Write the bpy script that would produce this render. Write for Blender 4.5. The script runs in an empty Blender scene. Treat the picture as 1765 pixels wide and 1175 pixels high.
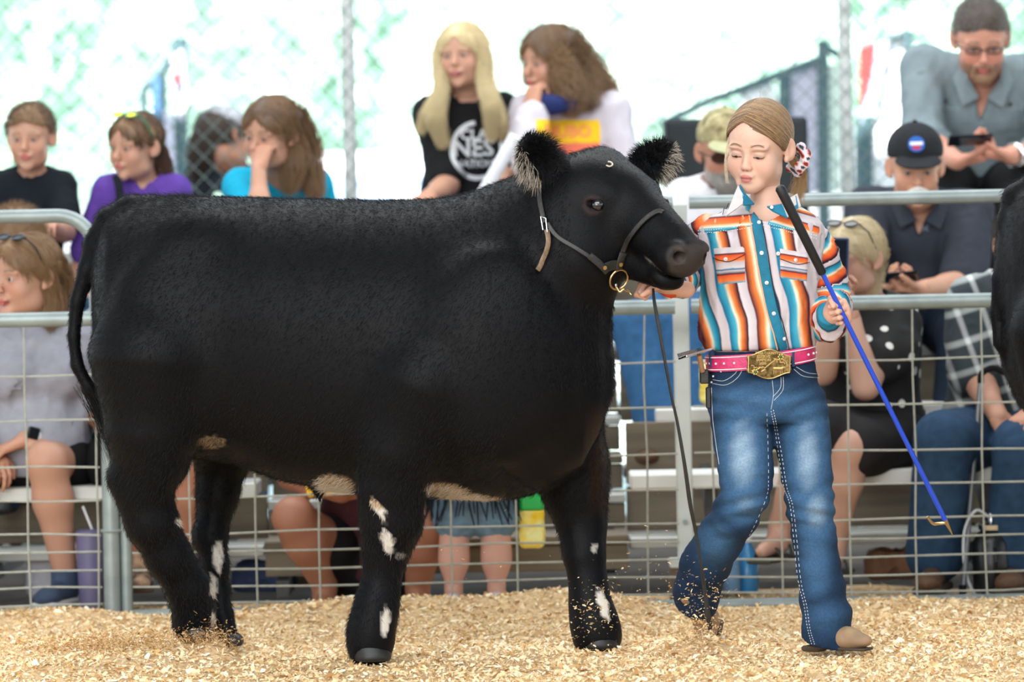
import bpy, math, random
import numpy as np
from mathutils import Vector, Matrix
from mathutils.bvhtree import BVHTree

# ------------------------------------------------------------------ camera, sky, light
SC = bpy.context.scene
FPX = 7354.0; D0 = 11.14; CZ = 1.1; ROLL = math.radians(1.2); HX, HY = 882.5, 409.0
CR, SR = math.cos(ROLL), math.sin(ROLL)
def P(px, py, Y=0.0):
    """world point seen at photo pixel (px,py) at world depth Y"""
    d = Y + D0
    u = (px-HX)*d/FPX; v = (HY-py)*d/FPX
    return np.array([u*CR+v*SR, Y, CZ-u*SR+v*CR])
def M(npx, Y=0.0):
    return npx*(Y+D0)/FPX
cam_d = bpy.data.cameras.new('camera'); cam = bpy.data.objects.new('camera', cam_d)
SC.collection.objects.link(cam); SC.camera = cam
cam_d.sensor_width = 36.0; cam_d.lens = 36.0*FPX/1765.0
cam_d.shift_y = -(587.5-HY)/1765.0
right = Vector((CR, 0, -SR)); up = Vector((SR, 0, CR)); back = Vector((0, -1, 0))
mw = Matrix((right, up, back)).transposed().to_4x4(); mw.translation = (0, -D0, CZ)
cam.matrix_world = mw
cam_d.clip_end = 400
cam_d.dof.use_dof = True; cam_d.dof.focus_distance = D0-0.02; cam_d.dof.aperture_fstop = 3.0

world = bpy.data.worlds.new('sky'); SC.world = world; world.use_nodes = True
wn = world.node_tree.nodes; wl = world.node_tree.links
bg = wn['Background']
tc = wn.new('ShaderNodeTexCoord'); sx = wn.new('ShaderNodeSeparateXYZ'); rp = wn.new('ShaderNodeValToRGB')
wl.new(tc.outputs['Generated'], sx.inputs[0]); wl.new(sx.outputs['Z'], rp.inputs[0])
rp.color_ramp.elements[0].position = 0.0; rp.color_ramp.elements[0].color = (0.90, 0.97, 1.0, 1)
rp.color_ramp.elements[1].position = 0.6; rp.color_ramp.elements[1].color = (0.62, 0.80, 1.0, 1)
wl.new(rp.outputs[0], bg.inputs[0]); bg.inputs[1].default_value = 1.25

def lamp(name, kind, loc, rot, energy, color=(1, 1, 1), size=None, size_y=None, angle=None):
    d = bpy.data.lights.new(name, kind); d.energy = energy; d.color = color
    if size: d.shape = 'RECTANGLE'; d.size = size; d.size_y = size_y or size
    if angle is not None: d.angle = angle
    o = bpy.data.objects.new(name, d); o.location = loc; o.rotation_euler = rot
    SC.collection.objects.link(o); return o
lamp('sun', 'SUN', (0, 0, 20), (math.radians(38), 0, math.radians(-20)), 15.0, (1, 0.97, 0.9), angle=math.radians(0.6))
# added area fills with no visible source: two overhead, one behind the camera
lamp('fill_front', 'AREA', (-1.5, -4.5, 5.2), (math.radians(28), 0, 0), 620, (0.95, 0.98, 1.0), 9, 5)
lamp('fill_back', 'AREA', (0, 3.2, 5.2), (0, 0, 0), 330, (0.95, 0.98, 1.0), 9, 4)
lamp('fill_side', 'AREA', (-5.0, -13.5, 2.6), (math.radians(84), 0, math.radians(-20)), 560, (1.0, 0.98, 0.95), 9, 3.6)

vs = SC.view_settings; vs.view_transform = 'Standard'; vs.look = 'None'; vs.gamma = 1.0; vs.use_curve_mapping = False
vs.exposure = 0.42
SC.cycles.max_bounces = 6; SC.cycles.transparent_max_bounces = 12

# ------------------------------------------------------------------ helpers
rng = np.random.default_rng(7)
def link(o, parent=None):
    SC.collection.objects.link(o)
    if parent is not None: o.parent = parent
    return o
def tag(o, label=None, cat=None, group=None, kind=None):
    if label: o['label'] = label
    if cat: o['category'] = cat
    if group: o['group'] = group
    if kind: o['kind'] = kind
    return o
def empty(name, loc=(0, 0, 0), label=None, cat=None, group=None):
    o = bpy.data.objects.new(name, None); o.location = loc; o.empty_display_size = .1
    link(o); return tag(o, label, cat, group)

def srgb(r, g, b):
    f = lambda c: (c/255/12.92) if c/255 <= .04045 else ((c/255+.055)/1.055)**2.4
    return (f(r), f(g), f(b))

def mat(name, col=(.5, .5, .5), rough=.6, metal=0.0, vcol=False, noise=0.0, nscale=30.0, bump=0.0, bscale=60.0,
        spec=.5, sss=0.0, sheen=0.0, alpha=1.0, trans=0.0, stretch=None, emit=0.0, darker=None):
    m = bpy.data.materials.new(name); m.use_nodes = True
    n = m.node_tree.nodes; l = m.node_tree.links; b = n['Principled BSDF']
    b.inputs['Roughness'].default_value = rough; b.inputs['Metallic'].default_value = metal
    b.inputs['Specular IOR Level'].default_value = spec
    if sss: b.inputs['Subsurface Weight'].default_value = sss; b.inputs['Subsurface Radius'].default_value = (.02, .008, .004); b.inputs['Subsurface Scale'].default_value = .5
    if sheen: b.inputs['Sheen Weight'].default_value = sheen
    if alpha < 1: b.inputs['Alpha'].default_value = alpha
    if trans: b.inputs['Transmission Weight'].default_value = trans
    if emit: b.inputs['Emission Color'].default_value = (*col, 1); b.inputs['Emission Strength'].default_value = emit
    src = None
    if vcol:
        a = n.new('ShaderNodeAttribute'); a.attribute_name = 'Col'; src = a.outputs['Color']
    tex = None
    if noise or bump:
        t = n.new('ShaderNodeTexCoord'); mp = n.new('ShaderNodeMapping'); l.new(t.outputs['Object'], mp.inputs[0])
        if stretch: mp.inputs['Scale'].default_value = stretch
    if noise:
        z = n.new('ShaderNodeTexNoise'); z.inputs['Scale'].default_value = nscale; z.inputs['Detail'].default_value = 4
        l.new(mp.outputs[0], z.inputs['Vector'])
        mx = n.new('ShaderNodeMix'); mx.data_type = 'RGBA'
        mr = n.new('ShaderNodeMapRange'); mr.inputs['From Min'].default_value = .35; mr.inputs['From Max'].default_value = .65
        l.new(z.outputs['Fac'], mr.inputs['Value']); l.new(mr.outputs[0], mx.inputs['Factor'])
        if src is not None:
            hs = n.new('ShaderNodeHueSaturation'); hs.inputs['Value'].default_value = 1-noise
            l.new(src, hs.inputs['Color']); l.new(hs.outputs[0], mx.inputs[6]); l.new(src, mx.inputs[7])
        else:
            dk = darker or tuple(c*(1-noise) for c in col)
            mx.inputs[6].default_value = (*dk, 1); mx.inputs[7].default_value = (*col, 1)
        src = mx.outputs[2]
    if src is not None: l.new(src, b.inputs['Base Color'])
    else: b.inputs['Base Color'].default_value = (*col, 1)
    if bump:
        z = n.new('ShaderNodeTexNoise'); z.inputs['Scale'].default_value = bscale; z.inputs['Detail'].default_value = 3
        l.new(mp.outputs[0], z.inputs['Vector'])
        bp = n.new('ShaderNodeBump'); bp.inputs['Strength'].default_value = bump; bp.inputs['Distance'].default_value = .01
        l.new(z.outputs['Fac'], bp.inputs['Height']); l.new(bp.outputs[0], b.inputs['Normal'])
    return m

def make_mesh(name, V, quads=None, tris=None, mt=None, parent=None, smooth=True, col=None, attrs=None, faces=None):
    V = np.asarray(V, dtype=np.float32)
    me = bpy.data.meshes.new(name)
    me.vertices.add(len(V)); me.vertices.foreach_set('co', V.ravel())
    if faces is not None:
        lt = np.array([len(f) for f in faces], dtype=np.int32); li = np.array([i for f in faces for i in f], dtype=np.int32)
    else:
        a = []; lt = []
        if quads is not None and len(quads): a.append(np.asarray(quads, dtype=np.int32).ravel()); lt.append(np.full(len(quads), 4, np.int32))
        if tris is not None and len(tris): a.append(np.asarray(tris, dtype=np.int32).ravel()); lt.append(np.full(len(tris), 3, np.int32))
        li = np.concatenate(a); lt = np.concatenate(lt)
    ls = np.concatenate([[0], np.cumsum(lt)[:-1]]).astype(np.int32)
    me.loops.add(len(li)); me.loops.foreach_set('vertex_index', li)
    me.polygons.add(len(lt)); me.polygons.foreach_set('loop_start', ls); me.polygons.foreach_set('loop_total', lt)
    me.polygons.foreach_set('use_smooth', np.full(len(lt), smooth))
    if col is not None:
        at = me.color_attributes.new('Col', 'FLOAT_COLOR', 'POINT')
        c = np.ones((len(V), 4), np.float32); c[:, :3] = col; at.data.foreach_set('color', c.ravel())
    if attrs:
        for k, v in attrs.items():
            at = me.attributes.new(k, 'FLOAT', 'POINT'); at.data.foreach_set('value', np.asarray(v, np.float32))
    me.update(); me.validate()
    if mt is not None: me.materials.append(mt)
    o = bpy.data.objects.new(name, me); link(o, parent)
    return o

# ---- primitive mesh builder (joined geometry of ONE part)
class MB:
    def __init__(s): s.v = []; s.f = []; s.c = []; s.n = 0
    def add(s, V, F, c=None):
        V = np.asarray(V, float); s.v.append(V); s.f += [tuple(i+s.n for i in f) for f in F]; s.n += len(V)
        s.c.append(np.tile(c if c is not None else (1, 1, 1), (len(V), 1)))
    def box(s, lo, hi, R=None, t=None, c=None, bev=0.0):
        lo = np.array(lo, float); hi = np.array(hi, float)
        if bev > 0:
            ctr = (lo+hi)/2; h = (hi-lo)/2; V = []; F = []
            sg = [(a, b, d) for a in (-1, 1) for b in (-1, 1) for d in (-1, 1)]
            idx = {}
            for g in sg:
                for ax in range(3):
                    p = ctr+np.array(g)*(h-bev); p = p.copy(); p[ax] = ctr[ax]+g[ax]*h[ax]
                    idx[(g, ax)] = len(V); V.append(p)
            for ax in range(3):
                o1, o2 = [k for k in range(3) if k != ax]
                for d in (-1, 1):
                    q = []
                    for (e1, e2) in ((-1, -1), (1, -1), (1, 1), (-1, 1)):
                        g = [0, 0, 0]; g[ax] = d; g[o1] = e1; g[o2] = e2; q.append(idx[(tuple(g), ax)])
                    if (d == 1) == (ax == 1): q = q[::-1]
                    F.append(tuple(q))
            for ax in range(3):
                o1, o2 = [k for k in range(3) if k != ax]
                for e1 in (-1, 1):
                    for e2 in (-1, 1):
                        g0 = [0, 0, 0]; g0[ax] = -1; g0[o1] = e1; g0[o2] = e2; g1 = list(g0); g1[ax] = 1
                        F.append((idx[(tuple(g0), o1)], idx[(tuple(g1), o1)], idx[(tuple(g1), o2)], idx[(tuple(g0), o2)]))
            for g in sg: F.append((idx[(g, 0)], idx[(g, 1)], idx[(g, 2)]))
            V = np.array(V)
        else:
            V = np.array([[x, y, z] for x in (lo[0], hi[0]) for y in (lo[1], hi[1]) for z in (lo[2], hi[2])])
            F = [(0, 1, 3, 2), (4, 6, 7, 5), (0, 4, 5, 1), (2, 3, 7, 6), (0, 2, 6, 4), (1, 5, 7, 3)]
        if R is not None: V = V @ np.array(R).T
        if t is not None: V = V+np.array(t)
        s.add(V, F, c); return s
    def tube(s, pts, r, n=10, c=None, cap=True, flat=None):
        pts = np.array(pts, float); k = len(pts)
        r = np.full(k, r) if np.isscalar(r) else np.array(r, float)
        T = np.gradient(pts, axis=0) if k > 2 else np.tile(pts[1]-pts[0], (2, 1))
        T /= np.linalg.norm(T, axis=1)[:, None]+1e-12
        u = np.cross(T[0], [0, 0, 1]);
        if np.linalg.norm(u) < 1e-3: u = np.cross(T[0], [0, 1, 0])
        if flat is not None: u = np.array(flat, float)
        a = np.linspace(0, 2*np.pi, n, endpoint=False); V = []
        for i in range(k):
            u = u-T[i]*np.dot(u, T[i]); u /= np.linalg.norm(u)+1e-12; w = np.cross(T[i], u)
            V.append(pts[i]+r[i]*(np.cos(a)[:, None]*u+np.sin(a)[:, None]*w))
        V = np.concatenate(V); F = []
        for i in range(k-1):
            for j in range(n):
                j2 = (j+1) % n; F.append((i*n+j, i*n+j2, (i+1)*n+j2, (i+1)*n+j))
        if cap: F.append(tuple(range(n))[::-1]); F.append(tuple((k-1)*n+j for j in range(n)))
        s.add(V, F, c); return s
    def strip(s, pts, nrm, w, th, c=None):
        """flat strap: width w across, thickness th along nrm"""
        pts = np.array(pts, float); k = len(pts); nrm = np.array(nrm, float)
        if nrm.ndim == 1: nrm = np.tile(nrm, (k, 1))
        w = np.full(k, w) if np.isscalar(w) else np.array(w)
        T = np.gradient(pts, axis=0); T /= np.linalg.norm(T, axis=1)[:, None]+1e-12
        V = []
        for i in range(k):
            b = np.cross(T[i], nrm[i]); b /= np.linalg.norm(b)+1e-12; n = np.cross(b, T[i])
            for sb, sn in ((-.5, -.5), (.5, -.5), (.5, .1), (.36, .5), (-.36, .5), (-.5, .1)): V.append(pts[i]+b*w[i]*sb+n*th*sn)
        F = []
        for i in range(k-1):
            for j in range(6):
                j2 = (j+1) % 6; F.append((i*6+j, i*6+j2, (i+1)*6+j2, (i+1)*6+j))
        F.append((5, 4, 3, 2, 1, 0)); F.append(tuple((k-1)*6+j for j in range(6)))
        s.add(V, F, c); return s
    def ring(s, ctr, ax, R, r, n=24, m=8, c=None, a0=0, a1=2*math.pi):
        ax = np.array(ax, float); ax /= np.linalg.norm(ax); u = np.cross(ax, [0, 0, 1])
        if np.linalg.norm(u) < 1e-3: u = np.array([1., 0, 0])
        u /= np.linalg.norm(u); w = np.cross(ax, u)
        ts = np.linspace(a0, a1, n+1); pts = [np.array(ctr)+R*(math.cos(t)*u+math.sin(t)*w) for t in ts]
        s.tube(pts, r, m, c); return s
    def ball(s, ctr, r, nu=12, nv=8, c=None, R=None):
        r = np.array([r]*3 if np.isscalar(r) else r, float); V = [(0, 0, 1)]; F = []
        for i in range(1, nv):
            t = math.pi*i/nv
            for j in range(nu):
                a = 2*math.pi*j/nu; V.append((math.sin(t)*math.cos(a), math.sin(t)*math.sin(a), math.cos(t)))
        V.append((0, 0, -1)); V = np.array(V)*r
        if R is not None: V = V @ np.array(R).T
        V = V+np.array(ctr)
        for j in range(nu): F.append((0, 1+j, 1+(j+1) % nu))
        for i in range(nv-2):
            for j in range(nu):
                a = 1+i*nu+j; b = 1+i*nu+(j+1) % nu; F.append((a, a+nu, b+nu, b))
        e = len(V)-1
        for j in range(nu): F.append((e, 1+(nv-2)*nu+(j+1) % nu, 1+(nv-2)*nu+j))
        s.add(V, F, c); return s
    def disc(s, ctr, ax, r, h, n=14, c=None):
        ax = np.array(ax, float); ax /= np.linalg.norm(ax); s.tube([np.array(ctr)-ax*h/2, np.array(ctr)+ax*h/2], r, n, c); return s
    def build(s, name, mt, parent=None, smooth=True, vc=False):
        o = make_mesh(name, np.concatenate(s.v), faces=s.f, mt=mt, parent=parent, smooth=smooth, col=np.concatenate(s.c) if vc else None)
        if smooth:
            try: o.data.set_sharp_from_angle(angle=math.radians(40))
            except Exception: pass
        return o

def lerp_path(pts, n):
    """Catmull-Rom through pts, n points per span"""
    p = np.array(pts, float); p = np.vstack([2*p[0]-p[1], p, 2*p[-1]-p[-2]]); out = []
    for i in range(1, len(p)-2):
        for t in np.linspace(0, 1, n, endpoint=False):
            out.append(.5*((2*p[i])+(-p[i-1]+p[i+1])*t+(2*p[i-1]-5*p[i]+4*p[i+1]-p[i+2])*t*t+(-p[i-1]+3*p[i]-3*p[i+1]+p[i+2])*t**3))
    out.append(p[-2]); return np.array(out)

# ------------------------------------------------------------------ implicit surfaces
BIG = .25
class SDF:
    def __init__(s): s.p = []; s.post = []
    def _add(s, lo, hi, fn, k, op): s.p.append((np.array(lo)-k-.02, np.array(hi)+k+.02, fn, k, op))
    def cone(s, a, b, ra, rb=None, k=.02, op='+'):
        a = np.array(a, float); b = np.array(b, float); rb = ra if rb is None else rb
        ab = b-a; L2 = float(ab@ab)+1e-12
        def fn(X, Y, Z):
            dx = X-a[0]; dy = Y-a[1]; dz = Z-a[2]
            t = np.clip((dx*ab[0]+dy*ab[1]+dz*ab[2])/L2, 0, 1)
            return np.sqrt((dx-t*ab[0])**2+(dy-t*ab[1])**2+(dz-t*ab[2])**2)-(ra+(rb-ra)*t)
        r = max(ra, rb); s._add(np.minimum(a, b)-r, np.maximum(a, b)+r, fn, k, op); return s
    def chain(s, pts, rs, k=.02):
        for i in range(len(pts)-1): s.cone(pts[i], pts[i+1], rs[i], rs[i+1], k)
        return s
    def ell(s, c, r, R=None, k=.02, op='+'):
        """ellipsoid, R columns = its axes in world"""
        c = np.array(c, float); r = np.array([r]*3 if np.isscalar(r) else r, float); R = np.eye(3) if R is None else np.array(R)
        def fn(X, Y, Z):
            dx = X-c[0]; dy = Y-c[1]; dz = Z-c[2]; q = 0; g = 0
            for i in range(3):
                t = dx*R[0, i]+dy*R[1, i]+dz*R[2, i]; q = q+(t/r[i])**2; g = g+(t/r[i]**2)**2
            k0 = np.sqrt(q); k1 = np.sqrt(g)+1e-9
            return k0*(k0-1)/k1
        e = np.abs(R)@r; s._add(c-e, c+e, fn, k, op); return s
    def box(s, c, h, R=None, rd=.01, k=.01, op='+'):
        c = np.array(c, float); h = np.array(h, float); R = np.eye(3) if R is None else np.array(R)
        def fn(X, Y, Z):
            dx = X-c[0]; dy = Y-c[1]; dz = Z-c[2]; qs = []
            for i in range(3): qs.append(np.abs(dx*R[0, i]+dy*R[1, i]+dz*R[2, i])-(h[i]-rd))
            o = np.sqrt(sum(np.maximum(q, 0)**2 for q in qs))
            return o+np.minimum(np.maximum(np.maximum(qs[0], qs[1]), qs[2]), 0)-rd
        e = np.abs(R)@h; s._add(c-e, c+e, fn, k, op); return s
    def raw(s, lo, hi, fn, k=.02, op='+'): s._add(lo, hi, fn, k, op); return s
    def at(s, p):
        X, Y, Z = [np.array([v], float) for v in p]; f = np.array([BIG])
        for (a, b, fn, k, op) in s.p:
            if (np.array(p) < a).any() or (np.array(p) > b).any(): continue
            d = fn(X, Y, Z)
            if op == '+': h = np.clip(.5+.5*(f-d)/k, 0, 1); f = f*(1-h)+d*h-k*h*(1-h)
            elif op == '-': h = np.clip(.5-.5*(f+d)/k, 0, 1); f = f*(1-h)-d*h+k*h*(1-h)
        return float(f[0])
    def mesh(s, res, clip=None):
        ps = [q for q in s.p if q[4] == '+']
        lo = np.min([q[0] for q in ps], axis=0); hi = np.max([q[1] for q in ps], axis=0)
        if clip is not None: lo = np.maximum(lo, clip[0]); hi = np.minimum(hi, clip[1])
        n = np.ceil((hi-lo)/res).astype(int)+1
        F = np.full(tuple(n), BIG, np.float32)
        ax = [(lo[i]+np.arange(n[i])*res).astype(np.float32) for i in range(3)]
        for (a, b, fn, k, op) in s.p:
            i0 = np.maximum(np.floor((a-lo)/res).astype(int), 0); i1 = np.minimum(np.ceil((b-lo)/res).astype(int)+1, n)
            if (i1 <= i0).any(): continue
            sl = tuple(slice(i0[j], i1[j]) for j in range(3))
            X = ax[0][sl[0]][:, None, None]; Y = ax[1][sl[1]][None, :, None]; Z = ax[2][sl[2]][None, None, :]
            d = fn(X, Y, Z).astype(np.float32); f = F[sl]
            if op == '+':
                h = np.clip(.5+.5*(f-d)/k, 0, 1); F[sl] = f*(1-h)+d*h-k*h*(1-h)
            elif op == '-':
                h = np.clip(.5-.5*(f+d)/k, 0, 1); F[sl] = f*(1-h)-d*h+k*h*(1-h)
            elif op == '&':
                F[sl] = np.maximum(f, d)
        X = ax[0][:, None, None]; Y = ax[1][None, :, None]; Z = ax[2][None, None, :]
        for fn in s.post: F = fn(X, Y, Z, F).astype(np.float32)
        # keep the surface closed at the grid's border
        for j in range(3):
            sl = [slice(None)]*3
            for e in (0, -1): sl[j] = e; F[tuple(sl)] = np.maximum(F[tuple(sl)], 1e-4)
        return surfnet(F, lo, res)
def surfnet(F, lo, h):
    nx, ny, nz = F.shape; ins = F < 0
    c = ins.astype(np.int8); cnt = np.zeros((nx-1, ny-1, nz-1), np.int8)
    offs = [(a, b, d) for a in (0, 1) for b in (0, 1) for d in (0, 1)]
    for a, b, d in offs: cnt += c[a:nx-1+a, b:ny-1+b, d:nz-1+d]
    m = (cnt > 0) & (cnt < 8); I = np.argwhere(m)
    if len(I) == 0: return np.zeros((0, 3)), np.zeros((0, 4), int)
    idx = np.full(m.shape, -1, np.int32); idx[m] = np.arange(len(I))
    val = np.stack([F[I[:, 0]+a, I[:, 1]+b, I[:, 2]+d] for a, b, d in offs], 1)
    acc = np.zeros((len(I), 3)); k = np.zeros(len(I)); O = np.array(offs, float)
    for i in range(8):
        for j in range(i+1, 8):
            if bin(i ^ j).count('1') != 1: continue
            s = (val[:, i] < 0) != (val[:, j] < 0)
            t = np.where(s, val[:, i]/(val[:, i]-val[:, j]+1e-20), 0)
            acc += s[:, None]*(O[i]+t[:, None]*(O[j]-O[i])); k += s
    V = lo+h*(I+acc/k[:, None])
    Q = []
    # x edges
    s = ins[:-1] != ins[1:]; E = np.argwhere(s[:, 1:-1, 1:-1]); i, j, kk = E[:, 0], E[:, 1]+1, E[:, 2]+1
    q = np.stack([idx[i, j-1, kk-1], idx[i, j, kk-1], idx[i, j, kk], idx[i, j-1, kk]], 1); fl = ~ins[i, j, kk]; q[fl] = q[fl][:, ::-1]; Q.append(q)
    s = ins[:, :-1] != ins[:, 1:]; E = np.argwhere(s[1:-1, :, 1:-1]); i, j, kk = E[:, 0]+1, E[:, 1], E[:, 2]+1
    q = np.stack([idx[i-1, j, kk-1], idx[i-1, j, kk], idx[i, j, kk], idx[i, j, kk-1]], 1); fl = ~ins[i, j, kk]; q[fl] = q[fl][:, ::-1]; Q.append(q)
    s = ins[:, :, :-1] != ins[:, :, 1:]; E = np.argwhere(s[1:-1, 1:-1, :]); i, j, kk = E[:, 0]+1, E[:, 1]+1, E[:, 2]
    q = np.stack([idx[i-1, j-1, kk], idx[i, j-1, kk], idx[i, j, kk], idx[i-1, j, kk]], 1); fl = ~ins[i, j, kk]; q[fl] = q[fl][:, ::-1]; Q.append(q)
    return V, np.concatenate(Q)
def relax(V, Q, it=2):
    if len(V) == 0: return V
    for _ in range(it):
        S = np.zeros_like(V); n = np.zeros(len(V))
        for a in range(4):
            for b in ((a+1) % 4, (a+3) % 4):
                S += np.stack([np.bincount(Q[:, a], V[Q[:, b], j], len(V)) for j in range(3)], 1); n += np.bincount(Q[:, a], minlength=len(V))
        V = V*.5+.5*S/np.maximum(n, 1)[:, None]
    return V
def implicit(name, sdf, res, mt, parent=None, colfn=None, attrfn=None, it=1, clip=None):
    V, Q = sdf.mesh(res, clip); V = relax(V, Q, it)
    return make_mesh(name, V, quads=Q, mt=mt, parent=parent, col=None if colfn is None else colfn(V), attrs=None if attrfn is None else attrfn(V))
def wrinkle(amp, fr, seed=0, band=.03, aniso=(1, 1, 1)):
    r = np.random.default_rng(seed); K = r.normal(size=(6, 3)); K /= np.linalg.norm(K, axis=1)[:, None]; K *= np.array(aniso); ph = r.uniform(0, 6.28, 6); fq = fr*r.uniform(.6, 1.5, 6)
    def fn(X, Y, Z, F):
        w = 0
        for i in range(6): w = w+np.sin((X*K[i, 0]+Y*K[i, 1]+Z*K[i, 2])*fq[i]*6.283+ph[i]+.8*(w if i else 0))
        w = w/6*2.2
        return F-amp*np.where(np.abs(F) < band+.1, 1-np.abs(w), 0)+amp*.5
    return fn
def cutplane(p, n):
    """remove what lies on the side n points to"""
    p = np.array(p, float); n = np.array(n, float); n /= np.linalg.norm(n)
    return lambda X, Y, Z, F: np.maximum(F, (X-p[0])*n[0]+(Y-p[1])*n[1]+(Z-p[2])*n[2])
def rotm(yaw=0, pitch=0, roll=0):
    """local x = figure's left, -y = forward, z = up. yaw about z, pitch nods down (+), roll tilts"""
    cy, sy, cp, sp, cr, sr = math.cos(yaw), math.sin(yaw), math.cos(pitch), math.sin(pitch), math.cos(roll), math.sin(roll)
    Rz = np.array([[cy, -sy, 0], [sy, cy, 0], [0, 0, 1]]); Rx = np.array([[1, 0, 0], [0, cp, -sp], [0, sp, cp]]); Ry = np.array([[cr, 0, sr], [0, 1, 0], [-sr, 0, cr]])
    return Rz@Rx@Ry
def curves(name, pts, rad, mt, parent=None, tip=.2, kind='stuff'):
    """pts (n,k,3) strands"""
    n, k, _ = pts.shape
    hc = bpy.data.hair_curves.new(name); hc.add_curves([k]*n)
    hc.position_data.foreach_set('vector', np.ascontiguousarray(pts, np.float32).ravel())
    r = np.tile(np.linspace(1, tip, k), (n, 1))*(rad if np.isscalar(rad) else np.array(rad)[:, None])
    at = hc.attributes.get('radius') or hc.attributes.new('radius', 'FLOAT', 'POINT')
    at.data.foreach_set('value', r.astype(np.float32).ravel())
    hc.materials.append(mt); o = bpy.data.objects.new(name, hc); link(o, parent)
    if kind: o['kind'] = kind
    return o
def sample_faces(V, Q, n, g=None):
    g = g or rng
    a = V[Q[:, 0]]; b = V[Q[:, 1]]; c = V[Q[:, 2]]; d = V[Q[:, 3]]
    N = np.cross(c-a, d-b); A = np.linalg.norm(N, axis=1); N = N/(A[:, None]+1e-12)
    f = g.choice(len(Q), n, p=A/A.sum()); s = g.random((n, 1)); t = g.random((n, 1))
    return (a[f]*(1-s)+b[f]*s)*(1-t)+(d[f]*(1-s)+c[f]*s)*t, N[f]
def smoothstep(a, b, x):
    t = np.clip((x-a)/(b-a), 0, 1); return t*t*(3-2*t)
# ------------------------------------------------------------------ ground and setting
MAT_EYE = mat('dark_eye', (.005, .005, .007), rough=.04, spec=1.0)
def fence_y(x): return 1.54-.03*(x-.9)
def gh(x, y):
    x = np.asarray(x, float); y = np.asarray(y, float)
    h = .006*np.sin(x*5.1+1.3*y)+.005*np.sin(y*7.3-x*2.2)+.004*np.sin(x*13+y*9)
    d = fence_y(x)-y
    h += (.046*np.exp(-((d-.22)/.14)**2)*(1+.6*np.sin(x*3.1+2.2)+.3*np.sin(x*8.3)))*(1-.65*smoothstep(.35, .8, x)*(1-smoothstep(1.5, 2.2, x)))
    for (cx, cy, a, r) in ((-.82, .18, .055, .07), (-1.02, .05, .03, .12), (-1.25, .02, .028, .15), (.48, .2, .03, .09), (.58, .45, .02, .12), (-.62, .9, .02, .12), (1.15, 1.0, .02, .2)):
        h += a*np.exp(-((x-cx)**2+(y-cy)**2)/r**2)
    return h-.012
nx, ny = 240, 130
gx = np.linspace(-3.6, 3.6, nx); gy = np.linspace(-2.4, 2.1, ny); GX, GY = np.meshgrid(gx, gy, indexing='ij'); GZ = gh(GX, GY)
V = np.stack([GX, GY, GZ], -1).reshape(-1, 3); ii, jj = np.meshgrid(np.arange(nx-1), np.arange(ny-1), indexing='ij'); a = (ii*ny+jj).ravel()
Q = np.stack([a, a+ny, a+ny+1, a+1], 1)
MAT_BED = mat('shavings_bed', srgb(226, 192, 146), rough=.9, noise=.35, nscale=55, bump=.8, bscale=90)
floor = tag(make_mesh('floor', V, quads=Q, mt=MAT_BED), kind='structure')
floor['label'] = 'arena floor bedded with pale wood shavings'
MAT_DIRT = mat('packed_dirt', srgb(120, 104, 88), rough=.95, noise=.4, nscale=6)
m_ = MB(); m_.box((-14, -30, -.12), (14, 6.6, -.06)); tag(m_.build('ground_trim', MAT_DIRT, smooth=False), kind='structure').name = 'arena_ground'
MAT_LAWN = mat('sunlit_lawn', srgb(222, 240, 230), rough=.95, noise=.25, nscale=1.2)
m_ = MB(); m_.box((-60, 6.6, -.14), (60, 120, -.08)); tag(m_.build('lawn', MAT_LAWN, smooth=False), kind='structure')
MAT_SUNBLOCK = mat('sun_blocker_grey', srgb(150, 150, 145), rough=.6)
m_ = MB(); m_.box((-14, -10, 5.6), (14, 6.5, 5.75)); tag(m_.build('sun_blocker', MAT_SUNBLOCK, smooth=False), kind='structure')  # unseen slab, added to keep the sun off the arena and stands

# shavings
def chips(n, area, zoff=0.0, seed=1, tint=None, size=(.006, .022), name='wood_shavings', parent=None, pos=None):
    g = np.random.default_rng(seed)
    if pos is None:
        x = g.uniform(area[0], area[1], n); y = g.uniform(area[2], area[3], n); z = gh(x, y)+g.uniform(.0, .008, n)+zoff
        pos = np.stack([x, y, z], 1)
    L = g.uniform(size[0], size[1], n)*g.choice([1, 1, .6, 1.5], n); W = L*g.uniform(.18, .55, n); cu = g.uniform(-.9, .9, n)
    yaw = g.uniform(0, 6.28, n); pit = g.normal(0, .42, n); rl = g.normal(0, .6, n)
    u = np.stack([np.cos(yaw)*np.cos(pit), np.sin(yaw)*np.cos(pit), np.sin(pit)], 1)
    w0 = np.stack([-np.sin(yaw), np.cos(yaw), 0*yaw], 1); nn = np.cross(u, w0); w = w0*np.cos(rl)[:, None]+nn*np.sin(rl)[:, None]; nn = np.cross(u, w)
    V = []
    for s in (-.5, 0, .5):
        off = u*(L*s)[:, None]+nn*(cu*L*(.25-s*s))[:, None]
        for e in (-.5, .5): V.append(pos+off+w*(W*e*(1 if s == 0 else .6))[:, None])
    V = np.stack(V, 1).reshape(-1, 3); b = np.arange(n)[:, None]*6
    Q = np.concatenate([b+np.array([0, 1, 3, 2]), b+np.array([2, 3, 5, 4])])
    pal = np.array([srgb(*c) for c in ((240, 216, 172), (250, 238, 210), (230, 198, 148), (205, 164, 110), (244, 222, 182), (176, 128, 80), (232, 204, 158))])
    c = pal[g.choice(7, n, p=[.25, .18, .2, .08, .16, .03, .10])]*g.uniform(.88, 1.12, (n, 1))
    if tint is not None: c = c*tint
    return make_mesh(name, V, quads=Q, mt=MAT_CHIP, parent=parent, smooth=False, col=np.repeat(c, 6, 0))
MAT_CHIP = mat('wood_chip', rough=.8, vcol=True, spec=.25)
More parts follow.
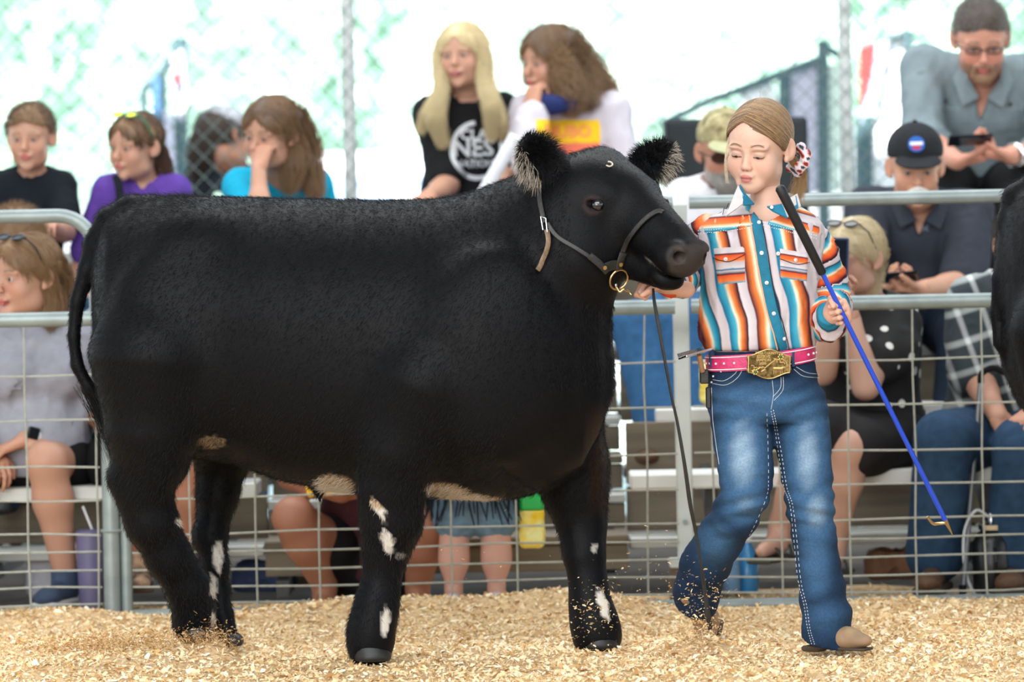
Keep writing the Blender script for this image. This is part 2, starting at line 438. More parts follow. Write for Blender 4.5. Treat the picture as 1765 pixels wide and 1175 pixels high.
o = tag(chips(85000, (-1.75, 1.75, -.95, 1.95), seed=4, size=(.004, .019)), kind='stuff', label='loose pale wood shavings covering the arena floor', cat='shavings')
o = tag(chips(9000, (-3.5, 3.5, -2.3, 2.05), seed=5, size=(.01, .03)), kind='stuff', label='sparser wood shavings spread out to the arena edges', cat='shavings')
g_ = np.random.default_rng(9)
def cloud(c, sp, n):
    return np.array(c)+g_.normal(0, 1, (n, 3))*np.array(sp)
ps = np.concatenate([cloud(P(360, 1108, .22), (.035, .05, .024), 1500), cloud(P(240, 1105, .2), (.11, .06, .016), 3200), cloud(P(140, 1110, .2), (.09, .06, .012), 1400), cloud(P(1200, 1085, .1), (.05, .05, .025), 900),
                     cloud(P(1210, 1030, .1), (.05, .05, .045), 230), cloud(P(1030, 1060, .18), (.04, .02, .05), 260), cloud(P(1140, 1010, .3), (.09, .08, .05), 150), cloud(P(820, 960, .1), (.10, .1, .07), 22), cloud(P(1140, 900, .1), (.06, .1, .05), 10)])
ps = ps[ps[:, 2] > gh(ps[:, 0], ps[:, 1])]
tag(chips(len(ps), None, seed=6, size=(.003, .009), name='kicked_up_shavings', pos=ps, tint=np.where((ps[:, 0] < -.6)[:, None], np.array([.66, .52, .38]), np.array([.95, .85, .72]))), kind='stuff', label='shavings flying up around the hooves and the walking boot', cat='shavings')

# ------------------------------------------------------------------ pen fence
MAT_GALV = mat('galvanised_steel', srgb(150, 162, 162), rough=.45, metal=.35, noise=.22, nscale=14)
MAT_WIRE = mat('galvanised_wire', srgb(176, 178, 168), rough=.5, metal=.2, noise=.2, nscale=40)
MAT_PALEPOST = mat('pale_grey_paint', srgb(205, 212, 210), rough=.5, noise=.12, nscale=9)
FZ = dict(top=1.193, mid=.884, bot=-.006)
HW = [.715, .583, .446, .344, .239, .185, .130, .078, .028]
def FP(px, z):
    """point on the fence line under photo column px at height z"""
    lo, hi = -2.6, 2.6
    for _ in range(40):
        x = (lo+hi)/2; q = topix_(np.array([[x, fence_y(x), z]]))[0]
        if q[0] < px: lo = x
        else: hi = x
    return np.array([x, fence_y(x), z])
def topix_(V):
    d = V[:, 1]+D0; X = V[:, 0]; Z = V[:, 2]-CZ
    return np.stack([HX+(X*CR-Z*SR)*FPX/d, HY-(X*SR+Z*CR)*FPX/d], 1)
def panel(name, px0, px1, vert, label, mesh_px=None, corner=None, top=True, frames=(True, True)):
    A = FP(px0, .5); B = FP(px1, .5)
    e = empty(name, (A[0], A[1], 0), label, 'fence', 'livestock panels along the arena')
    L = lambda x, z, dy=0: np.array([x-A[0], fence_y(x)-A[1]+dy, z])
    x0, x1 = A[0], B[0]
    if top:
        if corner:
            r = .11; zs = FZ['top']; pts = [L(x0, zs)]+[L(x, zs) for x in np.linspace(x0+.2, x1-r, 4)]
            pts += [L(x1-r+r*math.sin(t), zs-r+r*math.cos(t)) for t in np.linspace(.2, 1.57, 7)]+[L(x1, FZ['mid']-.02)]
            e_top = MB().tube(pts, .021, 12)
        else: e_top = MB().tube([L(x0, FZ['top']), L((x0+x1)/2, FZ['top']), L(x1, FZ['top'])], .0205, 14)
        e_top.build('top_rail', MAT_GALV, e)
    MB().tube([L(x0, FZ['mid']), L((x0+x1)/2, FZ['mid']), L(x1, FZ['mid'])], .0225, 14).build('middle_rail', MAT_GALV, e)
    MB().tube([L(x0, FZ['bot']), L(x1, FZ['bot'])], .02, 10).build('bottom_rail', MAT_GALV, e)
    for q, fx in zip(frames, (x0, x1)):
        if q: MB().tube([L(fx, 0.0), L(fx, (FZ['top'] if not corner else FZ['mid']))], .017, 10).build('upright', MAT_GALV, e)
    for px in vert:
        x = FP(px, .45)[0]; w = rng.normal(0, .0025, 5)
        MB().tube([L(x+w[i], z, -.004) for i, z in enumerate(np.linspace(FZ['bot'], FZ['mid'], 5))], .0032, 6).build('wire', MAT_WIRE, e)
    for z in HW:
        k = 7; w = rng.normal(0, .0022, k)
        MB().tube([L(x, z+w[i]+.004*math.sin(x*4+z*9), .003) for i, x in enumerate(np.linspace(x0, x1, k))], .0034, 6).build('wire', MAT_WIRE, e)
    return e
panel('livestock_fence', -420, 171, (-310, -190, -72, 48, 168), 'steel livestock panel at the left edge with a rounded top corner', corner=True, frames=(False, False))
panel('livestock_fence', 214, 1168, (325, 438, 550, 662, 775, 888, 1000, 1115), 'livestock panel of rails and wire grid behind the walking steer', frames=(True, False))
panel('livestock_fence', 1196, 2250, (1228, 1343, 1461, 1577, 1695, 1812, 1930, 2050), 'livestock panel of rails and wire grid behind the striped-shirt girl', frames=(False, False))
p = FP(189, .5); e = empty('fence_post', (p[0], p[1], 0), 'thick galvanised post holding the left panel beside the steer tail', 'post')
MB().tube([(0, 0, -.05), (0, 0, .96)], .026, 14).build('tube', MAT_GALV, e); MB().tube([(0, 0, .955), (0, 0, .985), (0, 0, .99)], [.029, .029, .012], 14).build('post_cap', MAT_GALV, e)
for z in (.25, .72):
    MB().ring((0, 0, z), (0, 0, 1), .028, .006, 16, 6).build('clamp', MAT_GALV, e)
p = FP(1181, .5); e = empty('square_post', (p[0], p[1]+.14, 0), 'pale grey square post between two livestock panels, left of the striped-shirt girl', 'post')
m_ = MB(); m_.box((-.024, -.02, .12), (.024, .02, 1.19), bev=.004); m_.build('tube', MAT_PALEPOST, e)
m_ = MB(); m_.box((-.05, -.05, .10), (.05, .05, .125), bev=.003); m_.build('foot_plate', MAT_PALEPOST, e)
m_ = MB(); m_.box((-.05, -.045, -.06), (.05, .045, .10)); m_.build('footing', MAT_DIRT, e)
m_ = MB(); m_.disc((0, -.023, .235), (0, 1, 0), .008, .008); m_.build('bolt', MAT_GALV, e)

# ------------------------------------------------------------------ bleachers
MAT_ALU = mat('weathered_aluminium', srgb(188, 190, 186), rough=.45, metal=.25, noise=.18, nscale=5, stretch=(.4, 4, 4))
MAT_SEATW = mat('bright_seat_plank', srgb(225, 226, 222), rough=.5, noise=.08, nscale=8)
MAT_RISER = mat('weathered_riser_board', srgb(124, 113, 96), rough=.8, noise=.35, nscale=5, stretch=(.25, 5, 5))
MAT_STEEL = mat('dark_steel_angle', srgb(70, 72, 74), rough=.6, noise=.3)
ROWS = [(1.98, .37), (2.55, .545), (3.12, .72), (3.70, .90), (4.28, 1.08)]
def bleacher(name, x0, x1, label, seat_mat, starts=None):
    e = empty(name, ((x0+x1)/2, 2.0, 0), label, 'bleacher'); ox, oy = (x0+x1)/2, 2.0
    for i, (y, z) in enumerate(ROWS):
        a = x0 if starts is None else starts[i]
        m_ = MB(); m_.box((a-ox, y-.12-oy, z-.045), (x1-ox, y+.13-oy, z), bev=.005); m_.build('seat_plank', seat_mat, e)
        fz = z-.235 if i else .12
        m_ = MB(); m_.box((x0-ox, y+.20-oy-.0, fz+.0), (x1-ox, y+.42-oy, fz+.035), bev=.004); m_.build('foot_plank', MAT_ALU, e)
        if i: m_ = MB(); m_.box((x0-ox, y-.145-oy, z-.235), (x1-ox, y-.125-oy, z-.040), bev=.003); m_.build('riser_board', MAT_RISER, e)
        else:
            m_ = MB(); m_.box((x0-ox, y+.44-oy, .16), (x1-ox, y+.46-oy, .30), bev=.003); m_.build('riser_board', MAT_RISER, e)
    n = int((x1-x0)/1.1)+1
    for k in range(n+1):
        x = x0+.25+(x1-x0-.5)*k/n-ox; f = MB()
        f.box((x-.02, -.25, .0), (x+.02, 2.45, .04)); 
        for (y, z) in ROWS: f.box((x-.02, y-oy-.02, .0), (x+.02, y-oy+.02, z-.045))
        f.tube([(x, -.1, .2), (x, 2.3, .92)], .02, 6); f.build('support_frame', MAT_STEEL, e, smooth=False)
    return e
xl = P(447, 840, 2.0)[0]; xr = P(1085, 820, 2.0)[0]
bleacher('bleacher', -3.4, xl, 'weathered metal bleacher on the left, its first seat ending behind the steer hind leg', MAT_ALU)
bleacher('bleacher', xr, 3.4, 'metal bleacher on the right with bright white seat planks', MAT_SEATW, [xr, P(1128, 712, 2.55)[0], P(1160, 610, 3.1)[0], xr+.3, xr+.3])
# stepped stand of boards between the two
e = empty('aisle_steps', (.5*(xl+xr), 2.0, 0), 'grey and tan stepped boards between the two bleachers, behind the steer belly', 'steps'); ox = .5*(xl+xr)
for i in range(9):
    y = 2.12+.24*i; z = .17+.112*i
    m_ = MB(); m_.box((xl+.004-ox, y-2.0, z-.028), (xr-.004+(.0)-ox, y+.25-2.0, z), bev=.004); m_.build('tread', MAT_ALU if i % 2 else MAT_RISER, e)
    m_ = MB(); m_.box((xl+.006-ox, y+.015-2.0, z-.11), (xr-.006-ox, y+.035-2.0, z-.03), bev=.003); m_.build('riser_board', MAT_RISER, e)
for s in (xl+.06, xr-.06):
    m_ = MB(); m_.box((s-.02-ox, 0.1, .0), (s+.02-ox, 2.3, .05)); m_.tube([(s-ox, .16, .06), (s-ox, 2.2, 1.0)], .02, 6); m_.build('stringer', MAT_STEEL, e, smooth=False)

# ------------------------------------------------------------------ chain-link fence, white posts
MAT_LINK = mat('chain_link_wire', srgb(112, 128, 126), rough=.5, metal=.3)
MAT_WPOST = mat('galvanised_line_post', srgb(196, 200, 198), rough=.5, noise=.15, nscale=10)
YL = 5.35
cl = empty('chain_link_fence', (0, YL, 0), 'tall chain-link fence with round posts closing off the back of the stands', 'fence')
pit = .079; segs = []; zt = 2.36
x0, x1 = -2.6, 2.6; k = int((x1-x0+zt)/pit)+2
lk = MB()
for i in range(-int(zt/pit)-1, int((x1-x0)/pit)+1):
    for sg in (1, -1):
        xa = x0+i*pit; za, zb = .1, zt
        a = np.array([xa if sg == 1 else x0+(x1-x0)-(xa-x0), .004*sg, za]); b = a+np.array([sg*(zb-za), 0, zb-za])
        # clip in x
        ts = [0, 1]
        for lim, s in ((x0, 1), (x1, -1)):
            fa = s*(a[0]-lim); fb = s*(b[0]-lim)
            if fa < 0 and fb < 0: ts = None; break
            if fa < 0: ts[0] = max(ts[0], fa/(fa-fb))
            if fb < 0: ts[1] = min(ts[1], fa/(fa-fb))
        if ts is None or ts[1]-ts[0] < .01: continue
        lk.tube([a+(b-a)*ts[0], a+(b-a)*ts[1]], .0019, 4, cap=False)
tag(lk.build('wire_mesh', MAT_LINK, cl), kind='stuff')
for px in (-130, 604, 1462, 2150):
    x = P(px, 300, YL)[0]; MB().tube([(x, .03, -.1), (x, .03, 2.42)], .026, 12).build('line_post', MAT_WPOST, cl)
MB().tube([(x0, .03, 2.36), (x1, .03, 2.36)], .019, 10).build('top_rail', MAT_WPOST, cl)
# ------------------------------------------------------------------ the steer
MAT_COAT = mat('black_hide', rough=.48, vcol=True, spec=.11, bump=.12, bscale=160)
MAT_FUR = mat('black_fur', (.0028, .0032, .0045), rough=.45, spec=.24)
MAT_FURW = mat('cream_fur', (.55, .47, .38), rough=.6)
MAT_HOOF = mat('hoof_horn', (.012, .011, .011), rough=.5, noise=.5)
MAT_LEATHER = mat('black_leather', (.018, .017, .016), rough=.4, noise=.3, nscale=80, bump=.2, bscale=300)
MAT_TANLEATHER = mat('worn_tan_leather', (.22, .14, .08), rough=.5, noise=.5, nscale=90)
MAT_BRASS = mat('brass', (.55, .38, .18), rough=.3, metal=1)
MAT_CHROME = mat('chrome', (.75, .75, .76), rough=.2, metal=1)

def steer_depth(px): return np.interp(px, [150, 400, 700, 1000, 1100], [.44, .38, .26, .14, .08])
head_M = None
def steer_sdf(tdx=0):
    g = SDF()
    tab = [  # px, top, bottom, half width (m)
        (163, 470, 560, .06), (168, 428, 620, .13), (178, 392, 690, .19), (196, 366, 738, .24), (235, 348, 770, .28), (300, 338, 785, .31),
        (400, 340, 796, .33), (470, 342, 822, .345), (560, 344, 842, .355), (650, 346, 850, .36), (750, 344, 856, .355), (830, 338, 860, .335), (880, 330, 858, .30),
        (940, 330, 842, .26), (1000, 350, 800, .20), (1030, 420, 730, .13), (1044, 520, 660, .05)]
    Yd = [float(steer_depth(t[0])) for t in tab]
    TT = np.array([P(t[0], t[1], y) for t, y in zip(tab, Yd)]); BB = np.array([P(t[0], t[2], y) for t, y in zip(tab, Yd)])
    xs = (TT[:, 0]+BB[:, 0])/2; zc = (TT[:, 2]+BB[:, 2])/2; zh = (TT[:, 2]-BB[:, 2])/2; w = np.array([t[3] for t in tab]); yc = np.array(Yd)
    def fn(X, Y, Z):
        x = np.clip(X, xs[0], xs[-1]).ravel(); sh = lambda a: np.interp(x, xs, a).reshape(X.shape)
        c, h, ww, yy = sh(zc), sh(zh), sh(w), sh(yc)
        dz = (Z-c)/h; dy = (Y-yy)/(ww*(1-.22*np.clip(dz, 0, 1)**2+.02))
        q = (np.abs(dy)**2.35+np.abs(dz)**2.35)**(1/2.35)
        d = (q-1)*np.minimum(h, ww)*.9
        return np.maximum(d, np.maximum(X-xs[-1], xs[0]-X))
    g.raw((xs[0]-.01, -.5, zc.min()-.6), (xs[-1]+.01, 1.0, 1.4), fn, .04)
    # hip and shoulder masses
    g.ell(P(285, 600, .16), (.15, .08, .25), k=.06); g.ell(P(285, 600, .66), (.15, .08, .25), k=.06)
    g.ell(P(330, 420, .22), (.10, .07, .07), k=.09)
    g.ell(P(860, 610, -.07), (.16, .09, .26), k=.10); g.ell(P(880, 610, .42), (.16, .09, .26), k=.10)
    g.ell(P(985, 640, .10), (.10, .14, .18), k=.06)
    # neck
    g.cone(P(860, 480, .22), P(985, 400, .06), M(132), M(100), .08)
    g.cone(P(880, 400, .2), P(965, 345, .06), M(72), M(66), .06)
    g.cone(P(985, 400, .06), P(1020, 350, .03), M(100), M(88), .05)
    g.cone(P(970, 530, .08), P(1005, 450, .0), M(72), M(70), .06)
    # tail
    tp = [(262, 362), (225, 362), (190, 382), (165, 420), (150, 465), (133, 520), (127, 580), (133, 630), (155, 672), (190, 708)]
    tr = [26, 25, 25, 21, 16, 13, 11, 11, 12, 9]
    g.chain([P(x+(tdx*smoothstep(360, 480, y)), y, .40) for x, y in tp], [M(r, .4) for r in tr], .012)
    # legs: near hind, far hind, near front (stepping back), far front
    def leg(pts, k=.02): g.chain([P(a, b, c) for a, b, c, r in pts], [M(r, c) for a, b, c, r in pts], k)
    leg([(270, 620, .20, 118), (262, 740, .20, 78), (262, 790, .21, 60), (248, 835, .22, 45), (262, 900, .24, 42), (292, 960, .27, 37), (325, 1015, .31, 36), (336, 1050, .33, 33), (330, 1075, .34, 34)], .03)
    g.cone(P(262, 760, .2), P(206, 822, .2), M(40), M(17), .03); g.cone(P(206, 822, .2), P(250, 905, .22), M(17), M(22), .04)
    leg([(340, 640, .58, 100), (385, 770, .58, 52), (375, 850, .57, 34), (362, 925, .55, 27), (372, 975, .53, 20), (378, 1020, .52, 16), (382, 1060, .5, 17), (392, 1095, .48, 19)], .03)
    leg([(735, 660, -.02, 96), (692, 770, .0, 66), (676, 840, .02, 54), (674, 900, .03, 50), (664, 952, .04, 36), (658, 1000, .04, 28), (650, 1040, .04, 34), (640, 1085, .04, 37), (638, 1112, .04, 40)], .035)
    leg([(955, 680, .36, 84), (985, 800, .33, 60), (992, 850, .32, 52), (1004, 905, .31, 38), (1007, 955, .29, 33), (1014, 1005, .28, 29), (1018, 1045, .27, 33), (1026, 1080, .26, 38), (1030, 1098, .26, 41)], .035)
    # sheath tuft, brisket edge
    g.cone(P(548, 836, .3), P(552, 862, .3), M(14), M(5), .02)
    # ---- head, local frame: s along poll->muzzle, t towards the near ear, n forehead normal
    C0 = P(1045, 262, .05)
    a = np.array([.55, -.62, -.54]); a /= np.linalg.norm(a)
    l = np.array([-.75, -.66, 0.]); l -= a*(l@a); l /= np.linalg.norm(l); n = np.cross(a, l)
    if n[2] < 0: n = -n
    R = np.stack([a, l, n], 1); H = lambda s, t, m: C0+a*s+l*t+n*m
    global head_M; head_M = (C0, a, l, n)
    E = lambda c, r, k=.02, op='+': g.ell(H(*c), r, R, k, op)
    E((.09, 0, -.075), (.125, .093, .085), .03)          # forehead
    E((.01, 0, -.055), (.055, .07, .065), .035)          # poll
    for t in (-1, 1):
        E((.118, .076*t, -.046), (.050, .030, .030), .022)   # brow
        E((.13, .049*t, -.15), (.105, .045, .085), .04)      # cheek
        E((.150, .084*t, -.066), (.023, .016, .018), .010)   # eyelid bulge
        g.cone(H(.02, .07*t, -.09), H(.0, .13*t, -.095), .038, .026, .02)
    g.cone(H(.12, 0, -.085), H(.36, 0, -.082), .088, .058, .03)
    g.cone(H(.14, 0, -.045), H(.33, 0, -.052), .052, .040, .03)
    E((.375, 0, -.085), (.053, .067, .056), .025)        # muzzle
    E((.402, 0, -.07), (.026, .052, .040), .02)
    g.cone(H(.13, 0, -.215), H(.355, 0, -.160), .060, .034, .03)   # jaw
    E((.365, 0, -.156), (.044, .048, .028), .012)        # lower lip / chin
    E((.378, 0, -.134), (.064, .078, .004), .006, '-')   # mouth line
    for t in (-1, 1):
        E((.400, .044*t, -.058), (.028, .016, .030), .015)
        E((.420, .047*t, -.060), (.020, .015, .016), .006, '-')
    # eye opening
    te = max(q for q in np.linspace(.07, .16, 91) if g.at(H(.150, q, -.068)) < 0); g.te = te
    for t in (-1, 1): E((.150, (te+.004)*t, -.068), (.0180, .016, .0090), .003, '-')
    g.H = H; g.R = R
    return g
g = steer_sdf()
SV, SQ = g.mesh(.0105); SV = relax(SV, SQ, 1)
# fine head on the same mesh: evaluate the head region again at a finer grid
HH = g.H
hc = HH(.21, 0, -.1)
HC = (hc-np.array([.30, .26, .27]), hc+np.array([.26, .20, .25]))
HV, HQ = g.mesh(.0052, clip=HC); HV = relax(HV, HQ, 1)
inn = ((SV > HC[0]+.012) & (SV < HC[1]-.012)).all(1)
SQ = SQ[~inn[SQ].all(1)]
inh = ((HV > HC[0]+.004) & (HV < HC[1]-.004)).all(1); HQ = HQ[inh[HQ].all(1)]
SQ = np.concatenate([SQ, HQ+len(SV)]); SV = np.concatenate([SV, HV])
def topix(V):
    d = V[:, 1]+D0; X = V[:, 0]; Z = V[:, 2]-CZ
    return HX+(X*CR-Z*SR)*FPX/d, HY-(X*SR+Z*CR)*FPX/d
def coat_markings(V):
    """0 black .. 1 white marking, fixed to the animal (x,z of its side)"""
    px, py = topix(V); w = np.zeros(len(V)); j = rng.normal(0, 3.0, len(V))
    def blob(cx, cy, rx, ry, ang=0, amt=1, ylo=-9, yhi=9):
        c, s = math.cos(ang), math.sin(ang); dx = px-cx; dy = py-cy
        q = ((dx*c+dy*s)/rx)**2+((-dx*s+dy*c)/ry)**2+j*.06
        return np.where((V[:, 1] > ylo) & (V[:, 1] < yhi), amt*(1-smoothstep(.75, 1.15, q)), 0)
    for b in ((650, 872, 7, 17, -.7, 1, -9, .1), (658, 886, 5, 14, -.3, .9, -9, .1), (668, 932, 10, 22, -.25, 1, -9, .1), (665, 1070, 7, 24, .12, 1, -9, .1), (690, 958, 9, 6, 0, .35, -9, .1),
              (1040, 1042, 8, 28, -.3, 1, .1, .5), (1024, 944, 6, 6, 0, .6, .1, .5), (376, 958, 9, 26, .0, 1, .4, .9), (340, 942, 7, 20, -.5, .7, -.1, .5), (367, 1010, 6, 20, 0, .8, 0, .5),
              (308, 898, 5, 7, 0, .5, -.1, .5), (366, 762, 26, 12, .0, .45, -1, .9), (368, 1066, 4, 12, 0, .9, 0, .5)):
        w = np.maximum(w, blob(*b))
    z = V[:, 2]
    for (cx, cy, rx, ry) in ((580, 836, 36, 18), (775, 846, 42, 14), (820, 858, 56, 9)):
        w = np.maximum(w, blob(cx, cy, rx, ry, .15, .8))
    return np.clip(w, 0, 1)
def coat_col(V):
    w = coat_markings(V)[:, None]; px, py = topix(V)
    blk = np.array([.0035, .0036, .0045]); wht = np.where(((V[:, 2:3] > .403) & (V[:, 0:1] < .2)), np.array([.42, .30, .19]), np.array([.62, .58, .52]))
    c = blk*(1-w)+wht*w
    br = (smoothstep(1000, 1040, px)*smoothstep(690, 740, py)*(1-smoothstep(840, 900, py)))[:, None]*.55
    c = c*(1-br)+np.array([.055, .026, .013])*br
    # bare nose, pale lip edge
    C0, a, l, n = head_M; q = V-C0; s = q@a; t = q@l; m = q@n
    for t_ in (-1, 1):
        de = np.linalg.norm(V-HH(.150, g.te*t_, -.068), axis=1); rim = (np.exp(-((de-.021)/.006)**2)*.8)[:, None]; c = c*(1-rim)+np.array([.030, .018, .016])*rim
        dn = np.linalg.norm(V-HH(.414, .047*t_, -.060), axis=1); rim = (np.exp(-((dn-.026)/.007)**2)*.22)[:, None]; c = c*(1-rim)+np.array([.16, .14, .13])*rim
    nose = (smoothstep(.398, .414, s)*smoothstep(-.125, -.1, m))[:, None]; c = c*(1-nose)+np.array([.045, .036, .032])*nose
    lip = (np.exp(-((m+.130)/.004)**2)*smoothstep(.30, .33, s)*(1-smoothstep(.375, .385, s)))[:, None]*.7; c = c*(1-lip)+np.array([.45, .38, .33])*lip
    return c
steer = empty('steer', (0, .2, 0), 'black steer with small white leg marks, led on a leather show halter', 'steer')
steer_c = coat_col(SV)
OFF = np.array([0, .2, 0])
body = make_mesh('body', SV-OFF, quads=SQ, mt=MAT_COAT, parent=steer, col=steer_c)
bvh = BVHTree.FromPolygons([tuple(v) for v in SV], [tuple(int(i) for i in q) for q in SQ])
EYE = Vector((0, -D0, CZ))
def on_steer(px, py, off=.004):
    """point on the animal's surface under a photo pixel, lifted by off along its normal"""
    p = P(px, py, 0.0); d = (Vector(p)-EYE).normalized(); h, nn, i, dist = bvh.ray_cast(EYE, d)
    if h is None: return np.array(P(px, py, -.05)), np.array([0, -1., 0])
    return np.array(h+nn*off), np.array(nn)
def local(o):  # world-built child of the steer
    o.location = -OFF; return o
# eyes
for t, nm in ((1, 'eye'), (-1, 'eye')):
    m_ = MB(); m_.ball(HH(.150, (g.te-.0165)*t, -.068), .0185, 20, 14)
    local(m_.build(nm, MAT_EYE if 'MAT_EYE' in globals() else mat('dark_eye', (.006, .005, .006), rough=.06, spec=.9), steer))
# nostril depth is in the mesh; small swirl mark on the forehead
q0, n0 = on_steer(1049, 284, .004)
pts = []
for (x, y) in ((1044, 287), (1050, 289), (1055, 286), (1052, 282), (1047, 281)):
    pts.append(on_steer(x, y, .005)[0])
tg = MB().tube(lerp_path(pts, 4), .0022, 6); tag(local(tg.build('forehead_swirl', MAT_FURW, steer)), 'small cream swirl of hair')
# hooves
def hoof(px, py, Y, wpx, hpx, lean=0):
    s_ = SDF(); b = P(px, py, Y); w = M(wpx, Y)
    for sgn in (-1, 1):
        s_.cone(b+np.array([-.008+lean, sgn*.018, M(hpx)*1.1]), b+np.array([.008, sgn*.020, .008]), w*.50, w*.66, .010)
    s_.post.append(cutplane(b, (0, 0, -1)))
    s_.post.append(cutplane(b+np.array([0, 0, M(hpx)]), (0, 0, 1)))
    o = implicit('hoof', s_, .006, MAT_HOOF, steer); return local(o)
hoof(637, 1137, .04, 50, 34); hoof(1028, 1116, .26, 50, 32); hoof(340, 1104, .34, 40, 34, -.015); hoof(398, 1112, .48, 26, 22)
# ears
def ear(base, tip, wid, face, name='ear', seed=1):
    g_ = np.random.default_rng(seed); base = np.array(base); tip = np.array(tip); ax = tip-base; L = np.linalg.norm(ax); ax /= L
    fc = np.array(face, float); fc -= ax*(fc@ax); fc /= np.linalg.norm(fc); w = np.cross(ax, fc)
    s_ = SDF(); Rm = np.stack([ax, w, fc], 1)
    s_.ell(base+ax*L*.55, (L*.52, wid, .018), Rm, .02); s_.cone(base-ax*.02, base+ax*L*.35, .028, .032, .03)
    s_.ell(base+ax*L*.58+fc*.02, (L*.40, wid*.75, .014), Rm, .012, '-')
    V, Q = s_.mesh(.005); V = relax(V, Q, 1)
    o = make_mesh(name, V-OFF, quads=Q, mt=MAT_COAT, parent=steer, col=np.tile((.006, .006, .007), (len(V), 1)))
    # long fringe
    p, nn = sample_faces(V, Q, 5200, g_)
    rel = (p-base-ax*L*.5); out = w*((rel@w)/wid)[:, None]+ax*((rel@ax)/L)[:, None]*1.3+nn*.35+fc*(.25)
    out += g_.normal(0, .22, out.shape); out /= np.linalg.norm(out, axis=1)[:, None]
    ed = np.clip(np.abs(rel@w)/wid, 0, 1); ln = (.010+.026*ed*g_.random(len(p)))[:, None]
    st = np.stack([p, p+out*ln*.5, p+out*ln+np.array([0, 0, -.006])*ed[:, None]], 1)
    curves('ear_fringe', st-OFF, .00055, MAT_FUR, o)
    e2 = (rel[:, 0]*(-1 if seed == 1 else 1)-rel[:, 2]*.6)
    sel = (g_.random(len(p)) < .42) & (e2 > .028)
    if sel.any(): tag(curves('pale_ear_fringe', (st[sel]-st[sel][:, :1])*1.35+st[sel][:, :1]-OFF, .0006, MAT_FURW, o), 'pale grey fringe hairs')
    return o
ear(P(958, 300, -.02), P(903, 245, -.16), .050, (-.1, -1, .25), seed=1)
ear(P(1098, 296, .16), P(1157, 254, .24), .040, (.35, -1, .1), seed=2)
# coat hair
def coat_hair(n, body=None):
    p, nn = sample_faces(SV, SQ, n); px, py = topix(p)
    flow = np.tile(np.array([-.55, 0, -.85]), (n, 1))
    legm = (p[:, 2] < .42); flow[legm] = (0, 0, -1)
    tl = px < 160; flow[tl] = (-.3, -.1, -1)
    C0, a, l, nf = head_M; s = (p-C0)@a; hd = (s > .0) & (px > 985) & (py < 520); flow[hd] = a
    flow = flow-nn*np.sum(flow*nn, 1)[:, None]; flow /= np.linalg.norm(flow, axis=1)[:, None]+1e-6
    L = np.full(n, .015); L[hd] = .006; L[(py > 800) & ~legm] = .02; L[hd] *= .75; L[tl] = .012
    L[(px > 170) & (px < 340) & (py < 400)] = .026; L[s > .36] = .002
    L = (L*rng.uniform(.6, 1.3, n))[:, None]
    lift = .42+rng.normal(0, .10, n)[:, None]; sw = rng.normal(0, .28, (n, 3))
    d = flow+nn*lift+sw; d /= np.linalg.norm(d, axis=1)[:, None]; d2 = flow*1.2+nn*.1+sw*1.2; d2 /= np.linalg.norm(d2, axis=1)[:, None]
    st = np.stack([p-nn*.001, p+d*L*.5, p+d*L*.5+d2*L*.5], 1); w = coat_markings(p) > .45
    px_ok = (s < .385) | (py > 560) | (px < 985)
    for t_ in (-1, 1): px_ok &= np.linalg.norm(p-HH(.150, g.te*t_, -.068), axis=1) > .024
    px_ok &= ~(hd & (rng.random(n) < .35))
    curves('coat_hair', st[~w & px_ok]-OFF, .00042, MAT_FUR, body)
    if w.any(): tag(curves('white_hair', st[w & px_ok]-OFF, .0005, MAT_FURW, body), 'white and cream hair patches')
coat_hair(150000, body)
# tail switch
g_ = np.random.default_rng(3); n = 900
b0 = np.array([P(x, y, .40) for x, y in ((150, 668), (190, 708))]); t = g_.random((n, 1)); p0 = b0[0]*(1-t)+b0[1]*t+g_.normal(0, .014, (n, 3))
st = np.stack([p0+np.array([.010, 0, -.012])*k+np.array([.004, 0, -.018])*k*k*.5+g_.normal(0, .0016, (n, 3))*k for k in range(5)], 1)
curves('tail_switch', st-OFF, .0006, MAT_FUR, steer)

# ---- second animal at the right edge: same build, tail hanging close, its own coat
steer2 = empty('steer', (0, .2, 0), 'black steer cut off by the right edge, only its rump and tail in view', 'steer')
def dup_tree(src, par):
    for ch in list(src.children):
        if ch.name.split('.')[0] in ('body', 'tail_switch'): continue
        c = ch.copy(); SC.collection.objects.link(c); c.parent = par
        dup_tree(ch, c)
dup_tree(steer, steer2)
keep = (SV, SQ); SV2, SQ2 = steer_sdf(30).mesh(.0105); SV2 = relax(SV2, SQ2, 1)
body2 = make_mesh('body', SV2-OFF, quads=SQ2, mt=MAT_COAT, parent=steer2, col=np.tile((.0035, .0036, .0045), (len(SV2), 1)))
SV, SQ = SV2, SQ2; coat_hair(60000, body2); SV, SQ = keep
shift = P(1702, 560, .40)[0]-P(141, 560, .40)[0]
steer2.location = (shift, .2, .012)

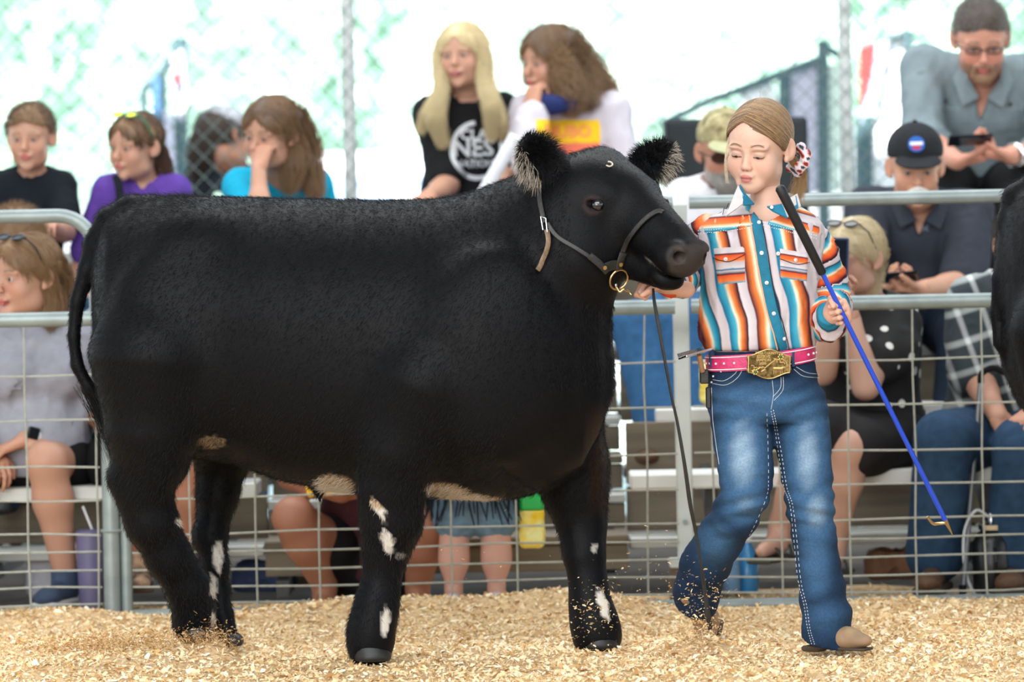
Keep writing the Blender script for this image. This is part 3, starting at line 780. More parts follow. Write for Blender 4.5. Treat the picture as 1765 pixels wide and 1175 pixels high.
# ---- halter
halter = empty('show_halter', (0, 0, 1.0), 'black leather show halter with brass ring on the black steer', 'halter')
hs = lambda o: (setattr(o, 'location', (0, 0, -1.0)), o)[1]
def strap(name, pix, w, mt, lift=.006, n=5, th=.004, parent=halter):
    P_ = lerp_path([(x, y, 0) for x, y in pix], n); pts = []; nr = []
    for x, y, _ in P_:
        a_, b_ = on_steer(x, y, lift); pts.append(a_); nr.append(b_)
    pts = np.array(pts); nr = np.array(nr)
    for _ in range(3):
        pts[1:-1] = (pts[:-2]+2*pts[1:-1]+pts[2:])/4; nr[1:-1] = (nr[:-2]+2*nr[1:-1]+nr[2:])/4
    return hs(MB().strip(pts, nr, w, th).build(name, mt, parent))
strap('crown_strap', [(935, 318), (933, 338), (936, 362), (941, 385)], .013, MAT_LEATHER, .012)
strap('cheek_strap', [(946, 386), (956, 402), (968, 413), (990, 426), (1013, 441), (1030, 452)], .012, MAT_LEATHER, .012)
strap('cheek_strap_end', [(1014, 440), (1024, 448), (1036, 459), (1042, 466)], .019, MAT_LEATHER, .015)
strap('nose_band', [(1064, 452), (1068, 440), (1076, 425), (1090, 406), (1108, 385), (1124, 372), (1136, 367), (1142, 370)], .013, MAT_LEATHER, .010)
strap('nose_band_end', [(1062, 461), (1066, 447), (1073, 432)], .020, MAT_LEATHER, .013)
strap('ring_plate', [(1037, 462), (1048, 457), (1058, 455), (1068, 458)], .026, MAT_LEATHER, .010)
for (x, y) in ((1037, 459), (1064, 452)):
    a_, b_ = on_steer(x, y, .019); hs(MB().disc(a_, b_, .0055, .004, 14).build('rivet', MAT_BRASS, halter))
a_, b_ = on_steer(1061, 478, .012)
hs(MB().ring(a_, b_+np.array([0, -.4, 0]), M(18), .0028, 28, 8).build('ring', MAT_BRASS, halter))
c1 = P(1062, 494, a_[1]-.01); c2 = P(1068, 503, a_[1]-.012); c3 = P(1078, 500, a_[1]-.01); c4 = P(1088, 508, a_[1])
hs(MB().tube(lerp_path([c1, c2, P(1074, 499, a_[1]-.012), c3, P(1084, 503, a_[1]), c4], 5), .003, 8).build('snap_hook', MAT_BRASS, halter))
hs(MB().ring(P(1062, 492, a_[1]-.008), (1, -.2, 0), .006, .002, 14, 6).build('hook_eye', MAT_CHROME, halter))
# buckle and hanging strap end
b1, n1 = on_steer(942, 389, .02)
bm_ = MB(); zz = []
for (x, y) in ((937, 376), (945, 379), (947, 402), (940, 399), (937, 376)): zz.append(on_steer(x, y, .02)[0])
bm_.tube(zz, .0016, 6); hs(bm_.build('buckle', MAT_CHROME, halter))
t_ = [on_steer(946, 398, .018)[0]]+[on_steer(x, y, .02)[0] for x, y in ((949, 415), (946, 432), (937, 450), (928, 462), (922, 471))]
tag(hs(MB().strip(lerp_path(t_, 4), (.3, -1, .1), .013, .003).build('strap_end', MAT_TANLEATHER, halter)), 'tan leather strap end hanging free')
# lead strap down to the shavings
lead = [(1126, 497, -.03), (1128, 520, -.04), (1137, 570, -.05), (1146, 620, -.05), (1157, 680, -.04), (1168, 730, -.03), (1180, 800, -.02), (1190, 870, .0), (1200, 920, .02), (1208, 970, .03), (1215, 1020, .05), (1221, 1062, .06), (1225, 1084, .07)]
Lp = lerp_path([P(*q) for q in lead], 5)
wd = np.interp(np.arange(len(Lp)), [0, 8, 20, 34, 44, 52, len(Lp)-1], [.006, .010, .006, .011, .006, .012, .016])
ls_ = MB().strip(Lp, (.25, -1, .05), wd, .0035); o = ls_.build('lead_strap', MAT_LEATHER)
tag(o, 'long black leather lead strap trailing from the steer chin to the shavings', 'lead strap')
# ------------------------------------------------------------------ people builder
def unit(v): v = np.array(v, float); return v/(np.linalg.norm(v)+1e-12)
SKINS = {}
def skin_mat(name='skin', sss=.0):
    if name not in SKINS: SKINS[name] = mat(name, rough=.5, vcol=True, spec=.35, sss=sss)
    return SKINS[name]
MAT_EYEW = mat('eye_white', (.75, .73, .70), rough=.2, vcol=True)
def head_prims(g, C, R, s, kid=0.0, neck=None, nr=.05, jaw=1.0, fine=False, female=False):
    L = lambda x, y, z: C+s*(R@np.array([x, y, z], float))
    E = lambda c, r, k=.012, op='+', R2=None: g.ell(L(*c), np.array(r)*s, R if R2 is None else R2, k*s, op)
    E((0, .020, .030), (.076, .096, .086))                       # cranium
    E((0, -.030, .035), (.064, .058, .060), .03)                 # forehead
    dz = .010*kid
    E((0, -.018, -.042+dz*.6), (.058*jaw, .066, .072-dz*.5), .03)            # face mass
    for t in (-1, 1):
        E((.036*t, -.055, -.030), (.027, .026, .030), .022)      # cheeks
        E((.040*t*jaw, -.01, -.072+dz), (.020, .036, .020), .03)    # jaw
        E((.030*t, -.076, .019), (.024, .014, .007), .015)       # brow ridge
    E((0, -.072, -.098+dz), (.020, .016, .016), .025)               # chin
    # nose
    kn = .009*kid
    g.cone(L(0, -.084+kn*.3, .004), L(0, -.103+kn, -.024), .0065*s, .0085*s, .014*s)
    E((0, -.106+kn, -.030), (.0098, .0095, .0082), .008)
    for t in (-1, 1): E((.0095*t, -.098+kn*.6, -.0325), (.0062, .0085, .0058), .006)
    # sockets
    for t in (-1, 1):
        E((.0305*t, -.098, .001), (.017, .015, .0105), .014, '-')
        if fine: E((.0305*t, -.0745, -.001), (.0165, .0135, .0125), .004)
        else: E((.0305*t, -.074, .000), (.015, .012, .0115), .005)
    # mouth
    mw = 1-.22*kid; dl = .005*kid
    E((0, -.089, -.058+dl), (.024*mw, .010, .010), .014)
    E((0, -.0965+.002*kid, -.0610+dl), (.0195*mw, .0065, .0040), .004); E((0, -.0945+.002*kid, -.0705+dl), (.0160*mw, .0070, .0048), .004)
    E((0, -.104, -.0655+dl), (.020*mw, .010, .0010), .0035, '-')
    # ears
    for t in (-1, 1):
        a = -.55*t; ca, sa = math.cos(a), math.sin(a); Re = R@np.array([[ca, -sa, 0], [sa, ca, 0], [0, 0, 1]])
        g.ell(L(.083*t, .016, -.002), np.array((.0075, .019, .032))*s, Re, .008*s)
        g.ell(L(.090*t, .010, .002), np.array((.0065, .010, .020))*s, Re, .004*s, '-')
        E((.077*t, .004, -.028), (.006, .007, .008), .008)
    if neck is not None:
        g.cone(L(0, .022, -.055), neck, nr*s, nr*s*1.08, .025*s)
def head_colors(C, R, s, skin, lips=(.45, .12, .11), brow=(.16, .10, .06), stubble=None, flush=.25, browz=.0265, lash=(.05, .03, .025), hairline=None, kid=0):
    skin = np.array(skin)
    def f(V):
        q = (V-C)@R/s; x, y, z = np.abs(q[:, 0]), q[:, 1], q[:, 2]; n = len(V); c = np.tile(skin, (n, 1)).astype(float)
        front = (y < -.05); dl = .005*kid; mw = 1-.22*kid
        def mix(w, col): nonlocal c; w = np.clip(w, 0, 1)[:, None]; c = c*(1-w)+np.array(col)*w
        mix(flush*np.exp(-((x-.038)/.020)**2-((z+.028)/.022)**2)*front, skin*np.array([1.0, .62, .58]))
        mix(flush*.8*np.exp(-(x/.014)**2-((z+.032)/.012)**2)*front, skin*np.array([1.0, .65, .6]))
        mix(.35*flush*(smoothstep(.070, .078, x)), skin*np.array([1.0, .6, .55]))
        mix(.35*np.exp(-((x-.030)/.018)**2-((z+.010)/.007)**2)*front, skin*np.array([.85, .68, .68]))
        if stubble is not None:
            w = smoothstep(-.045, -.056, z)*smoothstep(.03, -.02, y)*(1-np.exp(-(x/.020)**2-((z+.0655)/.007)**2)); mix(w*.85, stubble)
        lw = (1-smoothstep(.75, 1.1, (x/(.0225*mw))**2+((z+.0655-dl)/.0115)**2))*(y < -.078); mix(lw, lips)
        mix(np.exp(-((z+.0655-dl)/.0014)**2)*(x < .019*mw)*(y < -.078)*.8, np.array(lips)*.35)
        bz = browz-.0035*((x-.030)/.018)**2
        mix(np.exp(-((z-bz)/.0036)**4)*(smoothstep(.010, .014, x)-smoothstep(.044, .050, x))*front*.85, brow)
        mix(np.exp(-(((x-.0305)/.0165)**2+((z-.001)/.0055)**2)**1.5)*(y < -.06)*.55, lash)
        return c
    return f
def hand_prims(g, W, d, n, side, s=1.0, curl=(.5, .5, .5, .5), tcurl=.5, spread=.05, tout=.8):
    """W wrist, d towards the fingers, n the way the palm faces, side +1/-1 puts the thumb"""
    d = unit(d); n = np.array(n, float); n = unit(n-d*(n@d)); t = np.cross(n, d)*side
    Pp = lambda a, b, c: W+s*(d*a+t*b+n*c)
    offs = (.028, .0095, -.009, -.026); lens = ((.040, .024, .019), (.044, .028, .020), (.041, .026, .019), (.032, .020, .017)); rr = (.0088, .0090, .0086, .0076)
    base = [Pp(.082-.004*abs(j-1.2)**1.5, offs[j], .0) for j in range(4)]
    for j in range(4): g.cone(Pp(.008, offs[j]*.62, 0), base[j], .0150*s, .0118*s, .014*s)
    for j in range(4):
        p = base[j]; ang = curl[j]*.9; az = spread*(1.5-j); dd = unit(d+t*az)
        for k in range(3):
            v = dd*math.cos(ang)+n*math.sin(ang); q = p+v*lens[j][k]*s
            g.cone(p, q, rr[j]*s*(1-.10*k), rr[j]*s*(.92-.10*k), .003*s); p = q; ang += curl[j]*(1.25 if k == 0 else .9)
    p = Pp(.022, .026, .006); v = unit(d*.75+t*tout+n*.35); q = p+v*.042*s; g.cone(p, q, .0135*s, .0108*s, .012*s)
    v2 = unit(v+d*.5*tcurl-t*.7*tcurl+n*.55*tcurl); q2 = q+v2*.031*s; g.cone(q, q2, .0104*s, .0095*s, .004*s)
    v3 = unit(v2+d*.4*tcurl-t*.8*tcurl+n*.4*tcurl); g.cone(q2, q2+v3*.024*s, .0094*s, .0078*s, .004*s)
def join_pieces(pieces):
    V = []; Q = []; C = []; n = 0
    for v, q, c in pieces:
        if len(v) == 0: continue
        V.append(v); Q.append(q+n); C.append(c); n += len(v)
    return np.concatenate(V), np.concatenate(Q), np.concatenate(C)
SEAT = dict(pel=(0, 0, .10), wst=(0, -.005, .26), chs=(0, -.01, .42), nek=(0, -.01, .585), hed=(0, -.045, .715),
            shL=(.175, 0, .52), elL=(.23, -.06, .26), wrL=(.12, -.28, .17), shR=(-.175, 0, .52), elR=(-.23, -.06, .26), wrR=(-.12, -.28, .17),
            hpL=(.09, -.02, .075), knL=(.12, -.44, .10), anL=(.12, -.44, -.30), hpR=(-.09, -.02, .075), knR=(-.12, -.44, .10), anR=(-.12, -.44, -.30))
class Person:
    def __init__(s, label, root, size=1.0, yaw=0.0, lean=0.0, skin=(.50, .29, .20), pose=SEAT, ov=None, head=None, hs=1.0, hrot=(0, 0, 0), girth=1.0, group=None):
        s.root = np.array(root, float); s.size = size; s.gi = girth; s.skin = np.array(skin, float); s.yaw = yaw
        s.Rb = rotm(yaw); Rl = rotm(yaw, lean); s.J = {}
        for k, v in pose.items():
            v = np.array(v)*size
            s.J[k] = s.root+(Rl if k[:2] in ('ws', 'ch', 'ne', 'he', 'sh', 'el', 'wr') else s.Rb)@v
        if ov:
            for k, v in ov.items(): s.J[k] = np.array(v, float)
        if head is not None: s.J['hed'] = np.array(head, float)
        s.hs = hs; s.hR = rotm(*hrot); s.e = empty('person', tuple(s.root), label, 'person', group)
        s.fp = unit(s.J['nek']-s.J['pel']); x = unit(s.J['shL']-s.J['shR']); y = unit(np.cross(s.fp, x)); s.Rt = np.stack([x, y, np.cross(x, y)], 1)
        s.torso = None
    def off(s, V): return V-s.root
    def put(s, o): o.location = -s.root; return o   # world-built child
    def torso_prims(s, g, inf=0.0, bust=0.0, belly=0.0):
        J = s.J; z = s.size; gi = s.gi; R = s.Rt
        g.ell(J['pel']+R@np.array([0, 0, .01])*z, np.array((.155*gi, .115*gi, .115))*z+inf, R, .05)
        g.ell(J['wst'], np.array((.130*gi, .100*gi, .14))*z+inf, R, .06)
        g.ell(J['chs'], np.array((.150*gi, .105*gi, .155))*z+inf, R, .05)
        if belly: g.ell(J['wst']+R@np.array([0, -.05, -.04])*z, np.array((.12, .09+belly, .12))*z*gi+inf, R, .05)
        if bust:
            for t in (-1, 1): g.ell(J['chs']+R@np.array([.07*t, -.085, -.0])*z, np.array((.062, .045+bust, .062))*z+inf, R, .03)
        for t in ('L', 'R'):
            g.cone(J['nek']+R@np.array([0, .015, -.03])*z, J['sh'+t], .050*z+inf, .052*z*gi**.5+inf, .05)
    def arm_prims(s, g, t, inf=0.0, f=1.0, k=.02, inf2=None):
        J = s.J; z = s.size*s.gi**.5; a, b, c = J['sh'+t], J['el'+t], J['wr'+t]; inf2 = inf if inf2 is None else inf2
        if f <= .5:
            m = a+(b-a)*(f/.5); g.cone(a, m, .050*z+inf, .044*z+inf2, k)
        else:
            g.cone(a, b, .050*z+inf, .040*z+inf, k); q = (f-.5)/.5; g.cone(b, b+(c-b)*q, .040*z+inf, (.040-.013*q)*z+inf2, k)
            if f >= .99: g.cone(b+(c-b)*.2, b+(c-b)*.45, .040*z+inf, .037*z+inf, k)
    def leg_prims(s, g, t, inf=0.0, f=1.0, k=.03, inf2=None):
        J = s.J; z = s.size*s.gi**.5; a, b, c = J['hp'+t], J['kn'+t], J['an'+t]; inf2 = inf if inf2 is None else inf2
        if f <= .5: g.cone(a, a+(b-a)*f/.5, .088*z+inf, (.088-.03*f/.5)*z+inf2, k)
        else:
            g.cone(a, b, .088*z+inf, .057*z+inf, k); q = (f-.5)/.5
            if f >= .99 and inf2 == inf: g.cone(b, b+(c-b)*.35, .055*z+inf, .056*z+inf, k); g.cone(b+(c-b)*.35, c, .056*z+inf, .036*z+inf, k)
            else: g.cone(b, b+(c-b)*q, .056*z+inf, (.056-.012*q)*z+inf2, k)
    def body(s, res=.011, hres=.0048, hands=None, kid=0, jaw=1.0, nr=.052, legs=True, arms='LR', colkw=None, fine=False, feet=False, mt=None, bust=0, belly=0):
        J = s.J; g = SDF(); s.torso_prims(g, -.004, bust, belly); z = s.size
        for t in 'LR':
            s.arm_prims(g, t)
            if legs: s.leg_prims(g, t)
        g.cone(J['nek']+s.fp*-.02, J['nek']+s.fp*.01+(J['hed']-J['nek'])*.25, nr*s.hs*1.02, nr*s.hs*.94, .02)
        if feet and legs:
            for t in 'LR':
                fd = getattr(s, 'foot'+t, s.Rb@np.array([0, -1, 0])); a = J['an'+t]
                g.cone(a+(0, 0, -.01), a+fd*.03*z+np.array([0, 0, -.055*z]), .034*z, .032*z, .02); g.cone(a+fd*.02*z+np.array([0, 0, -.05*z]), a+fd*.15*z+np.array([0, 0, -.068*z]), .034*z, .022*z, .02)
        V, Q = g.mesh(res); V = relax(V, Q, 1)
        cb = np.tile(s.skin, (len(V), 1))
        hh = SDF(); nb = J['nek']+s.fp*.0
        head_prims(hh, J['hed'], s.hR, s.hs, neck=nb, nr=nr, jaw=jaw, fine=fine)
        HV_, HQ_ = hh.mesh(hres); HV_ = relax(HV_, HQ_, 1)
        ck = colkw or {}; cf = head_colors(J['hed'], s.hR, s.hs, s.skin, **ck)
        pcs = [(V, Q, cb), (HV_, HQ_, cf(HV_))]
        for h in (hands or []):
            gh_ = SDF(); t = h['t']; W = J['wr'+t]; el = J['el'+t]; u = unit(W-el); zz = s.size
            gh_.cone(W-u*.05*zz, W+u*.0, .0285*zz, .0235*zz, .01)
            hand_prims(gh_, W, h.get('d', u), h['n'], h.get('side', 1 if t == 'L' else -1), s=h.get('s', zz*.98), **{k: v for k, v in h.items() if k in ('curl', 'tcurl', 'spread', 'tout')})
            v, q = gh_.mesh(h.get('res', .0042)); v = relax(v, q, 1); pcs.append((v, q, np.tile(s.skin*np.array(h.get('tint', (1.0, .93, .9))), (len(v), 1))))
        V, Q, C = join_pieces(pcs)
        s.bodyobj = s.put(make_mesh('body', V, quads=Q, mt=mt or skin_mat(), parent=s.e, col=C)); return s.bodyobj
    def eyes(s, look=(0, 0), iris=(.03, .022, .018), r=.0112, z0=0.0):
        for t in (-1, 1):
            c = s.J['hed']+s.hs*(s.hR@np.array([.0305*t, -.0755, z0])); m = MB(); m.ball((0, 0, 0), r*s.hs, 16, 12)
            V = np.concatenate(m.v); f = s.hR@unit((math.sin(look[0]), -math.cos(look[0]), look[1])); a = (V@f)/(r*s.hs)
            col = np.where((a > .93)[:, None], np.array((.01, .01, .01)), np.where((a > .80)[:, None], np.array(iris), np.array((.50, .46, .44))))
            o = make_mesh('eye', V+c, faces=m.f, mt=MAT_EYEW, parent=s.e, col=col); s.put(o)
    def garment(s, name, mt, fn, res=.009, wr=.0035, fr=9, cuts=(), label=None, seed=1, attrfn=None, colfn=None, it=1, aniso=(1, 1, 1), parent=None):
        g = SDF(); fn(g)
        if wr: g.post.append(wrinkle(wr, fr, seed, aniso=aniso))
        for c in cuts: g.post.append(c)
        o = implicit(name, g, res, mt, s.e, attrfn=attrfn, colfn=colfn, it=it); s.put(o)
        if label: o['label'] = label
        return o
    def neckcut(s, drop=.03, r=.062, v=0.0):
        """opening for the neck"""
        J = s.J; R = s.Rt; z = s.size; c = J['nek']+R@np.array([0, -.02, .045-drop*.5])*z
        def fn(X, Y, Z, F):
            dx = X-c[0]; dy = Y-c[1]; dz = Z-c[2]
            lx = dx*R[0, 0]+dy*R[1, 0]+dz*R[2, 0]; ly = dx*R[0, 1]+dy*R[1, 1]+dz*R[2, 1]; lz = dx*R[0, 2]+dy*R[1, 2]+dz*R[2, 2]
            q = np.sqrt((lx/(r*z))**2+((ly-.01)/(r*1.05*z))**2+(np.minimum(lz, 0)/((.05+drop)*z))**2)-1; d = q*r*z
            if v: d = np.minimum(d, np.maximum.reduce([np.abs(lx)-(.035*z)*np.clip(1+lz/(v*z), 0, 1)-.002, ly+0*lx, -lz-v*z]))
            return np.maximum(F, -d)
        return fn
    def tee(s, mt, sleeve=.30, hem=-.02, drop=.03, r=.062, inf=.012, name='t_shirt', label=None, seed=1, wr=.004, v=0, bust=0, belly=0, attrfn=None, res=.009, flare=.012, colfn=None):
        J = s.J; R = s.Rt
        def fn(g):
            s.torso_prims(g, inf, bust, belly)
            for t in 'LR': s.arm_prims(g, t, inf+.002, sleeve, .02, inf+flare)
        cuts = [cutplane(J['pel']+s.fp*hem, -s.fp), s.neckcut(drop, r, v)]
        s.shirt = s.garment(name, mt, fn, res, wr, 8, cuts, label, seed, attrfn, colfn); return s.shirt
    def pants(s, mt, f=1.0, inf=.010, name='jeans', label=None, seed=2, wr=.003, top=.12, flare=.014):
        J = s.J
        def fn(g):
            R = s.Rt; z = s.size; gi = s.gi
            g.ell(J['pel'], np.array((.158*gi, .12*gi, .12))*z+inf*.6, s.Rb, .05)
            for t in 'LR': s.leg_prims(g, t, inf, f, .03, inf+flare)
        return s.garment(name, mt, fn, .010, wr, 7, [cutplane(J['pel']+np.array([0, 0, top+.03]), (0, 0, 1))], label, seed)
    def shoes(s, mt, name='shoe', sole=None, label=None, tall=0.0, size=1.0, dirs=None, sole_name='sole'):
        z = s.size*size
        for t in 'LR':
            a = s.J['an'+t]; fd = (dirs or {}).get(t, s.Rb@np.array([0, -1., 0])); fd = unit(np.array(fd)*np.array([1, 1, 1])); g = SDF(); up_ = np.array([0, 0, 1.])
            sd = unit(np.cross(fd, up_)); R = np.stack([sd, fd, np.cross(sd, fd)], 1); upv = R[:, 2]
            g.ell(a-upv*.050*z+fd*-.01*z, (.036*z, .05*z, .042*z), R, .02); g.cone(a-upv*.058*z, a+fd*.13*z-upv*.066*z, .036*z, .030*z, .02)
            g.ell(a+fd*.145*z-upv*.068*z, (.040*z, .05*z, .025*z), R, .02); g.cone(a-upv*.03*z, a+up_*(tall+.005), .043*z, .044*z+tall*.06, .015)
            g.post.append(cutplane(a-upv*.090*z, -upv)); g.post.append(cutplane(a+up_*(tall+.012), up_))
            o = implicit(name, g, .007, mt, s.e); s.put(o)
            if label: o['label'] = label
            if sole is not None:
                g = SDF(); g.box(a+fd*.06*z-upv*.089*z, (.042*z, .125*z, .010*z), R, .009*z); g.box(a-fd*.02*z-upv*.094*z, (.036*z, .045*z, .013*z), R, .009*z); q = implicit(sole_name, g, .006, sole, o)
    def hairL(s, x, y, z): return s.J['hed']+s.hs*(s.hR@np.array([x, y, z], float))
    def hair_short(s, mt, th=.008, front=.072, name='hair', back=-.07, strands=5000, col=None, smt=None, side=.012):
        g = SDF(); C = s.J['hed']; R = s.hR; z = s.hs
        g.ell(s.hairL(0, .021, .033), np.array((.077+th*.8, .097+th, .088+th))*z, R, .02); g.ell(s.hairL(0, -.028, .038), np.array((.066+th*.6, .060+th*.6, .062+th))*z, R, .02)
        def cut(X, Y, Z, F):
            dx = X-C[0]; dy = Y-C[1]; dz = Z-C[2]
            lx = (dx*R[0, 0]+dy*R[1, 0]+dz*R[2, 0])/z; ly = (dx*R[0, 1]+dy*R[1, 1]+dz*R[2, 1])/z; lz = (dx*R[0, 2]+dy*R[1, 2]+dz*R[2, 2])/z
            line = np.where(ly < -.035, front-.30*np.abs(lx), np.where(ly < .02, side+(front-.022-side)*np.clip(-(ly-.0)/.035, 0, 1), side+(back-side)*np.clip((ly-.02)/.06, 0, 1)))
            return np.maximum(F, (line-lz)*z*.7)
        g.post.append(cut); V, Q = g.mesh(.0048); V = relax(V, Q, 1); o = s.put(make_mesh(name, V, quads=Q, mt=mt, parent=s.e))
        if strands:
            p, n = sample_faces(V, Q, strands); q = (p-C)@R; fl = np.stack([q[:, 0]*.4, -.1+0*q[:, 0], -.3-0*q[:, 0]], 1)@R.T; d = n*.55+fl*1.0+rng.normal(0, .25, n.shape); d /= np.linalg.norm(d, axis=1)[:, None]
            k = n@(R@np.array([0, 0, -1.])) < .5; p, n, d = p[k], n[k], d[k]
            curves('hair_strands', np.stack([p-n*.001, p+d*.008*z*(th/.008), p+d*.015*z*(th/.008)], 1)-s.root+0, .0005, smt or mt, s.e)
        return o
    def hair_long(s, mt, locks, th=.012, front=.070, name='hair', strands=2600, smt=None, curl=0.0, seed=5, rad=.0009, side=-.02):
        """locks: list of (polyline of world points, radii)"""
        g = SDF(); C = s.J['hed']; R = s.hR; z = s.hs
        g.ell(s.hairL(0, .022, .033), np.array((.078+th, .098+th, .088+th))*z, R, .02); g.ell(s.hairL(0, -.026, .040), np.array((.068+th*.7, .060+th*.5, .062+th))*z, R, .02)
        def cut(X, Y, Z, F):
            dx = X-C[0]; dy = Y-C[1]; dz = Z-C[2]
            lx = (dx*R[0, 0]+dy*R[1, 0]+dz*R[2, 0])/z; ly = (dx*R[0, 1]+dy*R[1, 1]+dz*R[2, 1])/z; lz = (dx*R[0, 2]+dy*R[1, 2]+dz*R[2, 2])/z
            line = np.where(ly < -.045, front-.9*np.abs(lx), np.where(ly < .01, side+(front-.04-side)*np.clip(-(ly-.01)/.055, 0, 1), -.12))
            return np.maximum(F, (line-lz)*z*.7)
        g.post.append(cut)
        for pl, rr in locks:
            pl = np.array(pl, float); rr = np.full(len(pl), rr) if np.isscalar(rr) else rr
            for i in range(len(pl)-1): s_ = SDF(); g.cone(pl[i], pl[i+1], rr[i]*.8, rr[i+1]*.8, .02)
        pp = g.p[-sum(len(l[0])-1 for l in locks):] if locks else []
        base = g.p[:len(g.p)-len(pp)]
        g2 = SDF(); g2.p = base; g2.post = [cut]; V, Q = g2.mesh(.005); V = relax(V, Q, 1)
        pcs = [(V, Q, np.zeros((len(V), 3)))]; CV, CQ = V, Q
        if pp:
            g3 = SDF(); g3.p = pp; g3.post = [wrinkle(.006, 26, seed, aniso=(2.2, 2.2, .25))] if not curl else [wrinkle(.010, 22, seed)]
            v, q = g3.mesh(.006); v = relax(v, q, 1); pcs.append((v, q, np.zeros((len(v), 3))))
        V2, Q2, _ = join_pieces(pcs); o = s.put(make_mesh(name, V2, quads=Q2, mt=mt, parent=s.e))
        g_ = np.random.default_rng(seed)
        p, nn = sample_faces(CV, CQ, 2200, g_); q = (p-C)@R; fl = np.stack([np.sign(q[:, 0])*.35, .25+0*q[:, 0], -1+.6*(q[:, 2] > .09*z)], 1)@R.T; fl = fl-nn*(fl*nn).sum(1)[:, None]; fl /= np.linalg.norm(fl, axis=1)[:, None]+1e-6
        ln = z*.035; wv = g_.normal(0, .1, (len(p), 1, 3)); st = np.stack([p+fl*ln*k/4-nn*.006*(k/4)**2+nn*.0012 for k in range(5)], 1)+wv*np.linspace(0, .03, 5)[None, :, None]
        if curl: ph = g_.uniform(0, 6.28, (len(p), 1)); tt = np.linspace(0, 9, 5)[None]; st = st+np.stack([np.cos(tt+ph), 0*(tt+ph), np.sin(tt+ph)], 2)*.003
        curves('hair_strands', st-s.root, .0008, smt or mt, s.e, tip=.4)
        for pl, rr in locks:
            pl = lerp_path(pl, 4); k = len(pl); rr = np.interp(np.linspace(0, 1, k), np.linspace(0, 1, (len(rr) if not np.isscalar(rr) else 2)), rr if not np.isscalar(rr) else [rr, rr])
            n = max(30, int(strands/len(locks))); off = g_.normal(0, .55, (n, 1, 3)); off /= np.maximum(1, np.linalg.norm(off, axis=2))[:, :, None]*.95
            wob = g_.normal(0, .0022, (n, k, 3)).cumsum(1)
            if curl:
                ph = g_.uniform(0, 6.28, (n, 1)); tt = np.linspace(0, 1, k)[None]*g_.uniform(3, 6, (n, 1))*6.28
                wob = wob+np.stack([np.cos(tt+ph), np.sin(tt+ph), 0*(tt+ph)], 2)*curl
            st = pl[None]+off*(rr*1.12)[None, :, None]+wob
            curves('hair_strands', st-s.root, rad, smt or mt, s.e, tip=.4)
        return o
def text_on(txt, size, org, xdir, ydir, mt, parent, root, bvh_=None, depth=.0015, name='lettering', push=.15, align='CENTER', bold=0.0):
    cu = bpy.data.curves.new(name, 'FONT'); cu.body = txt; cu.size = size; cu.align_x = align; cu.align_y = 'CENTER'; cu.extrude = depth; cu.offset = bold; cu.resolution_u = 2
    to = bpy.data.objects.new(name, cu); SC.collection.objects.link(to); dg = bpy.context.evaluated_depsgraph_get(); me = bpy.data.meshes.new_from_object(to.evaluated_get(dg))
    bpy.data.objects.remove(to); xd = unit(xdir); yd = unit(ydir); nd = np.cross(xd, yd)
    n = len(me.vertices); co = np.zeros(n*3, np.float32); me.vertices.foreach_get('co', co); co = co.reshape(-1, 3)
    W = np.array(org)+co[:, :1]*xd+co[:, 1:2]*yd
    if bvh_ is not None:
        for i in range(n):
            h, nn, _, _ = bvh_.ray_cast(Vector(W[i]+nd*push), Vector(-nd))
            W[i] = np.array(h)+nd*(.0015+co[i, 2]) if h is not None else W[i]+nd*co[i, 2]
    else: W = W+nd*co[:, 2:3]
    me.vertices.foreach_set('co', (W-root).astype(np.float32).ravel()); me.materials.clear(); me.materials.append(mt); me.update()
    o = bpy.data.objects.new(name, me); link(o, parent); return o
def bvh_of(o, loc=None):
    me = o.data; n = len(me.vertices); co = np.zeros(n*3, np.float32); me.vertices.foreach_get('co', co); co = co.reshape(-1, 3)
    return BVHTree.FromPolygons([tuple(v) for v in co], [tuple(p.vertices) for p in me.polygons])
# ------------------------------------------------------------------ the girl leading the steer
def ramp_mat(name, stops, attr='u', rough=.75, bump=.25, noise=.06, fold=True, wave=.02):
    m = mat(name, rough=rough, spec=.25); n = m.node_tree.nodes; l = m.node_tree.links; b = n['Principled BSDF']
    a = n.new('ShaderNodeAttribute'); a.attribute_name = attr
    t = n.new('ShaderNodeTexCoord'); z = n.new('ShaderNodeTexNoise'); z.inputs['Scale'].default_value = 9; z.inputs['Detail'].default_value = 3; l.new(t.outputs['Object'], z.inputs['Vector'])
    s = n.new('ShaderNodeMath'); s.operation = 'MULTIPLY_ADD'; s.inputs[1].default_value = wave; l.new(z.outputs['Fac'], s.inputs[0]); l.new(a.outputs['Fac'], s.inputs[2])
    if fold:
        fr = n.new('ShaderNodeMath'); fr.operation = 'FRACT'; l.new(s.outputs[0], fr.inputs[0]); src = fr.outputs[0]
    else: src = s.outputs[0]
    r = n.new('ShaderNodeValToRGB'); l.new(src, r.inputs[0]); cr = r.color_ramp
    while len(cr.elements) > 1: cr.elements.remove(cr.elements[-1])
    cr.elements[0].position = stops[0][0]; cr.elements[0].color = (*srgb(*stops[0][1]), 1)
    for p, c in stops[1:]: e = cr.elements.new(min(p, 1.0)); e.color = (*srgb(*c), 1)
    l.new(r.outputs[0], b.inputs['Base Color'])
    z2 = n.new('ShaderNodeTexNoise'); z2.inputs['Scale'].default_value = 260; l.new(t.outputs['Object'], z2.inputs['Vector']); bp = n.new('ShaderNodeBump'); bp.inputs['Strength'].default_value = bump; bp.inputs['Distance'].default_value = .002
    l.new(z2.outputs['Fac'], bp.inputs['Height']); l.new(bp.outputs[0], b.inputs['Normal']); return m
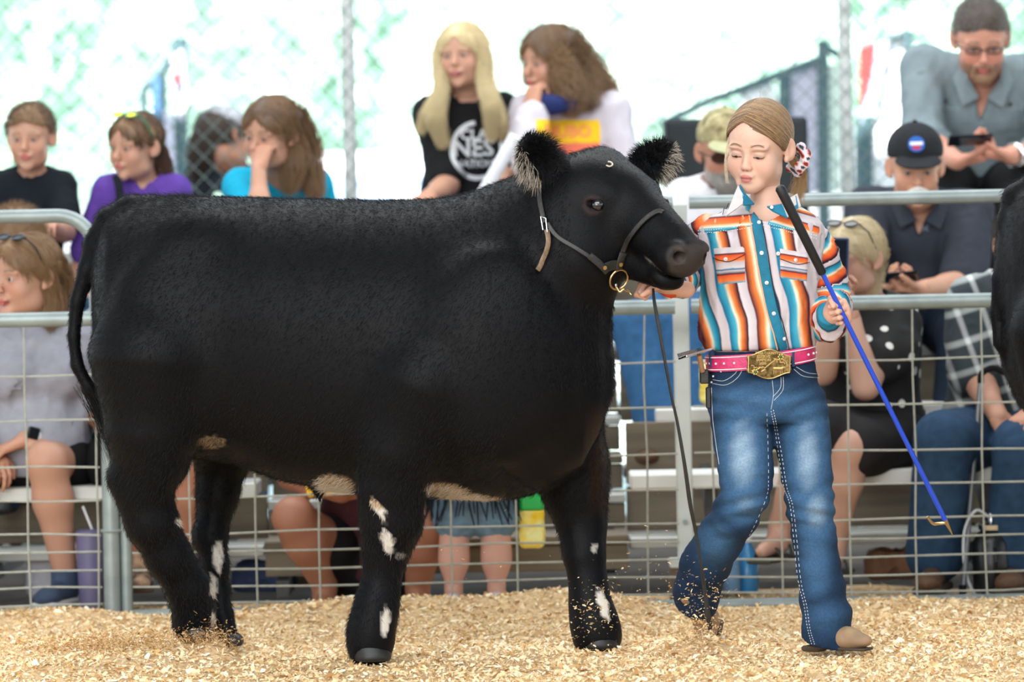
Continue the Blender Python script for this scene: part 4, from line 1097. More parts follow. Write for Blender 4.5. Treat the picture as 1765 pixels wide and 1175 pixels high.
WHT, DRK, TEA, TEL, CRM, ORG, RED, MAR, GRY = (214, 204, 208), (34, 22, 44), (10, 104, 140), (70, 170, 196), (246, 226, 196), (238, 128, 62), (222, 84, 44), (78, 22, 34), (196, 186, 192)
def seq(x0, x1, kinds):
    """(px start, kind) list -> ramp stops"""
    st = []
    for i, (a, b, k) in enumerate(kinds):
        p = lambda f: (a+(b-a)*f-x0)/(x1-x0)
        if k == 'w': st += [(p(.0), DRK), (p(.14), WHT), (p(.92), GRY)]
        if k == 'TO': st += [(p(.03), TEA), (p(.38), TEL), (p(.50), CRM), (p(.66), ORG), (p(.97), MAR)]
        if k == 'OT': st += [(p(.03), MAR), (p(.34), ORG), (p(.50), CRM), (p(.64), TEL), (p(.97), TEA)]
    return [(max(0, min(1, a)), c) for a, c in st]
MAT_SER = ramp_mat('serape_body', seq(1196, 1412, [(1196, 1226, 'OT'), (1226, 1244, 'w'), (1244, 1277, 'TO'), (1277, 1295, 'w'), (1295, 1336, 'OT'), (1339, 1355, 'w'), (1355, 1392, 'TO'), (1392, 1410, 'w')]), fold=False, wave=.05)
PER = [(0, DRK), (.04, WHT), (.26, GRY), (.30, DRK), (.33, TEA), (.50, TEL), (.58, CRM), (.66, ORG), (.82, RED), (.93, MAR), (1, DRK)]
MAT_SER_SL = ramp_mat('serape_sleeve', PER, fold=True, wave=.25)
MAT_SER_YK = ramp_mat('serape_yoke', [(0, TEA), (.10, TEL), (.16, CRM), (.20, ORG), (.27, MAR), (.30, GRY), (.50, WHT), (.54, DRK), (.57, RED), (.70, ORG), (.77, CRM), (.82, TEL), (.97, TEA)], fold=False, wave=.06)
MAT_SER_PK = ramp_mat('serape_pocket', [(0, GRY), (.17, WHT), (.20, DRK), (.25, RED), (.38, ORG), (.44, GRY), (.58, WHT), (.62, TEA), (.66, GRY), (.74, DRK), (.78, RED), (.92, ORG), (.99, TEL)], fold=False, wave=.03)
MAT_TEALS = mat('teal_placket', srgb(20, 120, 152), rough=.75, noise=.25, nscale=40, bump=.2, bscale=250)
MAT_PIPE = mat('dark_piping', srgb(34, 26, 44), rough=.8)
MAT_PEARL = mat('pearl_snap', srgb(225, 220, 222), rough=.15, spec=.9)
MAT_DENIM = mat('faded_denim', rough=.85, vcol=True, noise=.22, nscale=170, bump=.35, bscale=380, spec=.2)
MAT_STITCH = mat('pale_stitching', srgb(205, 208, 212), rough=.8)
MAT_BELT = mat('pink_belt_leather', srgb(214, 52, 110), rough=.45, noise=.25, nscale=70, bump=.2, bscale=200)
MAT_BRONZE = mat('antique_bronze', srgb(150, 124, 78), rough=.38, metal=.85, noise=.45, nscale=120, darker=srgb(78, 62, 36))
MAT_BRZHI = mat('bright_bronze', srgb(214, 184, 122), rough=.3, metal=.8)
MAT_GREENST = mat('green_stone', srgb(30, 110, 60), rough=.15)
MAT_BOOT = mat('tan_boot_leather', srgb(158, 128, 98), rough=.7, noise=.3, nscale=25)
MAT_CRYST = mat('crystal_stud', srgb(245, 235, 240), rough=.08, spec=1.0)
GY = .2
girl = Person('girl in a striped western shirt, jeans and pink belt leading the black steer', P(1320, 1112, GY)*np.array([1, 1, 0]), hs=1.0)
skg = skin_mat('girl_skin', .06); GSK = (.66, .41, .31)
hR = rotm(-.44, .24, .10); hC = P(1290, 266, .11)-hR@np.array([0, -.075, 0])
nek = P(1326, 372, .20)
def loftZ(g, tab, yc, ex=2.4, k=.02):
    pts = [(P(.5*(a+b), y, yc), M(.5*(b-a), yc), d) for y, a, b, d in tab]
    zs = np.array([p[0][2] for p in pts])[::-1]; xc = np.array([p[0][0] for p in pts])[::-1]; w = np.array([p[1] for p in pts])[::-1]; dd = np.array([p[2] for p in pts])[::-1]
    def fn(X, Y, Z):
        z = np.clip(Z, zs[0], zs[-1]).ravel(); f = lambda a: np.interp(z, zs, a).reshape(Z.shape); W = f(w); D = f(dd)
        q = (np.abs((X-f(xc))/W)**ex+np.abs((Y-yc)/D)**ex)**(1/ex); return np.maximum((q-1)*np.minimum(W, D)*.95, np.maximum(Z-zs[-1], zs[0]-Z))
    g.raw((xc.min()-w.max(), yc-dd.max(), zs[0]), (xc.max()+w.max(), yc+dd.max(), zs[-1]), fn, k)
def ch(g, pts, k=.02): g.chain([P(a, b, c) for a, b, c, r in pts], [M(r, c) for a, b, c, r in pts], k)
# stick axis and the gripping hand
S0 = P(1343, 321, -.10); S1 = P(1629, 896, .12); sd = unit(S1-S0)
hand_c = S0+sd*np.dot(P(1447, 543, -.02)-S0, sd)
hd = unit((.52, -.82, .10)); hn = np.array((-.84, -.42, -.28)); hn = unit(hn-hd*(hn@hd)); HS = .90
Wl = hand_c-hd*.092*HS-hn*.026*HS
# ---- body (skin)
g = SDF()
loftZ(g, [(360, 1290, 1362, .05), (385, 1226, 1394, .070), (450, 1216, 1400, .09), (560, 1222, 1392, .09), (640, 1232, 1392, .085), (700, 1242, 1400, .085)], GY)
ch(g, [(1392, 408, GY, 22), (1416, 520, .27, 22), (1428, 546, .16, 19)]); g.cone(P(1428, 546, .16), Wl, M(18), .021, .01)
WR = P(1152, 494, .05); ch(g, [(1220, 404, GY, 22), (1180, 470, .29, 22), (1166, 486, .15, 19)]); g.cone(P(1166, 486, .15), WR, M(18), .021, .01)
ch(g, [(1276, 700, .2, 44), (1284, 800, .13, 38), (1284, 850, .11, 32), (1240, 935, .21, 27), (1198, 1030, .33, 20)])
ch(g, [(1378, 700, .2, 44), (1392, 830, .15, 36), (1399, 880, .14, 30), (1412, 980, .16, 27), (1424, 1085, .16, 20)])
g.cone(nek, nek+(hC-nek)*.3, .047, .043, .02)
V, Q = g.mesh(.008); V = relax(V, Q, 1); pcs = [(V, Q, np.tile(GSK, (len(V), 1)))]
g = SDF(); head_prims(g, hC, hR, 1.0, neck=nek, nr=.039, fine=True, kid=1)
HL = lambda x, y, z: hC+hR@np.array([x, y, z], float)
g.ell(HL(0, -.066, -.080), (.034, .022, .020), hR, .025)
for t in (-1, 1):
    g.ell(HL(.036*t, -.054, -.040), (.022, .022, .024), hR, .02)        # round child cheeks
    g.ell(HL(.0305*t, -.0905, -.0062), (.0125, .008, .0020), hR, .002, '-')
V, Q = g.mesh(.0026); V = relax(V, Q, 1); V0, Q0 = V, Q
cf = head_colors(hC, hR, 1.0, GSK, lips=(.50, .17, .15), brow=(.26, .15, .09), flush=.30, lash=(.30, .17, .13), browz=.0275, kid=1)
def gcol(V):
    c = cf(V); q = (V-hC)@hR; x = np.abs(q[:, 0])-.0305; zz = q[:, 2]+.0052+.12*np.abs(x)**1.2*2
    w = np.exp(-(zz/.0013)**2)*(np.abs(x) < .0145)*(q[:, 1] < -.06); c = c*(1-w[:, None]*.9)+np.array((.03, .018, .014))*w[:, None]*.9
    w = np.exp(-((q[:, 2]-.0105+.0*x)/.0011)**2)*(np.abs(x) < .014)*(q[:, 1] < -.06)*.45; c = c*(1-w[:, None])+np.array((.30, .14, .10))*w[:, None]
    w = np.exp(-((np.abs(q[:, 0])-.0052)/.0028)**2-((q[:, 2]+.0385)/.0022)**2)*(q[:, 1] < -.09)*.8; c = c*(1-w[:, None])+np.array((.16, .05, .04))*w[:, None]
    return c
pcs.append((V, Q, gcol(V)))
g = SDF(); g.cone(Wl-unit(Wl-P(1428, 546, .16))*.05, Wl, .023, .020, .01)
hand_prims(g, Wl, hd, hn, 1, s=HS, curl=(1.35, 1.4, 1.45, 1.5), tcurl=1.0, tout=.45, spread=.02)
V, Q = g.mesh(.0026); V = relax(V, Q, 1); pcs.append((V, Q, np.tile(np.array(GSK)*(1.02, .93, .92), (len(V), 1))))
g = SDF(); dR = unit((-.95, -.25, .18)); g.cone(WR-dR*.05, WR, .023, .020, .01); hand_prims(g, WR, dR, (.1, -.2, -1), -1, s=HS, curl=(1.3, 1.35, 1.4, 1.4), tcurl=.9)
V, Q = g.mesh(.0035); pcs.append((V, Q, np.tile(np.array(GSK)*(1.0, .92, .9), (len(V), 1))))
V, Q, C = join_pieces(pcs); girl.put(make_mesh('body', V, quads=Q, mt=skg, parent=girl.e, col=C))
girl.J['hed'] = hC; girl.hR = hR; girl.hs = 1.0; girl.J['nek'] = nek
girl.eyes(look=(-.1, -.55), iris=(.12, .09, .06), r=.0122, z0=-.001)
# lashes and brows laid on the face
hb = BVHTree.FromPolygons([tuple(v) for v in V0], [tuple(int(i) for i in q) for q in Q0]); MAT_LASH = mat('dark_lash', srgb(62, 42, 34), rough=.6); MAT_BROW = mat('brow_hair', srgb(132, 96, 70), rough=.7)
def face_line(pts, r, nm, mt):
    o_ = []; fwd = Vector(hR@np.array([0, 1., 0]))
    for x, z in lerp_path([(a, b, 0) for a, b in pts], 5)[:, :2]:
        h, nn, _, _ = hb.ray_cast(Vector(HL(x, -.16, z)), fwd)
        if h is not None: o_.append(np.array(h)+np.array(nn)*.0003)
    if len(o_) > 2: o = MB().tube(o_, np.interp(np.linspace(0, 1, len(o_)), [0, .25, .8, 1], [r*.4, r, r, r*.3]), 6).build(nm, mt, girl.e); girl.put(o)
for t in (-1, 1):
    face_line([(t*.0165, -.0045), (t*.024, -.0062), (t*.031, -.0072), (t*.039, -.0066), (t*.0465, -.0035)], .0011, 'lashes', MAT_LASH)
    face_line([(t*.0145, .0235), (t*.024, .0285), (t*.036, .0290), (t*.049, .0225)], .0014, 'eyebrow', MAT_BROW)
# ---- shirt body
TAB = [(346, 1292, 1360, .055), (358, 1262, 1380, .072), (372, 1222, 1402, .085), (388, 1200, 1416, .098), (412, 1198, 1419, .108), (450, 1202, 1416, .112), (500, 1206, 1410, .112), (545, 1204, 1408, .114), (578, 1205, 1408, .114), (596, 1213, 1405, .106), (606, 1224, 1400, .094)]
def necksub(g):
    g.cone(P(1320, 372, .155), P(1318, 320, .13), .043, .070, .006, '-')
    g.cone(P(1312, 392, .09), P(1318, 350, .10), .012, .042, .01, '-')
def px_u(V): px, py = topix(V); return px, py
def shirt_u(V):
    px, py = topix(V); return (px-1196-.20*(py-500)-5*np.sin(py/31+px/60)*smoothstep(440, 560, py))/216
g = SDF(); loftZ(g, TAB, GY); necksub(g)
g.post.append(wrinkle(.0055, 7, 11, aniso=(1.9, 1, .45))); g.post.append(wrinkle(.0022, 20, 12, aniso=(1.6, 1, .6)))
g.post.append(cutplane(P(1300, 603, GY), (0, 0, -1)))
shirt = girl.put(implicit('shirt', g, .0055, MAT_SER, girl.e, attrfn=lambda V: {'u': shirt_u(V)})); shirt['label'] = 'striped teal, orange and white western shirt front'
sb = bvh_of(shirt)
# yoke over the shoulders
g = SDF(); loftZ(g, [(y, a-1.6, b+1.6, d+.003) for y, a, b, d in TAB], GY); necksub(g)
def yk(X, Y, Z, F):
    d = Y+D0; px = HX+(X*CR-(Z-CZ)*SR)*FPX/d; py = HY-(X*SR+(Z-CZ)*CR)*FPX/d
    return np.maximum(F, (py-(388+16*np.minimum(np.abs(px-1308)/95, 1.2)**1.0))*d/FPX*.9)
g.post.append(yk)
def yoke_u(V):
    px, py = topix(V); return {'u': np.where(px < 1308, (py-334-.10*(1308-px)*.9)/68, (py-330-.30*(px-1308))/60)}
girl.put(implicit('yoke', g, .0055, MAT_SER_YK, girl.e, attrfn=yoke_u))
# sleeves
def arm_u(pts, per):
    pts = np.array(pts); sl = np.linalg.norm(np.diff(pts, axis=0), axis=1); cs = np.concatenate([[0], np.cumsum(sl)])
    def f(V):
        best = np.full(len(V), 9.); u = np.zeros(len(V))
        for i in range(len(pts)-1):
            ab = pts[i+1]-pts[i]; t = np.clip(((V-pts[i])@ab)/(ab@ab), -2 if i == 0 else 0, 1); d = np.linalg.norm(V-pts[i]-t[:, None]*ab, axis=1); m = d < best
            best[m] = d[m]; u[m] = cs[i]+t[m]*sl[i]
        return {'u': u/per}
    return f
g = SDF(); AL = [(1394, 402, GY, 31), (1408, 440, .24, 35), (1420, 490, .27, 38), (1424, 528, .26, 40), (1424, 550, .18, 36)]; ch(g, AL, .03); we = Wl-unit(Wl-P(1424, 552, .18))*.012
g.cone(P(1424, 550, .18), we, M(36), .033, .02); g.cone(P(1420, 552, .2), P(1430, 564, .12), M(31), M(26), .02)
g.post.append(wrinkle(.006, 11, 5, aniso=(.7, .7, 1.6))); g.post.append(wrinkle(.0035, 26, 6)); g.post.append(cutplane(we+unit(Wl-P(1424, 552, .18))*.018, Wl-P(1424, 552, .18)))
girl.put(implicit('sleeve', g, .0052, MAT_SER_SL, girl.e, attrfn=arm_u([P(a, b, c) for a, b, c, r in AL]+[we], .078)))
g = SDF(); AR = [(1218, 398, GY, 30), (1202, 425, .24, 33), (1182, 462, .27, 34), (1172, 482, .18, 29)]; ch(g, AR, .03); we = WR+unit(P(1172, 484, .18)-WR)*.012; g.cone(P(1172, 482, .18), we, M(29), .031, .02)
g.post.append(wrinkle(.006, 11, 7)); g.post.append(wrinkle(.003, 24, 8)); g.post.append(cutplane(we-unit(P(1172, 484, .18)-WR)*.018, WR-P(1172, 484, .18)))
girl.put(implicit('sleeve', g, .0055, MAT_SER_SL, girl.e, attrfn=arm_u([P(a, b, c) for a, b, c, r in AR]+[we], .075)))
# projection helpers on a garment
def onto(bv, px, py, lift=.002):
    d = (Vector(P(px, py, 0.))-EYE).normalized(); h, n, _, _ = bv.ray_cast(EYE, d)
    if h is None: return P(px, py, GY-.10), np.array([0, -1., 0])
    return np.array(h+n*lift), np.array(n)
def line_on(bv, pix, w, name, mt, parent, th=.003, lift=.002, n=5, tube=False, root=girl.root, per=0):
    Pn = lerp_path([(x, y, 0) for x, y in pix], n); a = [onto(bv, x, y, lift) for x, y, _ in Pn]; pts = np.array([q[0] for q in a]); nr = np.array([q[1] for q in a])
    for _ in range(2): nr[1:-1] = (nr[:-2]+nr[1:-1]+nr[2:])/3
    m = MB()
    if per:
        for i in range(len(pts)-1):
            if i % 2 == 0: m.tube([pts[i], pts[i+1]], w/2, 4)
    elif tube: m.tube(pts, w/2, 6)
    else: m.strip(pts, nr, w, th)
    o = m.build(name, mt, parent); o.location = -root if parent is girl.e else (0, 0, 0); return o
def patch(bv, quad, nx, ny, lift, name, mt, parent, root, vfn=None):
    q = np.array(quad, float); V = []; at = []
    for j in range(ny+1):
        for i in range(nx+1):
            s, t = i/nx, j/ny; p = (q[0]*(1-s)+q[1]*s)*(1-t)+(q[3]*(1-s)+q[2]*s)*t
            e = 1 if (0 < i < nx and 0 < j < ny) else -.4; h, n = onto(bv, p[0], p[1], lift*e); V.append(h); at.append(t)
    F = [(j*(nx+1)+i, (j+1)*(nx+1)+i, (j+1)*(nx+1)+i+1, j*(nx+1)+i+1) for j in range(ny) for i in range(nx)]
    o = make_mesh(name, np.array(V), quads=F, mt=mt, parent=parent, attrs={'u': at}); o.location = -root if parent is girl.e else (0, 0, 0); return o
pk = patch(sb, [(1229, 427), (1284, 423), (1286, 487), (1236, 492)], 14, 16, .0035, 'pocket', MAT_SER_PK, girl.e, girl.root)
line_on(sb, [(1229, 444), (1256, 451), (1285, 437)], .002, 'flap_edge', MAT_PIPE, pk, tube=True, lift=.005)
pk2 = patch(sb, [(1343, 427), (1394, 436), (1392, 486), (1344, 480)], 14, 16, .0035, 'pocket', MAT_SER_PK, girl.e, girl.root)
line_on(sb, [(1344, 446), (1372, 455), (1393, 452)], .002, 'flap_edge', MAT_PIPE, pk2, tube=True, lift=.005)
PLK = [(1301, 372), (1306, 395), (1312, 430), (1320, 480), (1330, 530), (1343, 575), (1350, 601)]
plk = line_on(sb, PLK, .027, 'placket', MAT_TEALS, girl.e, th=.004, lift=.003, n=6)
line_on(sb, [(x+10, y) for x, y in PLK], .003, 'placket_edge', MAT_PIPE, plk, tube=True, lift=.005, n=6)
line_on(sb, [(x-10, y) for x, y in PLK], .004, 'placket_trim', mat('salmon_trim', srgb(240, 170, 130), rough=.8), plk, tube=True, lift=.0035, n=6)
for (x, y) in ((1307, 385), (1313, 436), (1321, 487), (1333, 540), (1349, 583), (1250, 447), (1369, 448), (1341, 437)):
    a_, b_ = onto(sb, x, y, .0065); m_ = MB(); m_.disc(a_, b_, .0052, .003, 14); m_.ball(a_+b_*.001, (.0035,)*3, 8, 6); o = m_.build('snap_button', MAT_PEARL, girl.e); o.location = -girl.root
# yoke rhinestones
m_ = MB()
for i in range(26):
    for r_ in (0, 1):
        x = 1207+i*3.6; y = 404-12*(i/26)+r_*5-((i-13)/13)**2*2; a_, b_ = onto(sb, x, y-4, .006); m_.ball(a_, .0013, 6, 4)
        x = 1316+i*3.5; y = 389+22*(i/26)+r_*5; a_, b_ = onto(sb, x, y-4, .006); m_.ball(a_, .0013, 6, 4)
o = m_.build('yoke_rhinestones', MAT_CRYST, girl.e); o.location = -girl.root; o['kind'] = 'stuff'
# collar
def sheet(name, poly, mt, parent, root, th=.004, u=None, lift=0):
    p = np.array(poly, float); n = len(p); c = p.mean(0); nn = unit(np.cross(p[1]-p[0], p[-1]-p[0])); nn = nn*(1 if nn[1] < 0 else -1)
    V = np.concatenate([p+nn*th/2, p-nn*th/2, [c+nn*(th/2+.004), c-nn*th/2]]); F = [(i, (i+1) % n, 2*n) for i in range(n)]+[(n+(i+1) % n, n+i, 2*n+1) for i in range(n)]+[(i, n+i, n+(i+1) % n, (i+1) % n) for i in range(n)]
    m = MB(); m.add(V, F); o = m.build(name, mt, parent, smooth=False); o.location = -root
    return o
MAT_COLL = mat('grey_stripe_collar', srgb(206, 200, 200), rough=.8, noise=.1, nscale=60)
sheet('collar', [P(1272, 320, .11), P(1282, 338, .085), P(1280, 352, .07), P(1251, 373, .055), P(1262, 345, .08)], MAT_COLL, girl.e, girl.root)
sheet('collar', [P(1275, 318, .118), P(1286, 336, .10), P(1300, 352, .09), P(1282, 354, .068), P(1280, 340, .08)], MAT_TEALS, girl.e, girl.root)
line_on(sb, [(1246, 374), (1256, 350)], .002, 'collar_edge', MAT_PIPE, girl.e, tube=True, lift=.01)
sheet('collar', [P(1372, 338, .12), P(1346, 352, .085), P(1322, 356, .07), P(1332, 364, .062), P(1357, 376, .062), P(1376, 358, .09)], MAT_TEALS, girl.e, girl.root)
sheet('collar', [P(1374, 334, .13), P(1357, 344, .10), P(1348, 352, .08), P(1358, 374, .058), P(1380, 356, .10)], MAT_COLL, girl.e, girl.root)
a_ = P(1330, 357, .058); m_ = MB().disc(a_, (0, -1, .1), .0045, .003); o = m_.build('snap_button', MAT_PEARL, girl.e); o.location = -girl.root
# ---- jeans
def denim_col(V):
    px, py = topix(V); n = len(V); dark = np.array(srgb(26, 46, 72)); mid = np.array(srgb(62, 98, 134)); lt = np.array(srgb(158, 182, 202))
    f = np.zeros(n)
    def b(cx, cy, rx, ry, a): nonlocal f; f = np.maximum(f, a*np.exp(-((px-cx)/rx)**2-((py-cy)/ry)**2))
    b(1280, 785, 40, 88, .84); b(1284, 868, 40, 36, .62); b(1392, 790, 36, 95, .80); b(1408, 880, 34, 60, .75); b(1405, 965, 30, 70, .5); b(1232, 935, 36, 45, .42); b(1300, 690, 110, 30, .42); b(1420, 1060, 50, 40, .28)
    w = .5+.5*np.sin(py/5.2+px/23+1.5*np.sin(px/17)+1.3*np.sin(py/37)); f = f*(.93+.07*w)+.08*w*np.exp(-((py-700)/45)**2)
    c = dark*(1-smoothstep(0, .45, f))[:, None]+mid*(smoothstep(0, .45, f))[:, None]; g2 = smoothstep(.42, 1.0, f)[:, None]; c = c*(1-g2)+lt*g2
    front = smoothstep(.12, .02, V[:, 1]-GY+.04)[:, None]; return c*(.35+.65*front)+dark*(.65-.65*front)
g = SDF(); loftZ(g, [(600, 1222, 1402, .092), (625, 1221, 1404, .100), (655, 1221, 1410, .108), (685, 1222, 1418, .112), (712, 1226, 1424, .110), (728, 1230, 1424, .095)], GY, k=.03)
LR = [(1276, 704, .2, 52), (1281, 760, .17, 50), (1286, 812, .12, 46), (1285, 850, .10, 41), (1266, 890, .13, 40), (1240, 930, .19, 40), (1216, 972, .26, 42), (1203, 1010, .31, 40), (1198, 1045, .35, 36)]
LL = [(1376, 704, .2, 50), (1384, 760, .18, 47), (1391, 820, .15, 42), (1396, 870, .14, 40), (1404, 930, .15, 37), (1412, 980, .16, 37), (1418, 1020, .16, 38), (1424, 1060, .16, 41), (1427, 1105, .16, 45)]
ch(g, LR, .016); ch(g, LL, .016)
def folds(X, Y, Z, F):
    d = Y+D0; px = HX+(X*CR-(Z-CZ)*SR)*FPX/d; py = HY-(X*SR+(Z-CZ)*CR)*FPX/d
    a = np.exp(-((py-868)/46)**2)*np.sin(py/4.6+(px-1300)/18*np.where(px < 1335, 1, -1))+.9*np.exp(-((py-1040)/55)**2)*np.sin(py/8.5+(px-1400)/20)+.5*np.exp(-((py-700)/40)**2)*np.sin(py/5+np.abs(px-1328)/20)
    return F-.0042*a*(Z < .8)
g.post.append(folds); g.post.append(wrinkle(.0025, 14, 4)); g.post.append(cutplane(P(1300, 604, GY), (0, 0, 1)))
hA = P(1425, 1106, .16); cz = (-.16, .25, -1); h2 = P(1198, 1058, .33); n2 = unit(np.array([-.25, .42, -.9]))
def hems(X, Y, Z, F):
    c1 = unit(cz); e1 = (X-hA[0])*c1[0]+(Y-hA[1])*c1[1]+(Z-hA[2])*c1[2]; e2 = (X-h2[0])*n2[0]+(Y-h2[1])*n2[1]+(Z-h2[2])*n2[2]
    return np.maximum(F, np.where(X > P(1330, 1000, .2)[0], e1, e2))
g.post.append(hems)
jeans = girl.put(implicit('jeans', g, .0058, MAT_DENIM, girl.e, colfn=denim_col)); jeans['label'] = 'faded blue bootcut jeans'
jb = bvh_of(jeans)
SW = .0013
def st(pix, per=0, w=SW, n=6): return line_on(jb, pix, w, 'stitch_line', MAT_STITCH, jeans, tube=True, lift=.0012, n=n, per=per)
for pix in ([(1329, 708), (1336, 740), (1344, 790), (1352, 840), (1362, 870), (1369, 930), (1376, 1000), (1386, 1040), (1392, 1080), (1400, 1112)], [(1333, 706), (1340, 740), (1349, 790), (1357, 840), (1367, 872), (1374, 930), (1381, 1000), (1391, 1045), (1397, 1085), (1405, 1112)]): st(pix, per=1, w=.0019, n=14)
st([(1322, 712), (1323, 760), (1324, 820), (1321, 855), (1300, 905), (1282, 938)], per=1, n=10)
for pix in ([(1229, 661), (1252, 663), (1272, 650), (1282, 632)], [(1229, 654), (1248, 656), (1266, 645), (1274, 632)], [(1368, 636), (1384, 648), (1412, 651)], [(1372, 632), (1390, 642), (1412, 645)], [(1331, 655), (1333, 680), (1329, 705)], [(1346, 650), (1345, 668), (1332, 684)], [(1350, 650), (1349, 672), (1334, 690)], [(1227, 668), (1229, 720), (1234, 760), (1240, 800)]): st(pix)
0 and line_on(jb, [(1386, 1114), (1402, 1103), (1430, 1091), (1452, 1090), (1467, 1098)], .008, 'hem', mat('pale_worn_hem', srgb(120, 145, 170), rough=.9), jeans, th=.004, lift=.002)
for (x, y) in ((1231, 648), (1244, 640), (1233, 632), (1228, 659)):
    a_, b_ = onto(jb, x, y, .003); o = MB().ball(a_, (.0028,)*3, 8, 6).build('rivet', MAT_CRYST, jeans)
for x in (1365, 1222+8):
    line_on(jb, [(x, 607), (x, 632)], .010, 'belt_loop', mat('dark_denim_loop', srgb(40, 62, 92), rough=.9), jeans, th=.012, lift=.006)
# belt
zb = P(1311, 620, GY); hw_ = M(91, GY); hd_ = .102; nb = 64; ts = np.linspace(0, 2*np.pi, nb, endpoint=False)
def bpt(t, dz=0, o=0): x = math.cos(t); y = math.sin(t); e = 2/2.4; return np.array([zb[0]+(hw_+o)*math.copysign(abs(x)**e, x), GY+(hd_+o)*math.copysign(abs(y)**e, y), zb[2]+dz+.012*x*(-1 if False else 1)+.006*(x*x)])
V = []; F = []
for t in ts:
    for (dz, o_) in ((-.021, .001), (-.021, .005), (0, .0065), (.021, .005), (.021, .001)): V.append(bpt(t, dz, o_))
for i in range(nb):
    j = (i+1) % nb
    for k in range(5): k2 = (k+1) % 5; F.append((i*5+k, i*5+k2, j*5+k2, j*5+k))
m_ = MB(); m_.add(V, F); belt = m_.build('belt', MAT_BELT, girl.e); belt.location = -girl.root; belt['label'] = 'pink leather belt with crystal studs'
m_ = MB()
for i in range(150):
    t = math.pi+math.pi*i/149
    for dz in (-.016, .016): m_.ball(bpt(t, dz, .0072), .0016, 6, 4)
o = m_.build('belt_studs', MAT_CRYST, belt); o.location = -girl.root; o['kind'] = 'stuff'; belt.location = -girl.root; o.location = (0, 0, 0)
for i in range(13):
    t = math.pi*1.06+math.pi*.88*i/12
    if 4 < i < 10: continue
    a_ = bpt(t, 0, .008); o = MB().ball(a_, .0034, 10, 6).build('crystal', MAT_CRYST, belt); o.location = (0, 0, 0)
# buckle
bc = P(1325, 627, GY-hd_-.016); bR = rotm(.10, .06, .03); bu = lambda x, y, z: bc+bR@np.array([x, y, z], float)
g = SDF()
def bk(X, Y, Z):
    dx = X-bc[0]; dy = Y-bc[1]; dz = Z-bc[2]; lx = dx*bR[0, 0]+dy*bR[1, 0]+dz*bR[2, 0]; ly = dx*bR[0, 1]+dy*bR[1, 1]+dz*bR[2, 1]; lz = dx*bR[0, 2]+dy*bR[1, 2]+dz*bR[2, 2]
    hx = .0585-.0045*np.cos(lz/.038*3.14)*0-.004*np.abs(np.abs(lz)/.03-.5)*2+.002; hz = .031+.0085*np.cos(np.clip(lx/.058, -1, 1)*3.1416)
    bow = ly+.9*lx*lx*1.8
    return np.maximum(np.maximum(np.abs(lx)-hx, np.abs(lz)-hz), np.maximum(np.abs(bow)-.0028, 0*bow-1)-0)
g.raw(bc-.075, bc+.075, bk, .002)
buckle = girl.put(implicit('belt_buckle', g, .0018, MAT_BRONZE, girl.e)); buckle['label'] = 'large bronze trophy buckle with raised lettering'
def bsurf(x, z, l=.0): return bu(x, -.0030-1.62*x*x-l, z)
rim = []
for i in range(81):
    t = i/80*4; k = int(t) % 4; f = t-int(t)
    if i == 80: k, f = 0, 0
    hz = lambda x: .031+.0085*math.cos(max(-1, min(1, x/.058))*3.1416)
    hx = .055
    x, z = [( -hx+2*hx*f, None), (hx, 1-2*f), (hx-2*hx*f, None), (-hx, -1+2*f)][k]
    if k == 0: z = hz(x)-.001
    elif k == 2: z = -hz(x)+.001
    else: z = z*(hz(hx)-.001)
    rim.append(bsurf(x, z))
o = MB().tube(rim, .0014, 6, cap=False).build('buckle_rim', MAT_BRZHI, buckle)
def btext(t, x, z, sz): 
    o = text_on(t, sz, bsurf(x, z, .0002), bR[:, 0], bR[:, 2], MAT_BRZHI, buckle, np.zeros(3), None, .0009, 'buckle_lettering', bold=.0003); return o
btext('MESA COUNTY', -.006, .0285, .0088); btext('RESERVE', -.018, .0195, .0115); btext('CHAMPION', -.020, .0105, .0095); btext('2020', -.017, .0015, .0095)
m_ = MB()
for (x0, z0, x1, z1, r) in ((-.048, -.004, -.040, -.010, .0016), (-.040, -.010, -.030, -.014, .0018), (-.030, -.014, -.022, -.010, .0018), (-.022, -.010, -.012, -.012, .0018), (-.012, -.012, -.002, -.004, .0016), (-.002, -.004, .010, .006, .0018), (.010, .006, .020, .012, .002), (.020, .012, .030, .004, .0018), (.030, .004, .042, .000, .0018), (.012, .014, .022, .004, .0018), (.036, .012, .048, -.006, .0018), (-.020, -.020, -.008, -.016, .0018), (-.046, -.018, -.034, -.020, .0016)):
    m_.tube(lerp_path([bsurf(x0, z0), bsurf((x0+x1)/2+.003, (z0+z1)/2+.003, .0006), bsurf(x1, z1)], 4), r, 6)
m_.build('scrollwork', MAT_BRZHI, buckle)
for (x, z) in ((.031, .019), (-.036, -.021)):
    q = MB()
    for k in range(6): q.ball(bsurf(x+.006*math.cos(k*1.047), z+.006*math.sin(k*1.047), .0), (.0034,)*3, 8, 5)
    q.build('flower', MAT_BRZHI, buckle); MB().ball(bsurf(x, z, .002), .0036, 10, 6).build('green_stone', MAT_GREENST, buckle)
g = SDF(); c_ = lambda x, z: bsurf(x, z, .001)
g.cone(c_(.014, -.011), c_(.034, -.011), .0042, .0045, .002); g.cone(c_(.036, -.008), c_(.042, -.009), .003, .0022, .002)
for x in (.013, .018, .030, .035): g.cone(c_(x, -.013), c_(x+.0005, -.027), .0017, .0012, .001)
implicit('steer_figure', g, .0012, MAT_BRZHI, buckle)
